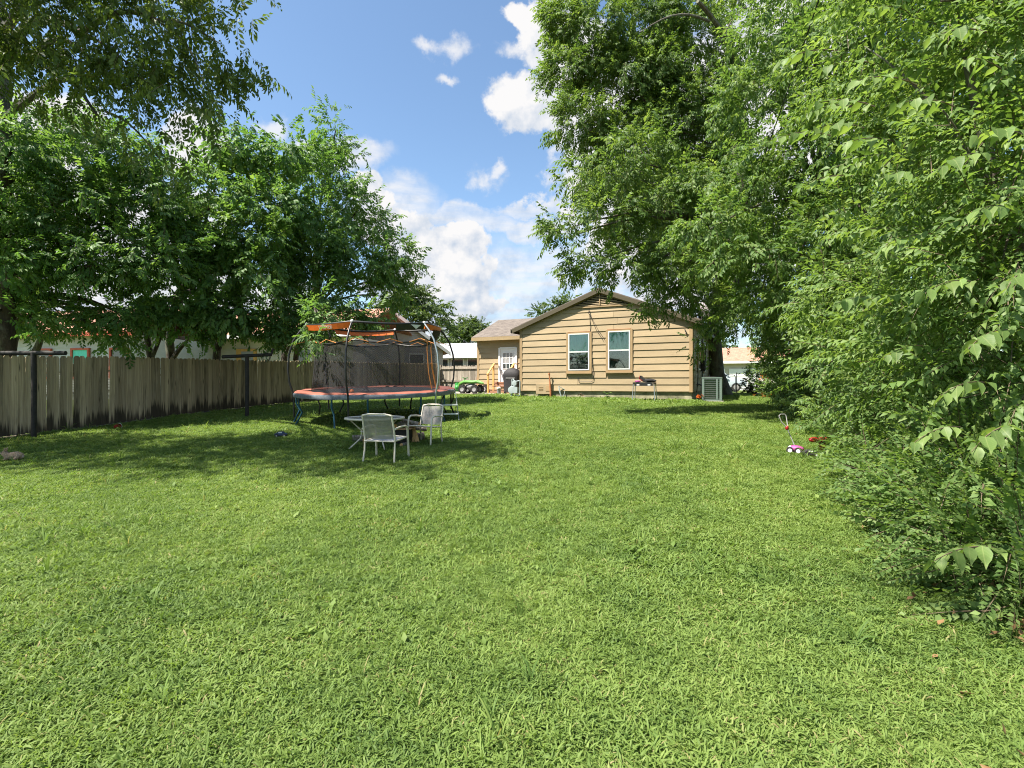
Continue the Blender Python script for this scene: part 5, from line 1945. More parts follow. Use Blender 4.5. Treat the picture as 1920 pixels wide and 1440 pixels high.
# house with white garage doors on the right
o5 = base_at(1372, 50)
n5 = tag(empty('garage_house', o5, math.radians(-20)), 'cream house with reddish roof and white garage doors beyond the car', 'house')
zE5 = EYE + 2.1 - o5.z
MB().box((0.5, 4, zE5 / 2), (9, 7.9, zE5)).build('wall', MAT['cream_siding'], n5)
gable_roof_x(n5, -4.5, 5.5, -0.5, 8.5, zE5 - 0.02, zE5 + 1.6, MAT['shingle_red'])
MB().box((0.5, -0.53, zE5), (10, 0.05, 0.22)).build('eave_fascia', MAT['white_paint'], n5)
for xx, ww in ((-1.05, 0.9), (0.95, 2.4), (-3.0, 2.4)):
    gd = MB().box((xx, -0.04, 1.05), (ww, 0.1, 2.1)).build('garage_door', MAT['white_paint'], n5)
    for i in range(3):
        MB().box((xx, -0.10, 0.55 + i * 0.5), (ww - 0.1, 0.02, 0.42)).build('door_panel', MAT['white_paint'], gd)


# parked car, pale blue, nose to the right
cp = base_at(1340, 41)
car = tag(empty('parked_car', cp, math.radians(-12)), 'pale blue white parked car half hidden behind the thick tree trunk', 'car')
sec = [(-2.2, 0.55, 0.95), (-2.1, 0.45, 1.05), (-1.2, 0.35, 1.08), (0.6, 0.35, 1.08), (1.2, 0.35, 1.05), (1.9, 0.40, 0.98), (2.15, 0.45, 0.85), (2.22, 0.5, 0.7)]
m = MB()
vs, fs = [], []
for (x, z0, z1) in sec:
    w = 0.88 if abs(x) < 2.0 else 0.74
    vs += [(x, -w, z0), (x, -w - 0.03, (z0 + z1) / 2), (x, -w + 0.06, z1), (x, w - 0.06, z1), (x, w + 0.03, (z0 + z1) / 2), (x, w, z0)]
for i in range(len(sec) - 1):
    for k in range(6):
        fs.append((i * 6 + k, i * 6 + 6 + k, i * 6 + 6 + (k + 1) % 6, i * 6 + (k + 1) % 6))
fs += [(0, 1, 2, 3, 4, 5), tuple((len(sec) - 1) * 6 + k for k in reversed(range(6)))]
m.add(vs, fs)
m.build('body', MAT['car_paint'], car, smooth=True)
m = MB()
m.prism([(-2.0, 1.05), (1.15, 1.05), (0.45, 1.60), (-0.1, 1.68), (-1.5, 1.66), (-1.9, 1.4)], -0.76, 0.76, 'y')
m.build('cabin', MAT['car_paint'], car)
m = MB()
m.prism([(0.1, 1.10), (1.02, 1.10), (0.42, 1.52), (0.1, 1.56)], -0.775, 0.775, 'y')
m.build('window', MAT['car_glass'], car)
m = MB()
m.prism([(-1.7, 1.10), (-0.0, 1.10), (-0.0, 1.57), (-1.5, 1.55)], -0.775, 0.775, 'y')
m.build('window', MAT['car_glass'], car)
for x in (-1.35, 1.42):
    for s in (-1, 1):
        w = MB()
        w.lathe([(0.2, -0.11), (0.34, -0.10), (0.34, 0.10), (0.2, 0.11)], 20, Matrix.Translation((x, s * 0.83, 0.34)) @ Matrix.Rotation(math.pi / 2, 4, 'X'))
        wo = w.build('wheel', MAT['rubber'], car, smooth=True)
        r = MB()
        r.lathe([(0.02, -0.125), (0.2, -0.115), (0.2, 0.115), (0.02, 0.125)], 14, Matrix.Translation((x, s * 0.83, 0.34)) @ Matrix.Rotation(math.pi / 2, 4, 'X'))
        r.build('rim', MAT['grey_plastic'], wo)
for s in (-1, 1):
    MB().ball((2.05, s * 0.66, 0.80), (0.14, 0.14, 0.09), 10, 6).build('headlight', MAT['vinyl'], car, smooth=True)
MB().ball((0.75, -0.95, 1.1), (0.1, 0.07, 0.07), 8, 6).build('mirror', MAT['car_paint'], car, smooth=True)

# tube gate between house and hedge
gA, gB = base_at(1343, 33.5), base_at(1379, 33.5)
gate = tag(empty('wire_gate', gA), 'grey tube gate with rounded corners and wire mesh beside the trunk', 'gate')
d = gB - gA
W_, Hh = d.length, 1.20
u = Vector((d.x, d.y, 0)).normalized()
fr = [u * 0 + Vector((0, 0, 0.08)), Vector((0, 0, Hh - 0.15)), u * 0.05 + Vector((0, 0, Hh - 0.05)), u * 0.15 + Vector((0, 0, Hh)), u * (W_ - 0.15) + Vector((0, 0, Hh)), u * (W_ - 0.05) + Vector((0, 0, Hh - 0.05)), u * W_ + Vector((0, 0, Hh - 0.15)), u * W_ + Vector((0, 0, 0.08))]
MB().tube(fr, 0.024, 6, closed=True).build('frame', MAT['meter_grey'], gate, smooth=True)
m = MB()
k = -Hh
while k < W_:
    for sgn in (1, -1):
        a0, a1 = max(0, k), min(W_, k + Hh)
        if a1 - a0 > 0.05:
            z0, z1 = (a0 - k, a1 - k) if sgn > 0 else (Hh - (a0 - k), Hh - (a1 - k))
            m.tube([u * a0 + Vector((0, 0, max(0.08, z0))), u * a1 + Vector((0, 0, max(0.08, z1)))], 0.0022, 3, cap=False)
    k += 0.07
m.build('wire_mesh', MAT['galv'], gate)['kind'] = 'stuff'
MB().tube([u * (W_ + 0.08) + Vector((0, 0, -0.1)), u * (W_ + 0.08) + Vector((0, 0, 1.35))], 0.03, 8).build('post', MAT['dark_steel'], gate)

# service wire from a pole beyond the frame down to the house corner
w0, w1 = HL(HW + 0.05, 0.4, EAVE + 0.05), P(1560, -75, 8.6)
pts = []
for i in range(25):
    s = i / 24
    p = w0.lerp(w1, s)
    p.z -= 0.55 * 4 * s * (1 - s)
    pts.append(p)
tag(MB().tube(pts, 0.013, 5).build('service_wire', MAT['wire']), 'thin black wire rising from the house corner through the right trees', 'wire')

# ------------------------------------------------------------------ foliage
def leaf_shape(kind, aspect=0.5, fold=0.12, curl=0.18):
    if kind == 2:
        v = [(0, 0, 0), (0.45, aspect / 2, fold * 0.6), (1, 0, -curl), (0.45, -aspect / 2, fold * 0.6)]
        f = [(0, 2, 1), (0, 3, 2)]
    elif kind == 4:
        v = [(0, 0, 0), (0.4, aspect / 2, 0.02 + fold), (0.45, 0, 0.03), (0.4, -aspect / 2, 0.02 + fold), (1, 0, -curl)]
        f = [(0, 2, 1), (0, 3, 2), (1, 2, 4), (2, 3, 4)]
    else:
        st = [(0.08, 0.36, 0.01), (0.32, 0.5, 0.03), (0.58, 0.36, 0.0), (0.80, 0.13, -0.07)]
        v = [(0, 0, 0)]
        for (x, w, z) in st:
            v += [(x, w * aspect, z + fold), (x, 0, z), (x, -w * aspect, z + fold)]
        v.append((1.0, 0, -curl))
        f = [(0, 2, 1), (0, 3, 2)]
        for k in range(3):
            a = 1 + 3 * k
            f += [(a, a + 1, a + 4), (a, a + 4, a + 3), (a + 1, a + 2, a + 5), (a + 1, a + 5, a + 4)]
        f += [(10, 11, 13), (11, 12, 13)]
    return np.array(v, float), np.array(f, int)


def rot_from(d, up_hint, roll):
    """rows of frames: x along d, z towards up_hint, rolled; arrays (n,3)"""
    d = d / np.linalg.norm(d, axis=1, keepdims=True)
    y = np.cross(up_hint, d)
    ny = np.linalg.norm(y, axis=1, keepdims=True)
    y = np.where(ny > 1e-3, y / np.maximum(ny, 1e-3), np.array([[0, 1.0, 0]]))
    z = np.cross(d, y)
    c, s = np.cos(roll)[:, None], np.sin(roll)[:, None]
    y2, z2 = y * c + z * s, z * c - y * s
    return np.stack([d, y2, z2], axis=2)      # columns


def twig_template(r, n_leaf, L, leaf, size, droop, spread=0.9, stem=True):
    """one leafy twig along +x; returns verts, tris, leaf id per tri (-1 stem)"""
    lv, lf = leaf
    V, Fc, ids = [], [], []
    off = 0
    for i in range(n_leaf):
        t = (i + 0.6) / n_leaf
        s = 1 if i % 2 == 0 else -1
        a = spread * (1.0 - 0.45 * t) * s + r.normal(0, 0.15)
        if i == n_leaf - 1:
            a = r.normal(0, 0.2)
        el = -droop * (0.6 + 0.4 * t) + r.normal(0, 0.22)
        d = np.array([[math.cos(a) * math.cos(el), math.sin(a) * math.cos(el), math.sin(el)]])
        R = rot_from(d, np.array([[0, 0, 1.0]]), r.normal(0, 0.35, 1))[0]
        sz = size * r.uniform(0.7, 1.2) * (0.75 + 0.5 * math.sin(math.pi * min(1, t * 0.9 + 0.1)))
        base = np.array([t * L, 0.01 * s, -0.12 * L * t * t])
        V.append((lv * sz) @ R.T + base)
        Fc.append(lf + off)
        ids += [i] * len(lf)
        off += len(lv)
    if stem:
        w = 0.005 * L + 0.0008
        sv = np.array([(0, w, 0), (0, -w, 0), (0.5 * L, w * .7, -0.03 * L), (0.5 * L, -w * .7, -0.03 * L), (L, 0, -0.12 * L)])
        V.append(sv)
        Fc.append(np.array([(0, 1, 2), (1, 3, 2), (2, 3, 4)]) + off)
        ids += [-1] * 3
    return np.concatenate(V), np.concatenate(Fc), np.array(ids)


def tri_mesh(name, V, T, rnd, mats, midx=None):
    me = bpy.data.meshes.new(name)
    me.vertices.add(len(V))
    me.vertices.foreach_set('co', V.astype(np.float32).ravel())
    me.loops.add(len(T) * 3)
    me.loops.foreach_set('vertex_index', T.astype(np.int32).ravel())
    me.polygons.add(len(T))
    me.polygons.foreach_set('loop_start', np.arange(0, len(T) * 3, 3, dtype=np.int32))
    for m in mats:
        me.materials.append(m)
    if midx is not None:
        me.polygons.foreach_set('material_index', midx.astype(np.int32))
    at = me.attributes.new('rnd', 'FLOAT', 'FACE')
    at.data.foreach_set('value', rnd.astype(np.float32))
    me.update(calc_edges=True)
    return me


TRI_TOTAL = [0]


def twig_positions(puffs, dens, r, clump=0.45, down=0.25, per_clump=9, shell=(0.5, 1.02), out_w=0.8, limit=None, ground_clear=0.1):
    """twig roots and directions: clumps of twigs scattered through the shell of each ellipsoid"""
    Ps, Ds = [], []
    for (c, rad, w) in puffs:
        c = np.array(c, float)
        rad = np.array(rad if hasattr(rad, '__len__') else (rad,) * 3, float)
        area = 4 * math.pi * (np.prod(rad) ** (2 / 3))
        n_cl = max(3, int(area * dens * w / per_clump))
        d = r.normal(size=(n_cl, 3))
        d /= np.linalg.norm(d, axis=1, keepdims=True)
        keep = d[:, 2] > -0.75 + 0.5 * r.random(n_cl)
        d = d[keep]
        f = r.uniform(shell[0], shell[1], size=(len(d), 1)) ** 0.8
        cc = c + d * rad * f
        k = per_clump
        cl = clump * r.uniform(0.6, 1.25, size=(len(d), 1, 1))
        pp = cc[:, None, :] + r.normal(size=(len(d), k, 3)) * cl * np.array([0.62, 0.62, 0.42])
        outw = (pp - c) / rad
        outw /= np.linalg.norm(outw, axis=2, keepdims=True) + 1e-6
        dd = outw * out_w + r.normal(size=pp.shape) * 0.45 + np.array([0, 0, -down])
        Ps.append(pp.reshape(-1, 3))
        Ds.append(dd.reshape(-1, 3))
    Pp, Dd = np.concatenate(Ps), np.concatenate(Ds)
    ok = Pp[:, 2] > ground(Pp[:, 0], Pp[:, 1]) + ground_clear
    if limit is not None:
        ok &= limit(Pp)
    return Pp[ok], Dd[ok]


def crown(name, parent, puffs, dens, leaf, n_leaf, L, size, mat, seed, droop=0.5, spread=0.9, clump=0.45, down=0.25, limit=None, shell=(0.5, 1.02), stem=True, per_clump=9, extra=None, big_leaves=0, scale_var=(0.6, 1.35), ground_clear=0.1, out_w=0.8):
    r = np.random.default_rng(seed)
    Pp, Dd = twig_positions(puffs, dens, r, clump, down, per_clump, shell, out_w, limit, ground_clear)
    if extra is not None:
        Pp, Dd = np.concatenate([Pp, extra[0]]), np.concatenate([Dd, extra[1]])
    N = len(Pp)
    NV = 7
    R = rot_from(Dd, np.tile([[0, 0, 1.0]], (N, 1)), r.normal(0, 0.45, N))
    S = r.uniform(*scale_var, size=N)
    which = r.integers(0, NV, N)
    tone = r.normal(0, 0.2, N)
    Vs, Ts, Rn, Mi = [], [], [], []
    off = 0
    cand = []
    for v in range(NV):
        tv, tf, ids = twig_template(r, n_leaf, L, leaf, size, droop, spread, stem)
        sel = np.nonzero(which == v)[0]
        if not len(sel):
            continue
        W = np.einsum('nij,kj->nki', R[sel], tv) * S[sel][:, None, None] + Pp[sel][:, None, :]
        nv = len(tv)
        T = tf[None] + (np.arange(len(sel)) * nv)[:, None, None] + off
        lr = r.normal(0, 0.17, size=(len(sel), n_leaf + 1))
        rn = np.clip(0.5 + tone[sel][:, None] + lr[:, ids], 0, 1)
        Vs.append(W.reshape(-1, 3))
        Ts.append(T.reshape(-1, 3))
        Rn.append(rn.ravel())
        Mi.append(np.broadcast_to((ids < 0).astype(int), (len(sel), len(ids))).ravel())
        off += nv * len(sel)
    V, T, rn, mi = np.concatenate(Vs), np.concatenate(Ts), np.concatenate(Rn), np.concatenate(Mi)
    me = tri_mesh(name, V - np.array(parent.location), T, rn, [mat, MAT['twig']], mi)
    TRI_TOTAL[0] += len(T)
    o = link(name, me, parent)
    o['kind'] = 'stuff'
    return o, Pp


def sprays_as_leaves(parent, roots, leaf, size, mat, seed, n_leaf, L, limit_n=300, bow=0.35):
    """the largest sprays of the nearest tree: every leaf an object of its own; leaves hang in two rows from an arching shoot"""
    r = np.random.default_rng(seed)
    shapes = []
    for k in range(5):
        lv, lf = leaf
        lv = lv.copy()
        lv[:, 2] += 0.05 * np.sin(lv[:, 0] * 6 + k) * (1 + lv[:, 1])
        lv[:, 1] *= r.uniform(0.85, 1.15)
        me = tri_mesh('leaf', lv, lf, np.full(len(lf), 0.35 + 0.13 * k), [mat])
        shapes.append(me)
    cnt = 0
    loc0 = np.array(parent.location)
    shoots = MB()
    for (p0, d) in roots:
        p0, d = np.array(p0, float), np.array(d, float)
        d /= np.linalg.norm(d)
        path = [Vector(p0 + d * L * t + np.array([0, 0, -bow * L * t * t]) - loc0) for t in np.linspace(0, 1, 7)]
        shoots.tube(path, [0.006, 0.0055, 0.005, 0.0045, 0.004, 0.003, 0.002], 4)
        side = np.cross(d, [0, 0, 1.0])
        side /= np.linalg.norm(side) + 1e-6
        for i in range(n_leaf):
            if cnt >= limit_n:
                break
            t = 0.12 + 0.88 * i / (n_leaf - 1)
            s = 1 if i % 2 else -1
            tang = d + np.array([0, 0, -2 * bow * t])
            ld = tang * 0.55 + side * s * 0.75 * (1 - 0.6 * t) + np.array([0, 0, -0.55]) + r.normal(size=3) * 0.16
            Rm = rot_from(ld[None], np.array([[0, 0, 1.0]]) + side[None] * s * 0.3, r.normal(0, 0.4, 1))[0]
            sz = size * r.uniform(0.75, 1.15) * (0.7 + 0.5 * math.sin(math.pi * (0.15 + 0.75 * t)))
            o = bpy.data.objects.new('leaf', shapes[r.integers(0, 5)])
            COL.objects.link(o)
            o.parent = parent
            M4 = Matrix([list(Rm[k] * sz) + [0] for k in range(3)] + [[0, 0, 0, 1]])
            p = path[0].lerp(path[-1], 0) if False else Vector(p0 + d * L * t + np.array([0, 0, -bow * L * t * t]) - loc0)
            M4.translation = p
            o.matrix_local = M4
            cnt += 1
    shoots.build('shoot', MAT['twig'], parent)['kind'] = 'stuff'
    return cnt


def limb_mesh(base, targets, r0, seed, up=0.45):
    """trunk and limbs towards the clumps of the crown"""
    r = random.Random(seed)
    m = MB()
    for (path, ra, rb) in targets:
        n = len(path)
        m.tube([Vector(p) for p in path], [ra + (rb - ra) * (i / (n - 1)) for i in range(n)], 9)
    return m


def bend(a, b, sag=0.12, n=7, seed=0):
    rr = random.Random(seed)
    a, b = Vector(a), Vector(b)
    out = []
    w = Vector((rr.uniform(-1, 1), rr.uniform(-1, 1), 0)) * (b - a).length * 0.05
    for i in range(n):
        s = i / (n - 1)
        p = a.lerp(b, s)
        p += Vector((0, 0, 1)) * sag * (b - a).length * math.sin(math.pi * s) + w * math.sin(math.pi * s * 1.3)
        out.append(p)
    return out


def tree(name, base, label, cat, group, trunk_path, trunk_r, limbs, bark, smooth=True):
    """an Empty at the tree's foot with its trunk and its branches"""
    o = tag(empty(name, base), label, cat, group)
    b = Vector(base)
    n = len(trunk_path)
    MB().tube([Vector(p) - b for p in trunk_path], [trunk_r[0] + (trunk_r[1] - trunk_r[0]) * (i / (n - 1)) + (0.35 * trunk_r[0] if i == 0 else 0) for i in range(n)], 12).build('trunk', bark, o, smooth=True)
    for k, (a, c, ra, rb) in enumerate(limbs):
        pts = bend(a, c, 0.10, 8, k + int(ra * 1000))
        MB().tube([p - b for p in pts], [ra + (rb - ra) * (i / 7) for i in range(8)], 7).build('branch', bark, o, smooth=True)
    return o


def pf(px, py, Y, r, w=1.0):
    p = P(px, py, Y)
    return ((p.x, p.y, p.z), r, w)


def gbase(x, y):
    return Vector((x, y, gz(x, y) - 0.05))


def auto_limbs(fork, puffs, ra, rb=0.02, k=None):
    out = []
    for i, (c, r, w) in enumerate(puffs):
        if k and i >= k:
            break
        out.append((Vector(fork), Vector(c), ra, rb))
    return out


LEAF2 = leaf_shape(2, 0.46)
LEAF2W = leaf_shape(2, 0.58)
LEAF4 = leaf_shape(4, 0.48)
LEAF4B = leaf_shape(4, 0.56, 0.08)
LEAF12 = leaf_shape(12, 0.62, 0.07, 0.16)

# ---- left: tall overhanging tree (throws the long shade on the lawn)
puffs = [pf(90, 60, 8.4, (1.2, 1.1, 0.9)), pf(230, 60, 8.2, (1.2, 1.1, 0.8)), pf(350, 70, 7.9, (0.8, 0.9, 0.55)), pf(405, 90, 7.8, (0.36, 0.5, 0.45), 0.8), pf(395, 165, 7.9, (0.28, 0.35, 0.25), 0.7),
         pf(150, 150, 8.6, (1.0, 1.0, 0.5)), pf(280, 150, 8.2, (0.8, 0.9, 0.55)), pf(335, 215, 8.2, (0.42, 0.5, 0.32), 0.7), pf(250, 240, 8.6, (0.55, 0.6, 0.36), 0.8), pf(40, 150, 9.4, (0.7, 0.8, 0.45), 0.6),
         pf(100, -120, 8.0, (1.4, 1.3, 1.0)), pf(280, -110, 7.6, (1.3, 1.2, 0.9)), pf(410, -40, 7.6, (0.6, 0.7, 0.4), 0.8), pf(-140, 40, 8.6, (1.2, 1.2, 1.0)), pf(300, 300, 9.0, (0.3, 0.4, 0.25), 0.5),
         pf(-260, -60, 8, (1.5, 1.5, 1.3)), pf(60, -330, 7.0, (1.5, 1.3, 1.0)), pf(-100, -250, 7.4, (1.7, 1.5, 1.3)), pf(-420, 120, 8.6, (1.7, 1.6, 1.3)), pf(-560, 260, 9, (1.6, 1.6, 1.3)), ((-9.6, 7.0, 7.2), (1.5, 1.3, 1.0), 1.2), ((-11.6, 7.4, 7.6), (1.6, 1.3, 1.1), 1.2), ((-7.8, 6.8, 8.2), (1.4, 1.3, 1.0), 1.0), ((-10.2, 8.8, 8.8), (1.8, 1.4, 1.2), 1.2), ((-12.6, 9.6, 6.4), (1.6, 1.5, 1.1), 1.2), ((-13.8, 7.6, 8.4), (1.7, 1.4, 1.2), 1.2), ((-8.4, 9.2, 9.4), (1.6, 1.4, 1.1), 1.0), pf(-330, 300, 9.6, (1.2, 1.3, 1.0))]
tb_ = gbase(-13.1, 13.2)
fork = P(8, 120, 13.2)
t1 = tree('tall_maple_tree', tb_, 'tall tree leaning in from the upper left with drooping dark sprays', 'tree', 'trees along the left fence',
          [tb_, tb_ + Vector((0.05, 0, 3)), Vector((-13.12, 13.2, 5.5)), fork, fork + Vector((-0.1, -0.2, 2.5))], (0.21, 0.14),
          [(P(10, 130, 13.2), P(160, 62, 9.5), 0.13, 0.05), (P(150, 64, 9.5), P(300, 40, 8.2), 0.06, 0.026), (P(290, 42, 8.2), P(405, 80, 7.8), 0.03, 0.008), (P(10, 220, 13.2), P(210, 215, 8.8), 0.09, 0.02), (P(5, 60, 13.2), P(120, -60, 9), 0.12, 0.03), (P(60, 110, 11.6), P(200, 150, 8.6), 0.07, 0.02), (P(200, 210, 8.8), P(300, 300, 8.6), 0.024, 0.008), (P(0, 0, 13.2), P(-100, -120, 9), 0.12, 0.03), (P(300, 42, 8.2), P(390, 160, 7.9), 0.016, 0.006), (P(150, 64, 9.5), P(280, 180, 8.2), 0.034, 0.01)], MAT['bark_dark'])
crown('crown', t1, puffs, 25, LEAF2, 12, 0.36, 0.086, MAT['leaf_high'], 11, droop=0.75, clump=0.34, down=0.65, per_clump=10, shell=(0.25, 1.05), out_w=0.5)

# ---- left: the row of trees behind the fence
rowA = [pf(70, 250, 15.0, (1.6, 1.2, 0.75)), pf(190, 300, 14.6, (1.5, 1.2, 0.8)), pf(-40, 340, 15, (1.5, 1.3, 1.1)), pf(90, 380, 14.2, (1.7, 1.3, 1.1)), pf(250, 400, 14.4, (1.4, 1.2, 1.0)), pf(50, 490, 13.8, (1.4, 1.2, 0.9)),
        pf(180, 500, 13.8, (1.5, 1.2, 1.0)), pf(300, 500, 14.2, (1.2, 1.1, 1.0)), pf(110, 585, 14.4, (1.4, 1.0, 0.5), 0.8), pf(-80, 520, 14, (1.4, 1.2, 1.1)), pf(20, 590, 14.6, (1.0, 0.9, 0.5), 0.8), pf(230, 590, 14.6, (1.1, 1.0, 0.5), 0.8), pf(300, 330, 15.0, (0.9, 0.9, 0.7)), pf(10, 270, 12.8, (0.9, 0.7, 0.8)), pf(-10, 400, 12.6, (0.9, 0.7, 0.9)), pf(5, 510, 12.6, (0.9, 0.7, 0.8)), pf(-10, 600, 12.6, (0.8, 0.6, 0.45)), pf(60, 612, 13.6, (0.9, 0.8, 0.28), 0.8), pf(170, 614, 14.2, (1.0, 0.8, 0.26), 0.7), pf(265, 608, 14.8, (0.8, 0.8, 0.30), 0.8), pf(232, 635, 14.6, (0.35, 0.4, 0.18), 0.5), pf(120, 330, 14.6, (1.2, 1.0, 0.8)), pf(130, 440, 13.6, (1.1, 0.9, 0.7))]
b1 = gbase(-14.4, 15.0)
f1 = P(60, 590, 14.8)
t2 = tree('ash_tree', b1, 'bushy tree behind the far left end of the fence with feathery bright sprays', 'tree', 'trees along the left fence',
          [b1, P(12, 690, 15.0), P(20, 640, 15.0), P(45, 560, 14.8)], (0.21, 0.14), auto_limbs(P(45, 560, 14.8), rowA, 0.09) + [(P(45, 690, 15), P(85, 628, 14.8), 0.12, 0.06)], MAT['bark_dark'])
crown('crown', t2, rowA, 26, LEAF2, 13, 0.46, 0.12, MAT['leaf_left'], 12, droop=0.45, clump=0.36, down=0.3, per_clump=10, shell=(0.35, 1.05))

rowB = [pf(430, 290, 17.0, (0.9, 1.0, 0.7)), pf(440, 245, 17.0, (0.45, 0.6, 0.5), 0.7), pf(540, 300, 17.2, (1.2, 1.1, 0.7)), pf(400, 360, 17.0, (1.1, 1.1, 1.0)), pf(500, 400, 16.6, (1.6, 1.3, 1.2)), pf(380, 480, 16.0, (1.2, 1.1, 1.1)),
        pf(470, 520, 16.0, (1.4, 1.2, 1.1)), pf(350, 570, 15.6, (0.9, 0.9, 0.6)), pf(440, 590, 15.8, (1.1, 1.0, 0.55)), pf(330, 420, 16.5, (0.9, 0.9, 0.9)), pf(345, 608, 15.8, (0.9, 0.8, 0.34), 0.8), pf(430, 610, 16.0, (0.9, 0.8, 0.30), 0.7), pf(385, 634, 16.2, (0.4, 0.4, 0.2), 0.6), pf(490, 605, 16.6, (1.0, 0.9, 0.34), 0.8), pf(470, 450, 16, (1.2, 1.0, 0.9))]
b2 = gbase(-12.3, 18.5)
t3 = tree('mulberry_tree', b2, 'rounded tree with leaning forked trunk behind the middle of the left fence', 'tree', 'trees along the left fence',
          [b2, P(322, 690, 18.5), P(318, 640, 18.4), P(330, 560, 18.0), P(380, 480, 17.2)], (0.17, 0.10), auto_limbs(P(340, 550, 17.8), rowB, 0.07) + [(P(305, 705, 18.4), P(352, 640, 18.0), 0.10, 0.06), (P(350, 640, 18), P(400, 600, 17), 0.05, 0.02)], MAT['bark_dark'])
crown('crown', t3, rowB, 27, LEAF2W, 12, 0.44, 0.125, MAT['leaf_left'], 13, droop=0.55, clump=0.38, down=0.3, per_clump=10, shell=(0.35, 1.05))

rowC = [pf(625, 245, 19.5, (0.55, 0.7, 0.7), 0.6), pf(635, 290, 19.5, (0.7, 0.8, 0.7), 0.9), pf(590, 330, 19.2, (1.2, 1.2, 0.9)), pf(670, 390, 19.5, (1.1, 1.1, 0.9)), pf(600, 420, 18.8, (1.5, 1.3, 1.1)), pf(710, 430, 19.5, (0.7, 0.9, 0.7)),
        pf(740, 490, 19.5, (0.8, 0.9, 0.8)), pf(670, 500, 18.8, (1.4, 1.3, 1.0)), pf(590, 520, 18.0, (1.3, 1.2, 1.0)), pf(720, 555, 19.6, (1.0, 1.0, 0.55), 0.9), pf(620, 580, 17.6, (1.1, 1.0, 0.55)), pf(545, 590, 17.6, (1.0, 1.0, 0.6)),
        pf(602, 632, 13.4, (0.28, 0.3, 0.28), 0.9), pf(545, 630, 16.6, (0.8, 0.8, 0.36)), pf(585, 460, 17.6, (1.2, 1.0, 0.9)), pf(590, 600, 14.2, (0.5, 0.5, 0.3), 0.9), pf(640, 600, 16.5, (0.9, 0.9, 0.35), 0.9), pf(520, 640, 17.5, (0.7, 0.7, 0.25), 0.7), pf(560, 620, 17, (0.8, 0.8, 0.35), 0.9), pf(700, 600, 19.2, (0.8, 0.8, 0.35), 0.6), pf(520, 480, 18, (1.1, 1.1, 1.1)), pf(742, 520, 19.6, (0.45, 0.6, 0.5), 0.8)]
b3 = gbase(-9.15, 21.6)
t4 = tree('elm_tree', b3, 'spire topped tree hanging over the trampoline behind the fence', 'tree', 'trees along the left fence',
          [b3, P(553, 690, 21.6), P(557, 650, 21.3), P(582, 590, 20.3), P(600, 520, 19.4)], (0.12, 0.09), auto_limbs(P(585, 590, 20.3), rowC, 0.06), MAT['bark_dark'])
crown('crown', t4, rowC, 25, LEAF2, 12, 0.46, 0.125, MAT['leaf_left'], 14, droop=0.6, clump=0.38, down=0.35, per_clump=10, shell=(0.3, 1.05))
# smaller stems standing behind the fence
for k, (px, Y, px2, py2, lab, r) in enumerate(((405, 18.6, 412, 600, 'forked slim trunk behind the fence left of the second clothesline post', 0.15), (532, 21.2, 538, 600, 'dark slim trunk behind the fence right of the second clothesline post', 0.14), (284, 17.2, 270, 590, 'leaning slim trunk behind the fence left of the forked one', 0.12))):
    bb = gbase(P(px, 720, Y).x, Y)
    pu = [pf(px2 + 10, py2 - 40, Y, (0.9, 0.8, 0.6)), pf(px2 - 30, py2 - 10, Y, (0.7, 0.7, 0.4), 0.8)]
    tk = tree('young_tree', bb, lab, 'tree', 'trees along the left fence', [bb, P(px, 680, Y), P((px + px2) / 2, 640, Y), P(px2, py2, Y)], (r, r * 0.7), auto_limbs(P(px2, py2 + 10, Y), pu, 0.05) + [(P(px, 672, Y), P(px + 28, 610, Y), r * 0.6, 0.03)], MAT['bark_dark'])
    crown('crown', tk, pu, 20, LEAF2W, 10, 0.4, 0.11, MAT['leaf_left'], 31 + k, droop=0.6, clump=0.34, shell=(0.3, 1.05))

# ---- right: the big tree beside the house
b5 = gbase(11.9, 29.0)
big = [pf(1110, 60, 27.0, (2.1, 2.0, 1.9)), pf(1060, 140, 26.5, (1.1, 1.4, 1.0)), pf(1180, 150, 27.0, (2.4, 2.0, 1.8)), pf(1085, 235, 26.0, (1.5, 1.6, 1.5)), pf(1180, 270, 26.5, (2.2, 2.0, 1.8)), pf(1280, 80, 27.5, (2.3, 2.0, 1.9), 0.7), pf(1290, 230, 27.0, (2.4, 2.0, 1.8)),
       pf(1240, 380, 27.0, (2.3, 2.0, 1.8)), pf(1150, 350, 26.5, (1.6, 1.6, 1.2)), pf(1330, 360, 26.5, (2.2, 2.0, 1.8)), pf(1350, 480, 26.5, (1.9, 1.8, 1.4)), pf(1400, 150, 27, (2.0, 1.8, 1.7), 0.6), pf(1200, -60, 28, (2.8, 2.4, 2.2)), pf(1050, 30, 27, (0.9, 1.1, 1.1)), pf(1400, -40, 28, (2.7, 2.4, 2.0), 0.8),
       pf(1350, 575, 27, (1.5, 1.5, 0.8)), pf(1395, 560, 26, (1.6, 1.5, 1.2)), pf(1430, 450, 26, (2.0, 1.9, 1.8)), pf(1270, 470, 26.5, (1.8, 1.6, 1.3)), pf(1235, 190, 27.5, (1.8, 1.6, 1.4)), pf(1240, 130, 26.5, (1.6, 1.4, 1.3)), pf(1330, 190, 27, (1.8, 1.5, 1.4)), pf(1330, 280, 26.5, (1.8, 1.5, 1.4)), pf(1220, 40, 27, (1.8, 1.5, 1.3)), pf(1120, 130, 27, (1.4, 1.3, 1.3)), pf(1200, 430, 26.5, (1.7, 1.6, 1.3))]
f5 = P(1345, 560, 29.0)
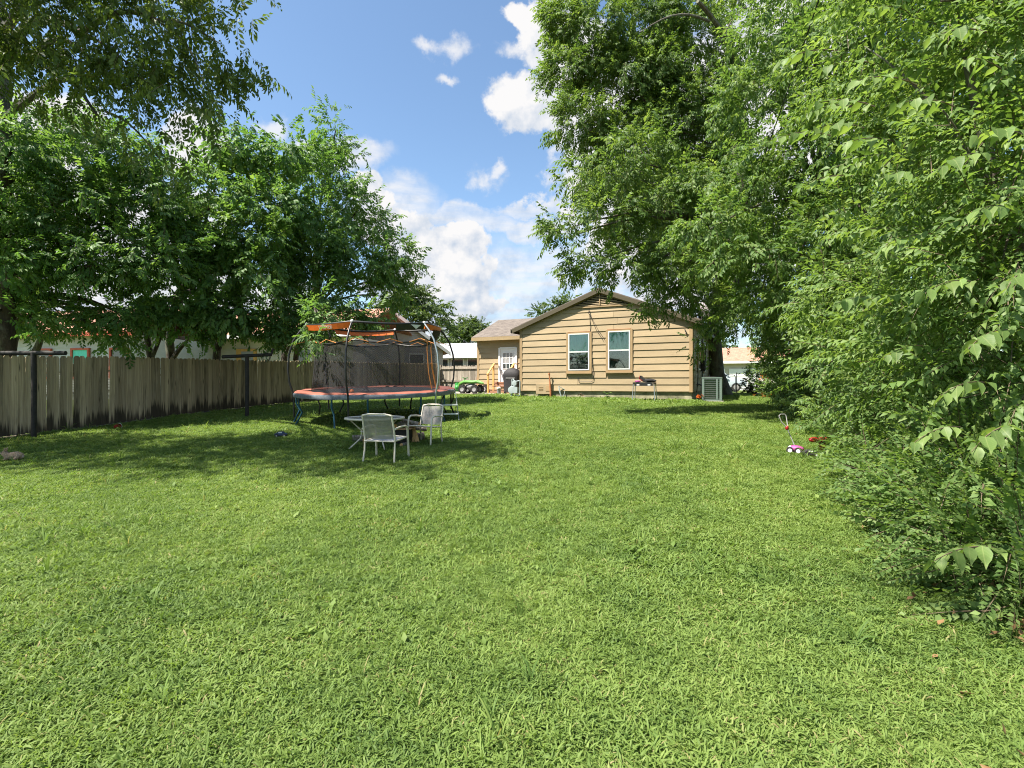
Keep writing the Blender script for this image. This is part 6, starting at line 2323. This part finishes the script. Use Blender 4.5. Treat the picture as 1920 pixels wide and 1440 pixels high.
tbig = tree('shade_tree', b5, 'very large tree with thick dark trunk standing right of the tan house', 'tree', 'trees on the right side',
            [b5, P(1344, 700, 29.0), P(1340, 640, 29), P(1336, 600, 29), P(1350, 520, 28.5), P(1385, 300, 27.5), P(1375, 110, 27)], (0.44, 0.20),
            auto_limbs(P(1345, 470, 28.5), big[2:12], 0.15, 0.025) + [(P(1384, 120, 26.5), P(1310, 6, 24.5), 0.16, 0.09), (P(1330, 40, 25), P(1200, 60, 22.5), 0.07, 0.02), (P(1310, 8, 24.5), P(1270, -80, 24), 0.08, 0.03), (P(1350, 80, 25.5), P(1400, 10, 25), 0.06, 0.02), (P(1385, 300, 27.5), P(1180, 200, 27), 0.10, 0.015), (P(1345, 620, 29), P(1375, 600, 28.5), 0.14, 0.09), (P(1330, 640, 28.7), P(1300, 560, 26), 0.15, 0.05), (P(1385, 300, 27.5), P(1090, 240, 26), 0.07, 0.012), (P(1360, 420, 28), P(1150, 350, 26.5), 0.1, 0.015)], MAT['bark'])
crown('crown', tbig, big, 23, LEAF2, 12, 0.58, 0.155, MAT['leaf_right'], 21, droop=0.5, clump=0.42, down=0.3, per_clump=11, shell=(0.4, 1.04))

# ---- right: tree whose long limb reaches over the lawn (throws the short shadows before the house)
lim = [pf(1065, 420, 14.6, (0.6, 0.7, 0.45)), pf(1040, 445, 14.4, (0.25, 0.3, 0.25), 0.8), pf(1140, 420, 14.8, (1.15, 1.1, 0.85)), pf(1105, 500, 14.6, (0.75, 0.8, 0.65)), pf(1190, 510, 14.8, (1.05, 1.0, 0.75)), pf(1280, 500, 15.2, (1.2, 1.1, 0.8)), pf(1130, 330, 15, (1.0, 1.0, 0.65)), pf(1250, 390, 15.5, (1.4, 1.3, 1.1)),
       pf(1250, 545, 16.6, (0.75, 0.7, 0.45)), pf(1222, 580, 16.2, (0.55, 0.6, 0.28), 0.9), pf(1285, 560, 16.6, (0.6, 0.7, 0.3), 0.8), pf(1310, 642, 17, (0.25, 0.3, 0.26), 0.6), pf(1362, 590, 17, (0.45, 0.6, 0.4), 0.8), pf(1200, 300, 15.5, (1.2, 1.2, 0.9)), pf(1330, 440, 16, (1.2, 1.2, 0.9)), pf(1260, 560, 15.4, (0.7, 0.7, 0.3), 0.9)]
bL = gbase(10.3, 17.6)
tL = tree('box_elder_tree', bL, 'tree behind the right hedge with one long leafy limb reaching over the lawn', 'tree', 'trees on the right side',
          [bL, P(1500, 690, 17.4), P(1480, 600, 17.3), P(1440, 480, 17.2), P(1400, 380, 16.8), P(1370, 250, 16.5)], (0.19, 0.08), auto_limbs(P(1430, 470, 17.1), lim, 0.09, 0.012), MAT['bark'])
crown('crown', tL, lim, 25, LEAF2, 12, 0.44, 0.115, MAT['leaf_right'], 27, droop=0.55, clump=0.36, down=0.35, per_clump=10, shell=(0.35, 1.04))

# ---- right: hedge of small trees and shrubs
hed = lambda Pp: Pp[:, 0] > np.interp(Pp[:, 1], [p[0] for p in HEDGE], [p[1] for p in HEDGE]) - 0.25 - 0.30 * np.clip(Pp[:, 2] - ground(Pp[:, 0], Pp[:, 1]), 0, 5)
pC = [pf(1480, 60, 13, (1.4, 1.3, 1.2)), pf(1440, 200, 13.5, (1.4, 1.4, 1.2)), pf(1360, 330, 14.5, (1.2, 1.3, 0.9)), pf(1420, 380, 13.5, (1.4, 1.4, 1.1)), pf(1330, 430, 12.6, (0.85, 0.9, 0.55)), pf(1390, 490, 12.6, (1.15, 1.15, 0.8)), pf(1480, 480, 12.5, (1.3, 1.3, 1.1)), pf(1520, 300, 12, (1.3, 1.3, 1.2)),
      pf(1570, 120, 11.5, (1.3, 1.2, 1.2)), pf(1600, -40, 11.5, (1.5, 1.4, 1.2)), pf(1450, 580, 13.5, (1.2, 1.2, 0.8)), pf(1540, 560, 12, (1.2, 1.2, 0.9)), pf(1400, 600, 16, (1.2, 1.2, 0.7)), pf(1660, 60, 10.5, (1.3, 1.3, 1.2)), pf(1620, 250, 10.5, (1.2, 1.2, 1.2)), pf(1640, 420, 10, (1.2, 1.2, 1.0)), pf(1740, -60, 9.5, (1.5, 1.4, 1.2))]
bC = gbase(9.2, 13.6)
tC = tree('hackberry_tree', bC, 'tall bright yellow green tree in the middle of the right hedge', 'tree', 'trees on the right side',
          [bC, bC + Vector((0, 0, 1.6)), P(1560, 480, 13.4), P(1540, 300, 13.2), P(1530, 100, 13)], (0.16, 0.07), auto_limbs(P(1545, 380, 13.2), pC, 0.06, 0.012), MAT['bark'])
crown('crown', tC, pC, 27, LEAF4, 12, 0.40, 0.105, MAT['leaf_hedge'], 22, droop=0.55, clump=0.36, down=0.3, per_clump=10, shell=(0.45, 1.05))

pD = [pf(1410, 640, 21, (1.2, 1.4, 0.9)), pf(1470, 660, 18, (1.3, 1.4, 1.1)), pf(1440, 720, 20, (0.9, 1.2, 0.7)), pf(1520, 690, 15, (1.2, 1.3, 1.1)), pf(1500, 620, 16, (1.3, 1.3, 1.0)), pf(1560, 740, 13, (1.0, 1.1, 0.9)), pf(1600, 660, 12.5, (1.2, 1.2, 1.2)), pf(1570, 800, 11.5, (0.8, 0.9, 0.6)), pf(1640, 780, 10.5, (1.1, 1.1, 1.0)), pf(1490, 760, 17, (0.7, 0.9, 0.5)), pf(1455, 745, 17.2, (0.7, 0.8, 0.8)), pf(1530, 770, 14, (0.8, 0.8, 0.6)), pf(1480, 700, 16, (1.0, 0.9, 0.9)), pf(1700, 740, 9.5, (1.2, 1.2, 1.2))]
bD = gbase(9.9, 16.5)
tD = tree('overgrown_shrub', bD, 'dense dark green shrub mass behind the toy mower', 'shrub', 'shrubs on the right side',
          [bD, bD + Vector((0, 0, 0.7)), bD + Vector((0, 0, 1.3))], (0.07, 0.05), auto_limbs(bD + Vector((0, 0, 0.8)), pD, 0.04, 0.01), MAT['bark'])
crown('crown', tD, pD, 27, LEAF4, 12, 0.34, 0.09, MAT['leaf_privet'], 23, droop=0.5, clump=0.32, down=0.2, per_clump=10, limit=hed, shell=(0.45, 1.05))

# small leaved shrub along the grass edge
pB = [pf(1640, 880, 7.2, (0.75, 0.9, 0.6)), pf(1740, 900, 5.9, (0.8, 0.9, 0.65)), pf(1840, 920, 4.9, (0.75, 0.8, 0.65)), pf(1800, 1020, 4.6, (0.6, 0.7, 0.45)), pf(1900, 1060, 3.9, (0.6, 0.6, 0.5)), pf(1700, 980, 5.6, (0.5, 0.6, 0.35)), pf(1590, 850, 8.6, (0.6, 0.8, 0.5)), pf(1900, 950, 4.3, (0.7, 0.7, 0.6)), pf(1960, 1100, 3.5, (0.5, 0.5, 0.5)), pf(1760, 860, 6.5, (0.9, 0.9, 0.7))]
bB = gbase(5.3, 5.4)
tB = tree('privet_shrub', bB, 'low arching shrub with small paired leaves along the right lawn edge', 'shrub', 'shrubs on the right side',
          [bB, bB + Vector((0, 0, 0.3)), bB + Vector((0.05, 0, 0.6))], (0.05, 0.03), auto_limbs(bB + Vector((0, 0, 0.1)), pB[:3], 0.008, 0.003), MAT['bark'])
crown('crown', tB, pB, 125, leaf_shape(4, 0.55, 0.06, 0.08), 22, 0.42, 0.050, MAT['leaf_privet'], 24, droop=0.15, spread=1.15, clump=0.26, down=0.1, per_clump=8, limit=hed, shell=(0.4, 1.08), ground_clear=0.05)

# nearest tree: big toothed leaves on long shoots
pA = [pf(1850, 130, 5.6, (0.9, 0.9, 0.8)), pf(1740, 250, 6.2, (0.8, 0.9, 0.8)), pf(1900, 330, 4.9, (0.7, 0.8, 0.7)), pf(1790, 430, 5.6, (0.8, 0.8, 0.7)), pf(1700, 560, 6.5, (0.9, 0.9, 0.7)), pf(1870, 560, 4.9, (0.8, 0.8, 0.7)), pf(1900, 720, 4.6, (0.7, 0.7, 0.6)), pf(1780, 680, 5.8, (0.9, 0.9, 0.7)), pf(1850, 810, 5.0, (0.7, 0.7, 0.5)), pf(1660, 700, 7.5, (0.9, 0.9, 0.8)), pf(1830, -60, 5.4, (1.1, 1.1, 0.8)), pf(1700, 100, 7.0, (1.0, 1.0, 0.9)), pf(1960, 480, 4.6, (0.8, 0.8, 1.0)), pf(1980, 150, 4.8, (1.0, 1.0, 1.0)), pf(1620, 600, 8.5, (1.0, 1.0, 0.9)), ((1.0, 2.0, 4.45), (0.5, 0.4, 0.16), 0.8), pf(1730, 800, 6.6, (0.8, 0.8, 0.6))]  # the clump overhead is added out of view to shade the lawn edge
bA = gbase(5.6, 5.0)
tA = tree('paper_mulberry_tree', bA, 'nearest tree at the right edge with large toothed lime green leaves', 'tree', 'trees on the right side',
          [bA, bA + Vector((-0.1, 0, 1.2)), P(1900, 420, 5.2), P(1840, 250, 5.3), P(1800, 60, 5.4)], (0.07, 0.03), auto_limbs(P(1900, 420, 5.2), pA[:8], 0.014, 0.004) + [(P(1905, 420, 5.0), P(1620, 90, 6), 0.025, 0.006), (P(1990, 60, 5), P(1760, 0, 5), 0.03, 0.012), (P(1800, 60, 5.4), Vector((1.1, 2.1, 4.6)), 0.010, 0.004), (P(1880, 370, 4.8), P(1760, 210, 4.8), 0.014, 0.006)], MAT['bark'])  # one thin limb runs to the added overhead clump
crown('crown', tA, pA, 36, LEAF4, 14, 0.46, 0.076, MAT['leaf_big'], 25, droop=0.5, clump=0.22, down=0.28, per_clump=8, shell=(0.45, 1.12), out_w=1.0)
roots = []
rs = random.Random(5)
for (px, py, Y, dx, dy, dz) in ((1640, 120, 4.9, -1, -0.2, 0.15), (1620, 240, 4.6, -1, -0.25, 0.2), (1790, 200, 4.2, -1, -0.2, 0.3), (1720, 330, 4.4, -0.9, -0.4, 0.1), (1890, 140, 3.9, -0.8, -0.3, 0.3), (1850, 290, 3.8, -0.9, -0.35, 0.0), (1760, 440, 4.5, -1, -0.2, 0.1), (1905, 400, 3.6, -0.8, -0.4, 0.2),
                                (1700, 560, 5.0, -1, -0.3, 0.25), (1830, 530, 4.0, -0.9, -0.3, 0.15), (1900, 620, 3.6, -0.9, -0.4, 0.1), (1740, 650, 4.9, -1, -0.3, 0.15), (1860, 720, 3.9, -0.9, -0.3, 0.2), (1640, 680, 6.0, -1, -0.2, 0.2), (1900, 800, 3.5, -0.8, -0.4, 0.1), (1800, 800, 4.3, -1, -0.3, 0.1),
                                (1880, 1030, 3.4, -1, -0.2, 0.3), (1850, 60, 4.2, -0.9, -0.2, 0.1), (1930, 520, 3.3, -0.7, -0.5, 0.1), (1600, 200, 5.4, -1, -0.2, 0.1), (1700, 20, 5.2, -0.9, -0.3, 0.1), (1680, 430, 5.2, -1, -0.2, 0.15), (1930, 260, 3.5, -0.8, -0.3, 0.2),
                                (1570, 95, 4.9, -1, -0.1, 0.1), (1640, 200, 4.3, -1, -0.1, 0.35), (1560, 255, 4.8, -1, -0.15, 0.25), (1690, 270, 4.1, -0.95, -0.2, 0.25), (1600, 330, 5.0, -1, -0.1, 0.1), (1720, 160, 4.0, -0.95, -0.2, 0.3), (1650, 560, 5.2, -1, -0.2, 0.2)):
    p = P(px, py, Y)
    roots.append(((p.x, p.y, p.z), (dx, dy, dz)))
sprays_as_leaves(tA, roots, LEAF12, 0.135, MAT['leaf_single'], 77, 10, 0.58)

# ---- bank of growth behind the hedge, shutting off the view
pE = [((x, y, gz(x, y) + h), (1.6, 1.6, 1.4), 1.0) for (x, y) in ((8.5, 5.0), (9.5, 8.5), (11.0, 11.5), (12.5, 15), (13.5, 19), (15.0, 23.0), (17.5, 27)) for h in (1.2, 3.6, 6.0, 8.4)]
bE = gbase(11.5, 11)
tE = tree('back_tree', bE, 'dark tangled trees filling the space behind the right hedge', 'tree', 'trees on the right side',
          [bE, bE + Vector((0, 0, 3)), bE + Vector((0.2, 0, 6))], (0.2, 0.1), [], MAT['bark_dark'])
crown('crown', tE, pE, 15, leaf_shape(2, 0.6), 10, 0.6, 0.17, MAT['leaf_privet'], 26, clump=0.5, per_clump=9, shell=(0.3, 1.05))

# ---- far shrubs and flowers on the right
pF = [pf(1418, 716, 31, (0.7, 0.7, 0.8)), pf(1405, 736, 31, (0.45, 0.5, 0.4)), pf(1428, 735, 31, (0.7, 0.7, 0.5))]
bF = gbase(pF[0][0][0], 31)
tF = tree('flowering_bush', bF, 'dark bush with pale pink blossom beside the wire gate', 'bush', 'shrubs on the right side', [bF, bF + Vector((0, 0, 0.3)), bF + Vector((0, 0, 0.7))], (0.05, 0.03), auto_limbs(bF + Vector((0, 0, 0.2)), pF, 0.03, 0.01), MAT['bark_dark'])
crown('crown', tF, pF, 26, LEAF2W, 9, 0.3, 0.10, MAT['leaf_wine'], 41, clump=0.25)
crown('blossom', tF, [pf(1412, 728, 30.4, (0.5, 0.5, 0.4))], 8, LEAF2W, 4, 0.16, 0.08, MAT['petal_pink'], 42, clump=0.16, stem=False)
pG = [pf(1432, 700, 26, (0.7, 0.8, 0.9)), pf(1425, 735, 26.5, (0.6, 0.6, 0.45)), pf(1450, 735, 24, (0.8, 0.8, 0.6))]
bG = gbase(pG[0][0][0], 26)
tG = tree('trumpet_vine_bush', bG, 'yellow green bush with scattered orange blossom at the far end of the hedge', 'bush', 'shrubs on the right side', [bG, bG + Vector((0, 0, 0.3)), bG + Vector((0, 0, 0.8))], (0.05, 0.03), auto_limbs(bG + Vector((0, 0, 0.2)), pG, 0.03, 0.01), MAT['bark_dark'])
crown('crown', tG, pG, 26, LEAF2W, 9, 0.3, 0.10, MAT['leaf_hedge'], 43, clump=0.25)
crown('blossom', tG, [pf(1432, 715, 25.4, (0.55, 0.5, 0.9)), pf(1428, 742, 25.2, (0.5, 0.4, 0.25))], 5, LEAF2W, 4, 0.15, 0.075, MAT['petal_orange'], 44, clump=0.2, stem=False)

# ---- far trees beyond the houses
for k, (px, Y, lab, pu) in enumerate((
        (795, 52, 'broad dark tree behind the gabled house roof', [pf(790, 570, 52, (2.2, 2, 1.8)), pf(765, 560, 52, (1.6, 1.6, 1.5)), pf(812, 600, 51, (1.7, 1.6, 1.4)), pf(760, 610, 51, (1.8, 1.6, 1.6)), pf(825, 630, 51, (1.1, 1.2, 1.2)), pf(740, 580, 52, (1.6, 1.6, 1.6))]),
        (880, 75, 'rounded pale tree on the skyline left of the wing roof', [pf(875, 618, 75, (2.3, 2.2, 1.7)), pf(895, 622, 75, (2.2, 2.0, 1.7)), pf(855, 635, 75, (1.8, 1.8, 1.7)), pf(880, 645, 74, (3.4, 2.2, 1.8)), pf(915, 640, 75, (1.6, 1.6, 1.5)), pf(840, 650, 74, (1.4, 1.4, 1.3))]),
        (1045, 60, 'small tree top showing above the left slope of the roof', [pf(1040, 580, 60, (1.5, 1.5, 0.9)), pf(1065, 568, 60, (1.3, 1.3, 0.8)), pf(1015, 590, 60, (1.1, 1.2, 0.7)), pf(1060, 600, 60, (2.6, 1.8, 1.4))]))):
    bb = gbase(P(px, 720, Y).x, Y)
    c0_ = Vector(pu[0][0])
    tk = tree('distant_tree', bb, lab, 'tree', 'trees on the skyline', [bb, bb + Vector((0, 0, 1.5)), Vector((bb.x, bb.y, c0_.z))], (0.25, 0.12), auto_limbs(Vector((bb.x, bb.y, c0_.z - 1.5)), pu, 0.09, 0.03), MAT['bark'])
    crown('crown', tk, pu, 7, LEAF2W, 10, 0.8, 0.26, MAT['leaf_far'], 51 + k, clump=0.55, down=0.2, per_clump=9, shell=(0.35, 1.04), stem=False)
pH = [((x, y, gz(x, y) + h), (3.4, 3, 2.6), 1.0) for (x, y, h) in ((-52, 40, 3), (-46, 44, 4.5), (-40, 46, 3), (-34, 48, 4.5), (-29, 50, 3.2), (-24, 52, 4.2), (30, 62, 3), (38, 60, 4.5), (46, 55, 4), (25, 66, 4.5), (52, 48, 4))]
tH = tag(empty('far_woodland', (0, 60, 0)), 'far belt of trees closing the horizon behind the neighbouring houses', 'trees', None, 'stuff')
crown('foliage', tH, pH, 3.2, LEAF2W, 10, 1.0, 0.36, MAT['leaf_far'], 61, clump=0.8, per_clump=9, shell=(0.3, 1.05), stem=False)

# shrub at the foot of the wall and saplings on the fence
pI = [((*HL(4.35, -0.25)[:2], gz(*HL(4.35, -0.25)[:2]) + 0.16), (0.14, 0.1, 0.14), 1.0)]
bI = on_ground(HL(4.35, -0.22))
tI = tree('seedling', bI, 'small leafy seedling against the foundation between the two windows', 'seedling', None, [bI, bI + Vector((0, 0, 0.1)), bI + Vector((0, 0, 0.22))], (0.012, 0.008), [], MAT['bark'])
crown('crown', tI, pI, 90, LEAF4B, 6, 0.14, 0.07, MAT['leaf_left'], 71, clump=0.07, per_clump=4, ground_clear=0.0)
print('foliage triangles', TRI_TOTAL[0])

# ------------------------------------------------------------------ grass
def blade_clump(name, mat, n, rad, hmin, hmax, wmin, wmax, lean, seed, tall=False):
    r = np.random.default_rng(seed)
    V, T, rn = [], [], []
    off = 0
    for i in range(n):
        a0 = r.uniform(0, 2 * math.pi)
        rr = rad * math.sqrt(r.random())
        b = np.array([rr * math.cos(a0), rr * math.sin(a0), -0.005])
        az = r.uniform(0, 2 * math.pi)
        L = r.uniform(hmin, hmax)
        w = r.uniform(wmin, wmax)
        th = r.uniform(*lean)                 # start elevation
        curl = r.uniform(0.7, 2.3)            # how far it arches over
        seg = 4
        p = b.copy()
        d = np.array([math.cos(az), math.sin(az), 0])
        side = np.array([-math.sin(az), math.cos(az), 0])
        tw = r.normal(0, 0.4)
        side = side * math.cos(tw) + np.array([0, 0, 1]) * math.sin(tw)
        rows = []
        for k in range(seg + 1):
            t = k / seg
            ww = w * (1 - 0.15 * t if k < seg else 0) * (0.7 + 0.6 * math.sin(math.pi * (0.15 + 0.7 * t)))
            rows.append((p - side * ww / 2, p + side * ww / 2))
            e = th - curl * t
            p = p + (d * math.cos(e) + np.array([0, 0, math.sin(e)])) * L / seg
            p[2] = max(p[2], 0.004)
        vs = [q for row in rows[:-1] for q in row] + [rows[-1][0]]
        V += vs
        for k in range(seg - 1):
            o_ = off + 2 * k
            T += [(o_, o_ + 1, o_ + 3), (o_, o_ + 3, o_ + 2)]
        o_ = off + 2 * (seg - 1)
        T.append((o_, o_ + 1, o_ + 2))
        rn += [float(np.clip(r.normal(0.5, 0.22), 0, 1))] * (2 * seg - 1)
        off += len(vs)
    me = tri_mesh(name, np.array(V), np.array(T), np.array(rn), [mat])
    return bpy.data.objects.new(name, me)


def rosette(name, mat, n, size, seed):
    r = np.random.default_rng(seed)
    V, T, rn = [], [], []
    off = 0
    lv, lf = leaf_shape(4, 0.55, 0.06, 0.2)
    for i in range(n):
        a = r.uniform(0, 2 * math.pi)
        el = r.uniform(0.1, 1.1)
        d = np.array([[math.cos(a) * math.cos(el), math.sin(a) * math.cos(el), math.sin(el)]])
        R = rot_from(d, np.array([[0, 0, 1.0]]), r.normal(0, 0.4, 1))[0]
        b = np.array([0.05 * r.normal(), 0.05 * r.normal(), 0.0 + 0.05 * r.random()])
        V.append((lv * size * r.uniform(0.6, 1.2)) @ R.T + b)
        T.append(lf + off)
        rn += [float(np.clip(r.normal(0.6, 0.2), 0, 1))] * len(lf)
        off += len(lv)
    return bpy.data.objects.new(name, tri_mesh(name, np.concatenate(V), np.concatenate(T), np.array(rn), [mat]))


def scatter(name, label, pts, rots, scl, idx, sources, cat=None):
    src = bpy.data.collections.new(name + '_sources')
    for o in sources:
        src.objects.link(o)
    me = bpy.data.meshes.new(name)
    me.from_pydata([tuple(p) for p in pts], [], [])
    for (nm, ty, data, key) in (('rot', 'FLOAT_VECTOR', rots.ravel(), 'vector'), ('scl', 'FLOAT', scl, 'value'), ('idx', 'INT', idx, 'value')):
        a = me.attributes.new(nm, ty, 'POINT')
        a.data.foreach_set(key, np.asarray(data))
    o = link(name, me)
    ng = bpy.data.node_groups.new(name + '_scatter', 'GeometryNodeTree')
    ng.interface.new_socket('Geometry', in_out='INPUT', socket_type='NodeSocketGeometry')
    ng.interface.new_socket('Geometry', in_out='OUTPUT', socket_type='NodeSocketGeometry')
    N = ng.nodes
    gi, go = N.new('NodeGroupInput'), N.new('NodeGroupOutput')
    ci = N.new('GeometryNodeCollectionInfo')
    ci.inputs['Collection'].default_value = src
    ci.inputs['Separate Children'].default_value = True
    ci.inputs['Reset Children'].default_value = True
    ip = N.new('GeometryNodeInstanceOnPoints')
    ip.inputs['Pick Instance'].default_value = True

    def attr(nm, ty):
        n = N.new('GeometryNodeInputNamedAttribute')
        n.data_type = ty
        n.inputs['Name'].default_value = nm
        return n.outputs['Attribute']
    Lk = ng.links
    Lk.new(gi.outputs[0], ip.inputs['Points'])
    Lk.new(ci.outputs[0], ip.inputs['Instance'])
    Lk.new(attr('idx', 'INT'), ip.inputs['Instance Index'])
    Lk.new(attr('rot', 'FLOAT_VECTOR'), ip.inputs['Rotation'])
    Lk.new(attr('scl', 'FLOAT'), ip.inputs['Scale'])
    Lk.new(ip.outputs[0], go.inputs[0])
    md = o.modifiers.new('scatter', 'NODES')
    md.node_group = ng
    return tag(o, label, cat, None, 'stuff')


def lawn_points(n_try, ymin, ymax, dens, seed, xmin=-16, xmax=17):
    """random points on the lawn, thinned by dens(x, y) points per square metre"""
    r = np.random.default_rng(seed)
    area = (xmax - xmin) * (ymax - ymin)
    dmax = n_try / area
    x, y = r.uniform(xmin, xmax, n_try), r.uniform(ymin, ymax, n_try)
    # the view wedge plus a margin
    ok = (np.abs(x) < 1.06 * y + 1.4)
    ok &= r.random(n_try) * dmax < dens(x, y)
    fx = np.interp(y, [FA[1] - 20, FA[1], FB[1]], [FA[0] - 7.8, FA[0], FB[0]])
    hx = np.interp(y, [p[0] for p in HEDGE], [p[1] for p in HEDGE])
    edge = 0.22 * np.sin(y * 3.1) + 0.12 * np.sin(y * 7.7)
    ok &= (x > fx + 0.20 + 0.10 * np.sin(y * 4.3))
    p_keep = np.clip(1 - (x - hx - edge - 0.1) / 0.7, 0.06, 1) * np.interp(hx - x + 0.5 * np.sin(y * 1.7 + x * 2.1), [-0.3, 0.2, 1.9], [0.45, 0.5, 1.0])
    ok &= r.random(n_try) < p_keep
    # off the house and the patio
    lx = (x - HO.x) * C25 - (y - HO.y) * S25
    ly = (x - HO.x) * S25 + (y - HO.y) * C25
    ok &= ~((ly > 0.06) & (lx > -0.02) & (lx < HW + 0.02) & (ly < 12))
    ok &= ~((ly > 1.3 + 0.05 * np.sin(lx * 9)) & (lx > -5.6) & (lx <= 0.0) & (ly < 10))
    return x[ok], y[ok], r


srcs = [blade_clump('blades_%s' % 'abcdef'[k], MAT['grass'], 44, 0.10, 0.045, 0.105, 0.0055, 0.0095, (0.6, 1.45), 100 + k) for k in range(6)]
srcs += [blade_clump('tall_%s' % 'abc'[k], MAT['weed'], 9, 0.03, 0.16, 0.30, 0.006, 0.011, (0.95, 1.5), 120 + k) for k in range(3)]
srcs += [rosette('weed_%s' % 'ab'[k], MAT['weed'], 16, 0.075, 130 + k) for k in range(2)]
srcs.sort(key=lambda o: o.name)       # the node picks in name order: a-f blades, a-c tall, a-b weed
X1, Y1, r1 = lawn_points(330000, 0.6, 7.5, lambda x, y: np.clip(900 - 75 * y, 360, 820), 201, -9, 7)
X2, Y2, r2 = lawn_points(260000, 7.5, 33, lambda x, y: np.clip(400 - 13 * y, 100, 310), 202)
X, Y = np.concatenate([X1, X2]), np.concatenate([Y1, Y2])
n = len(X)
r = np.random.default_rng(9)
idx = r.integers(0, 6, n)
lx = (X - HO.x) * C25 - (Y - HO.y) * S25
ly = (X - HO.x) * S25 + (Y - HO.y) * C25
tallp = np.where(np.sin(X * 0.9 + 1.3) * np.sin(Y * 1.1 + X * 0.35) > 0.45, 0.012, 0.003)
idx = np.where(r.random(n) < tallp, r.integers(6, 9, n), idx)
strip = (ly > -3.0) & (ly < 1.3) & (lx > -2.5) & (lx < HW + 0.5)
idx = np.where(strip & (r.random(n) < 0.55 * np.clip(1 + ly / 3.0, 0, 1) ** 0.5), r.integers(9, 11, n), idx)
idx = np.where(~strip & (Y > 3) & (r.random(n) < np.where(np.sin(X * 1.3 - 0.7) * np.sin(Y * 1.6 + 0.4 * X) > 0.55, 0.03, 0.001)), r.integers(9, 11, n), idx)
scl = r.uniform(0.46, 0.80, n) * np.clip(0.92 + 0.045 * Y, 1.0, 1.5) * np.where(strip, 1.25, 1.0)
scl *= 0.86 + 0.30 * (np.sin(X * 1.7 + 0.6 * Y) * np.sin(Y * 1.3 - 0.4 * X) * 0.5 + 0.5)
rots = np.stack([r.normal(0, 0.10, n), r.normal(0, 0.10, n), r.uniform(0, 6.283, n)], 1).astype(np.float32)
pts = np.stack([X, Y, ground(X, Y)], 1)
scatter('grass', 'bright green uncut grass covering the whole yard', pts, rots, scl.astype(np.float32), idx.astype(np.int32), srcs)
print('grass clumps', n)

# dead leaves and litter under the hedge and a few on the grass
dl = []
for k in range(3):
    lv, lf = leaf_shape(4, 0.55, 0.16, -0.25)
    dl.append(bpy.data.objects.new('litter_%s' % 'abc'[k], tri_mesh('litter', lv * 0.07, lf, np.full(len(lf), 0.2 + 0.3 * k), [MAT['dead_leaf']])))
r = np.random.default_rng(33)
yy = 1.6 + 14 * r.random(5200) ** 1.6
hx = np.interp(yy, [p[0] for p in HEDGE], [p[1] for p in HEDGE])
xx = hx + 0.1 + 1.5 * r.random(5200) ** 1.3 - 0.9 * (r.random(5200) < 0.10) * r.random(5200)
pts = np.stack([xx, yy, ground(xx, yy) + r.uniform(0.012, 0.045, 5200)], 1)
rots = np.stack([r.normal(0, 0.5, 5200), r.normal(0, 0.5, 5200), r.uniform(0, 6.28, 5200)], 1).astype(np.float32)
scatter('leaf_litter', 'brown dead leaves strewn under the right hedge', pts, rots, r.uniform(0.5, 1.2, 5200).astype(np.float32), r.integers(0, 3, 5200).astype(np.int32), dl)
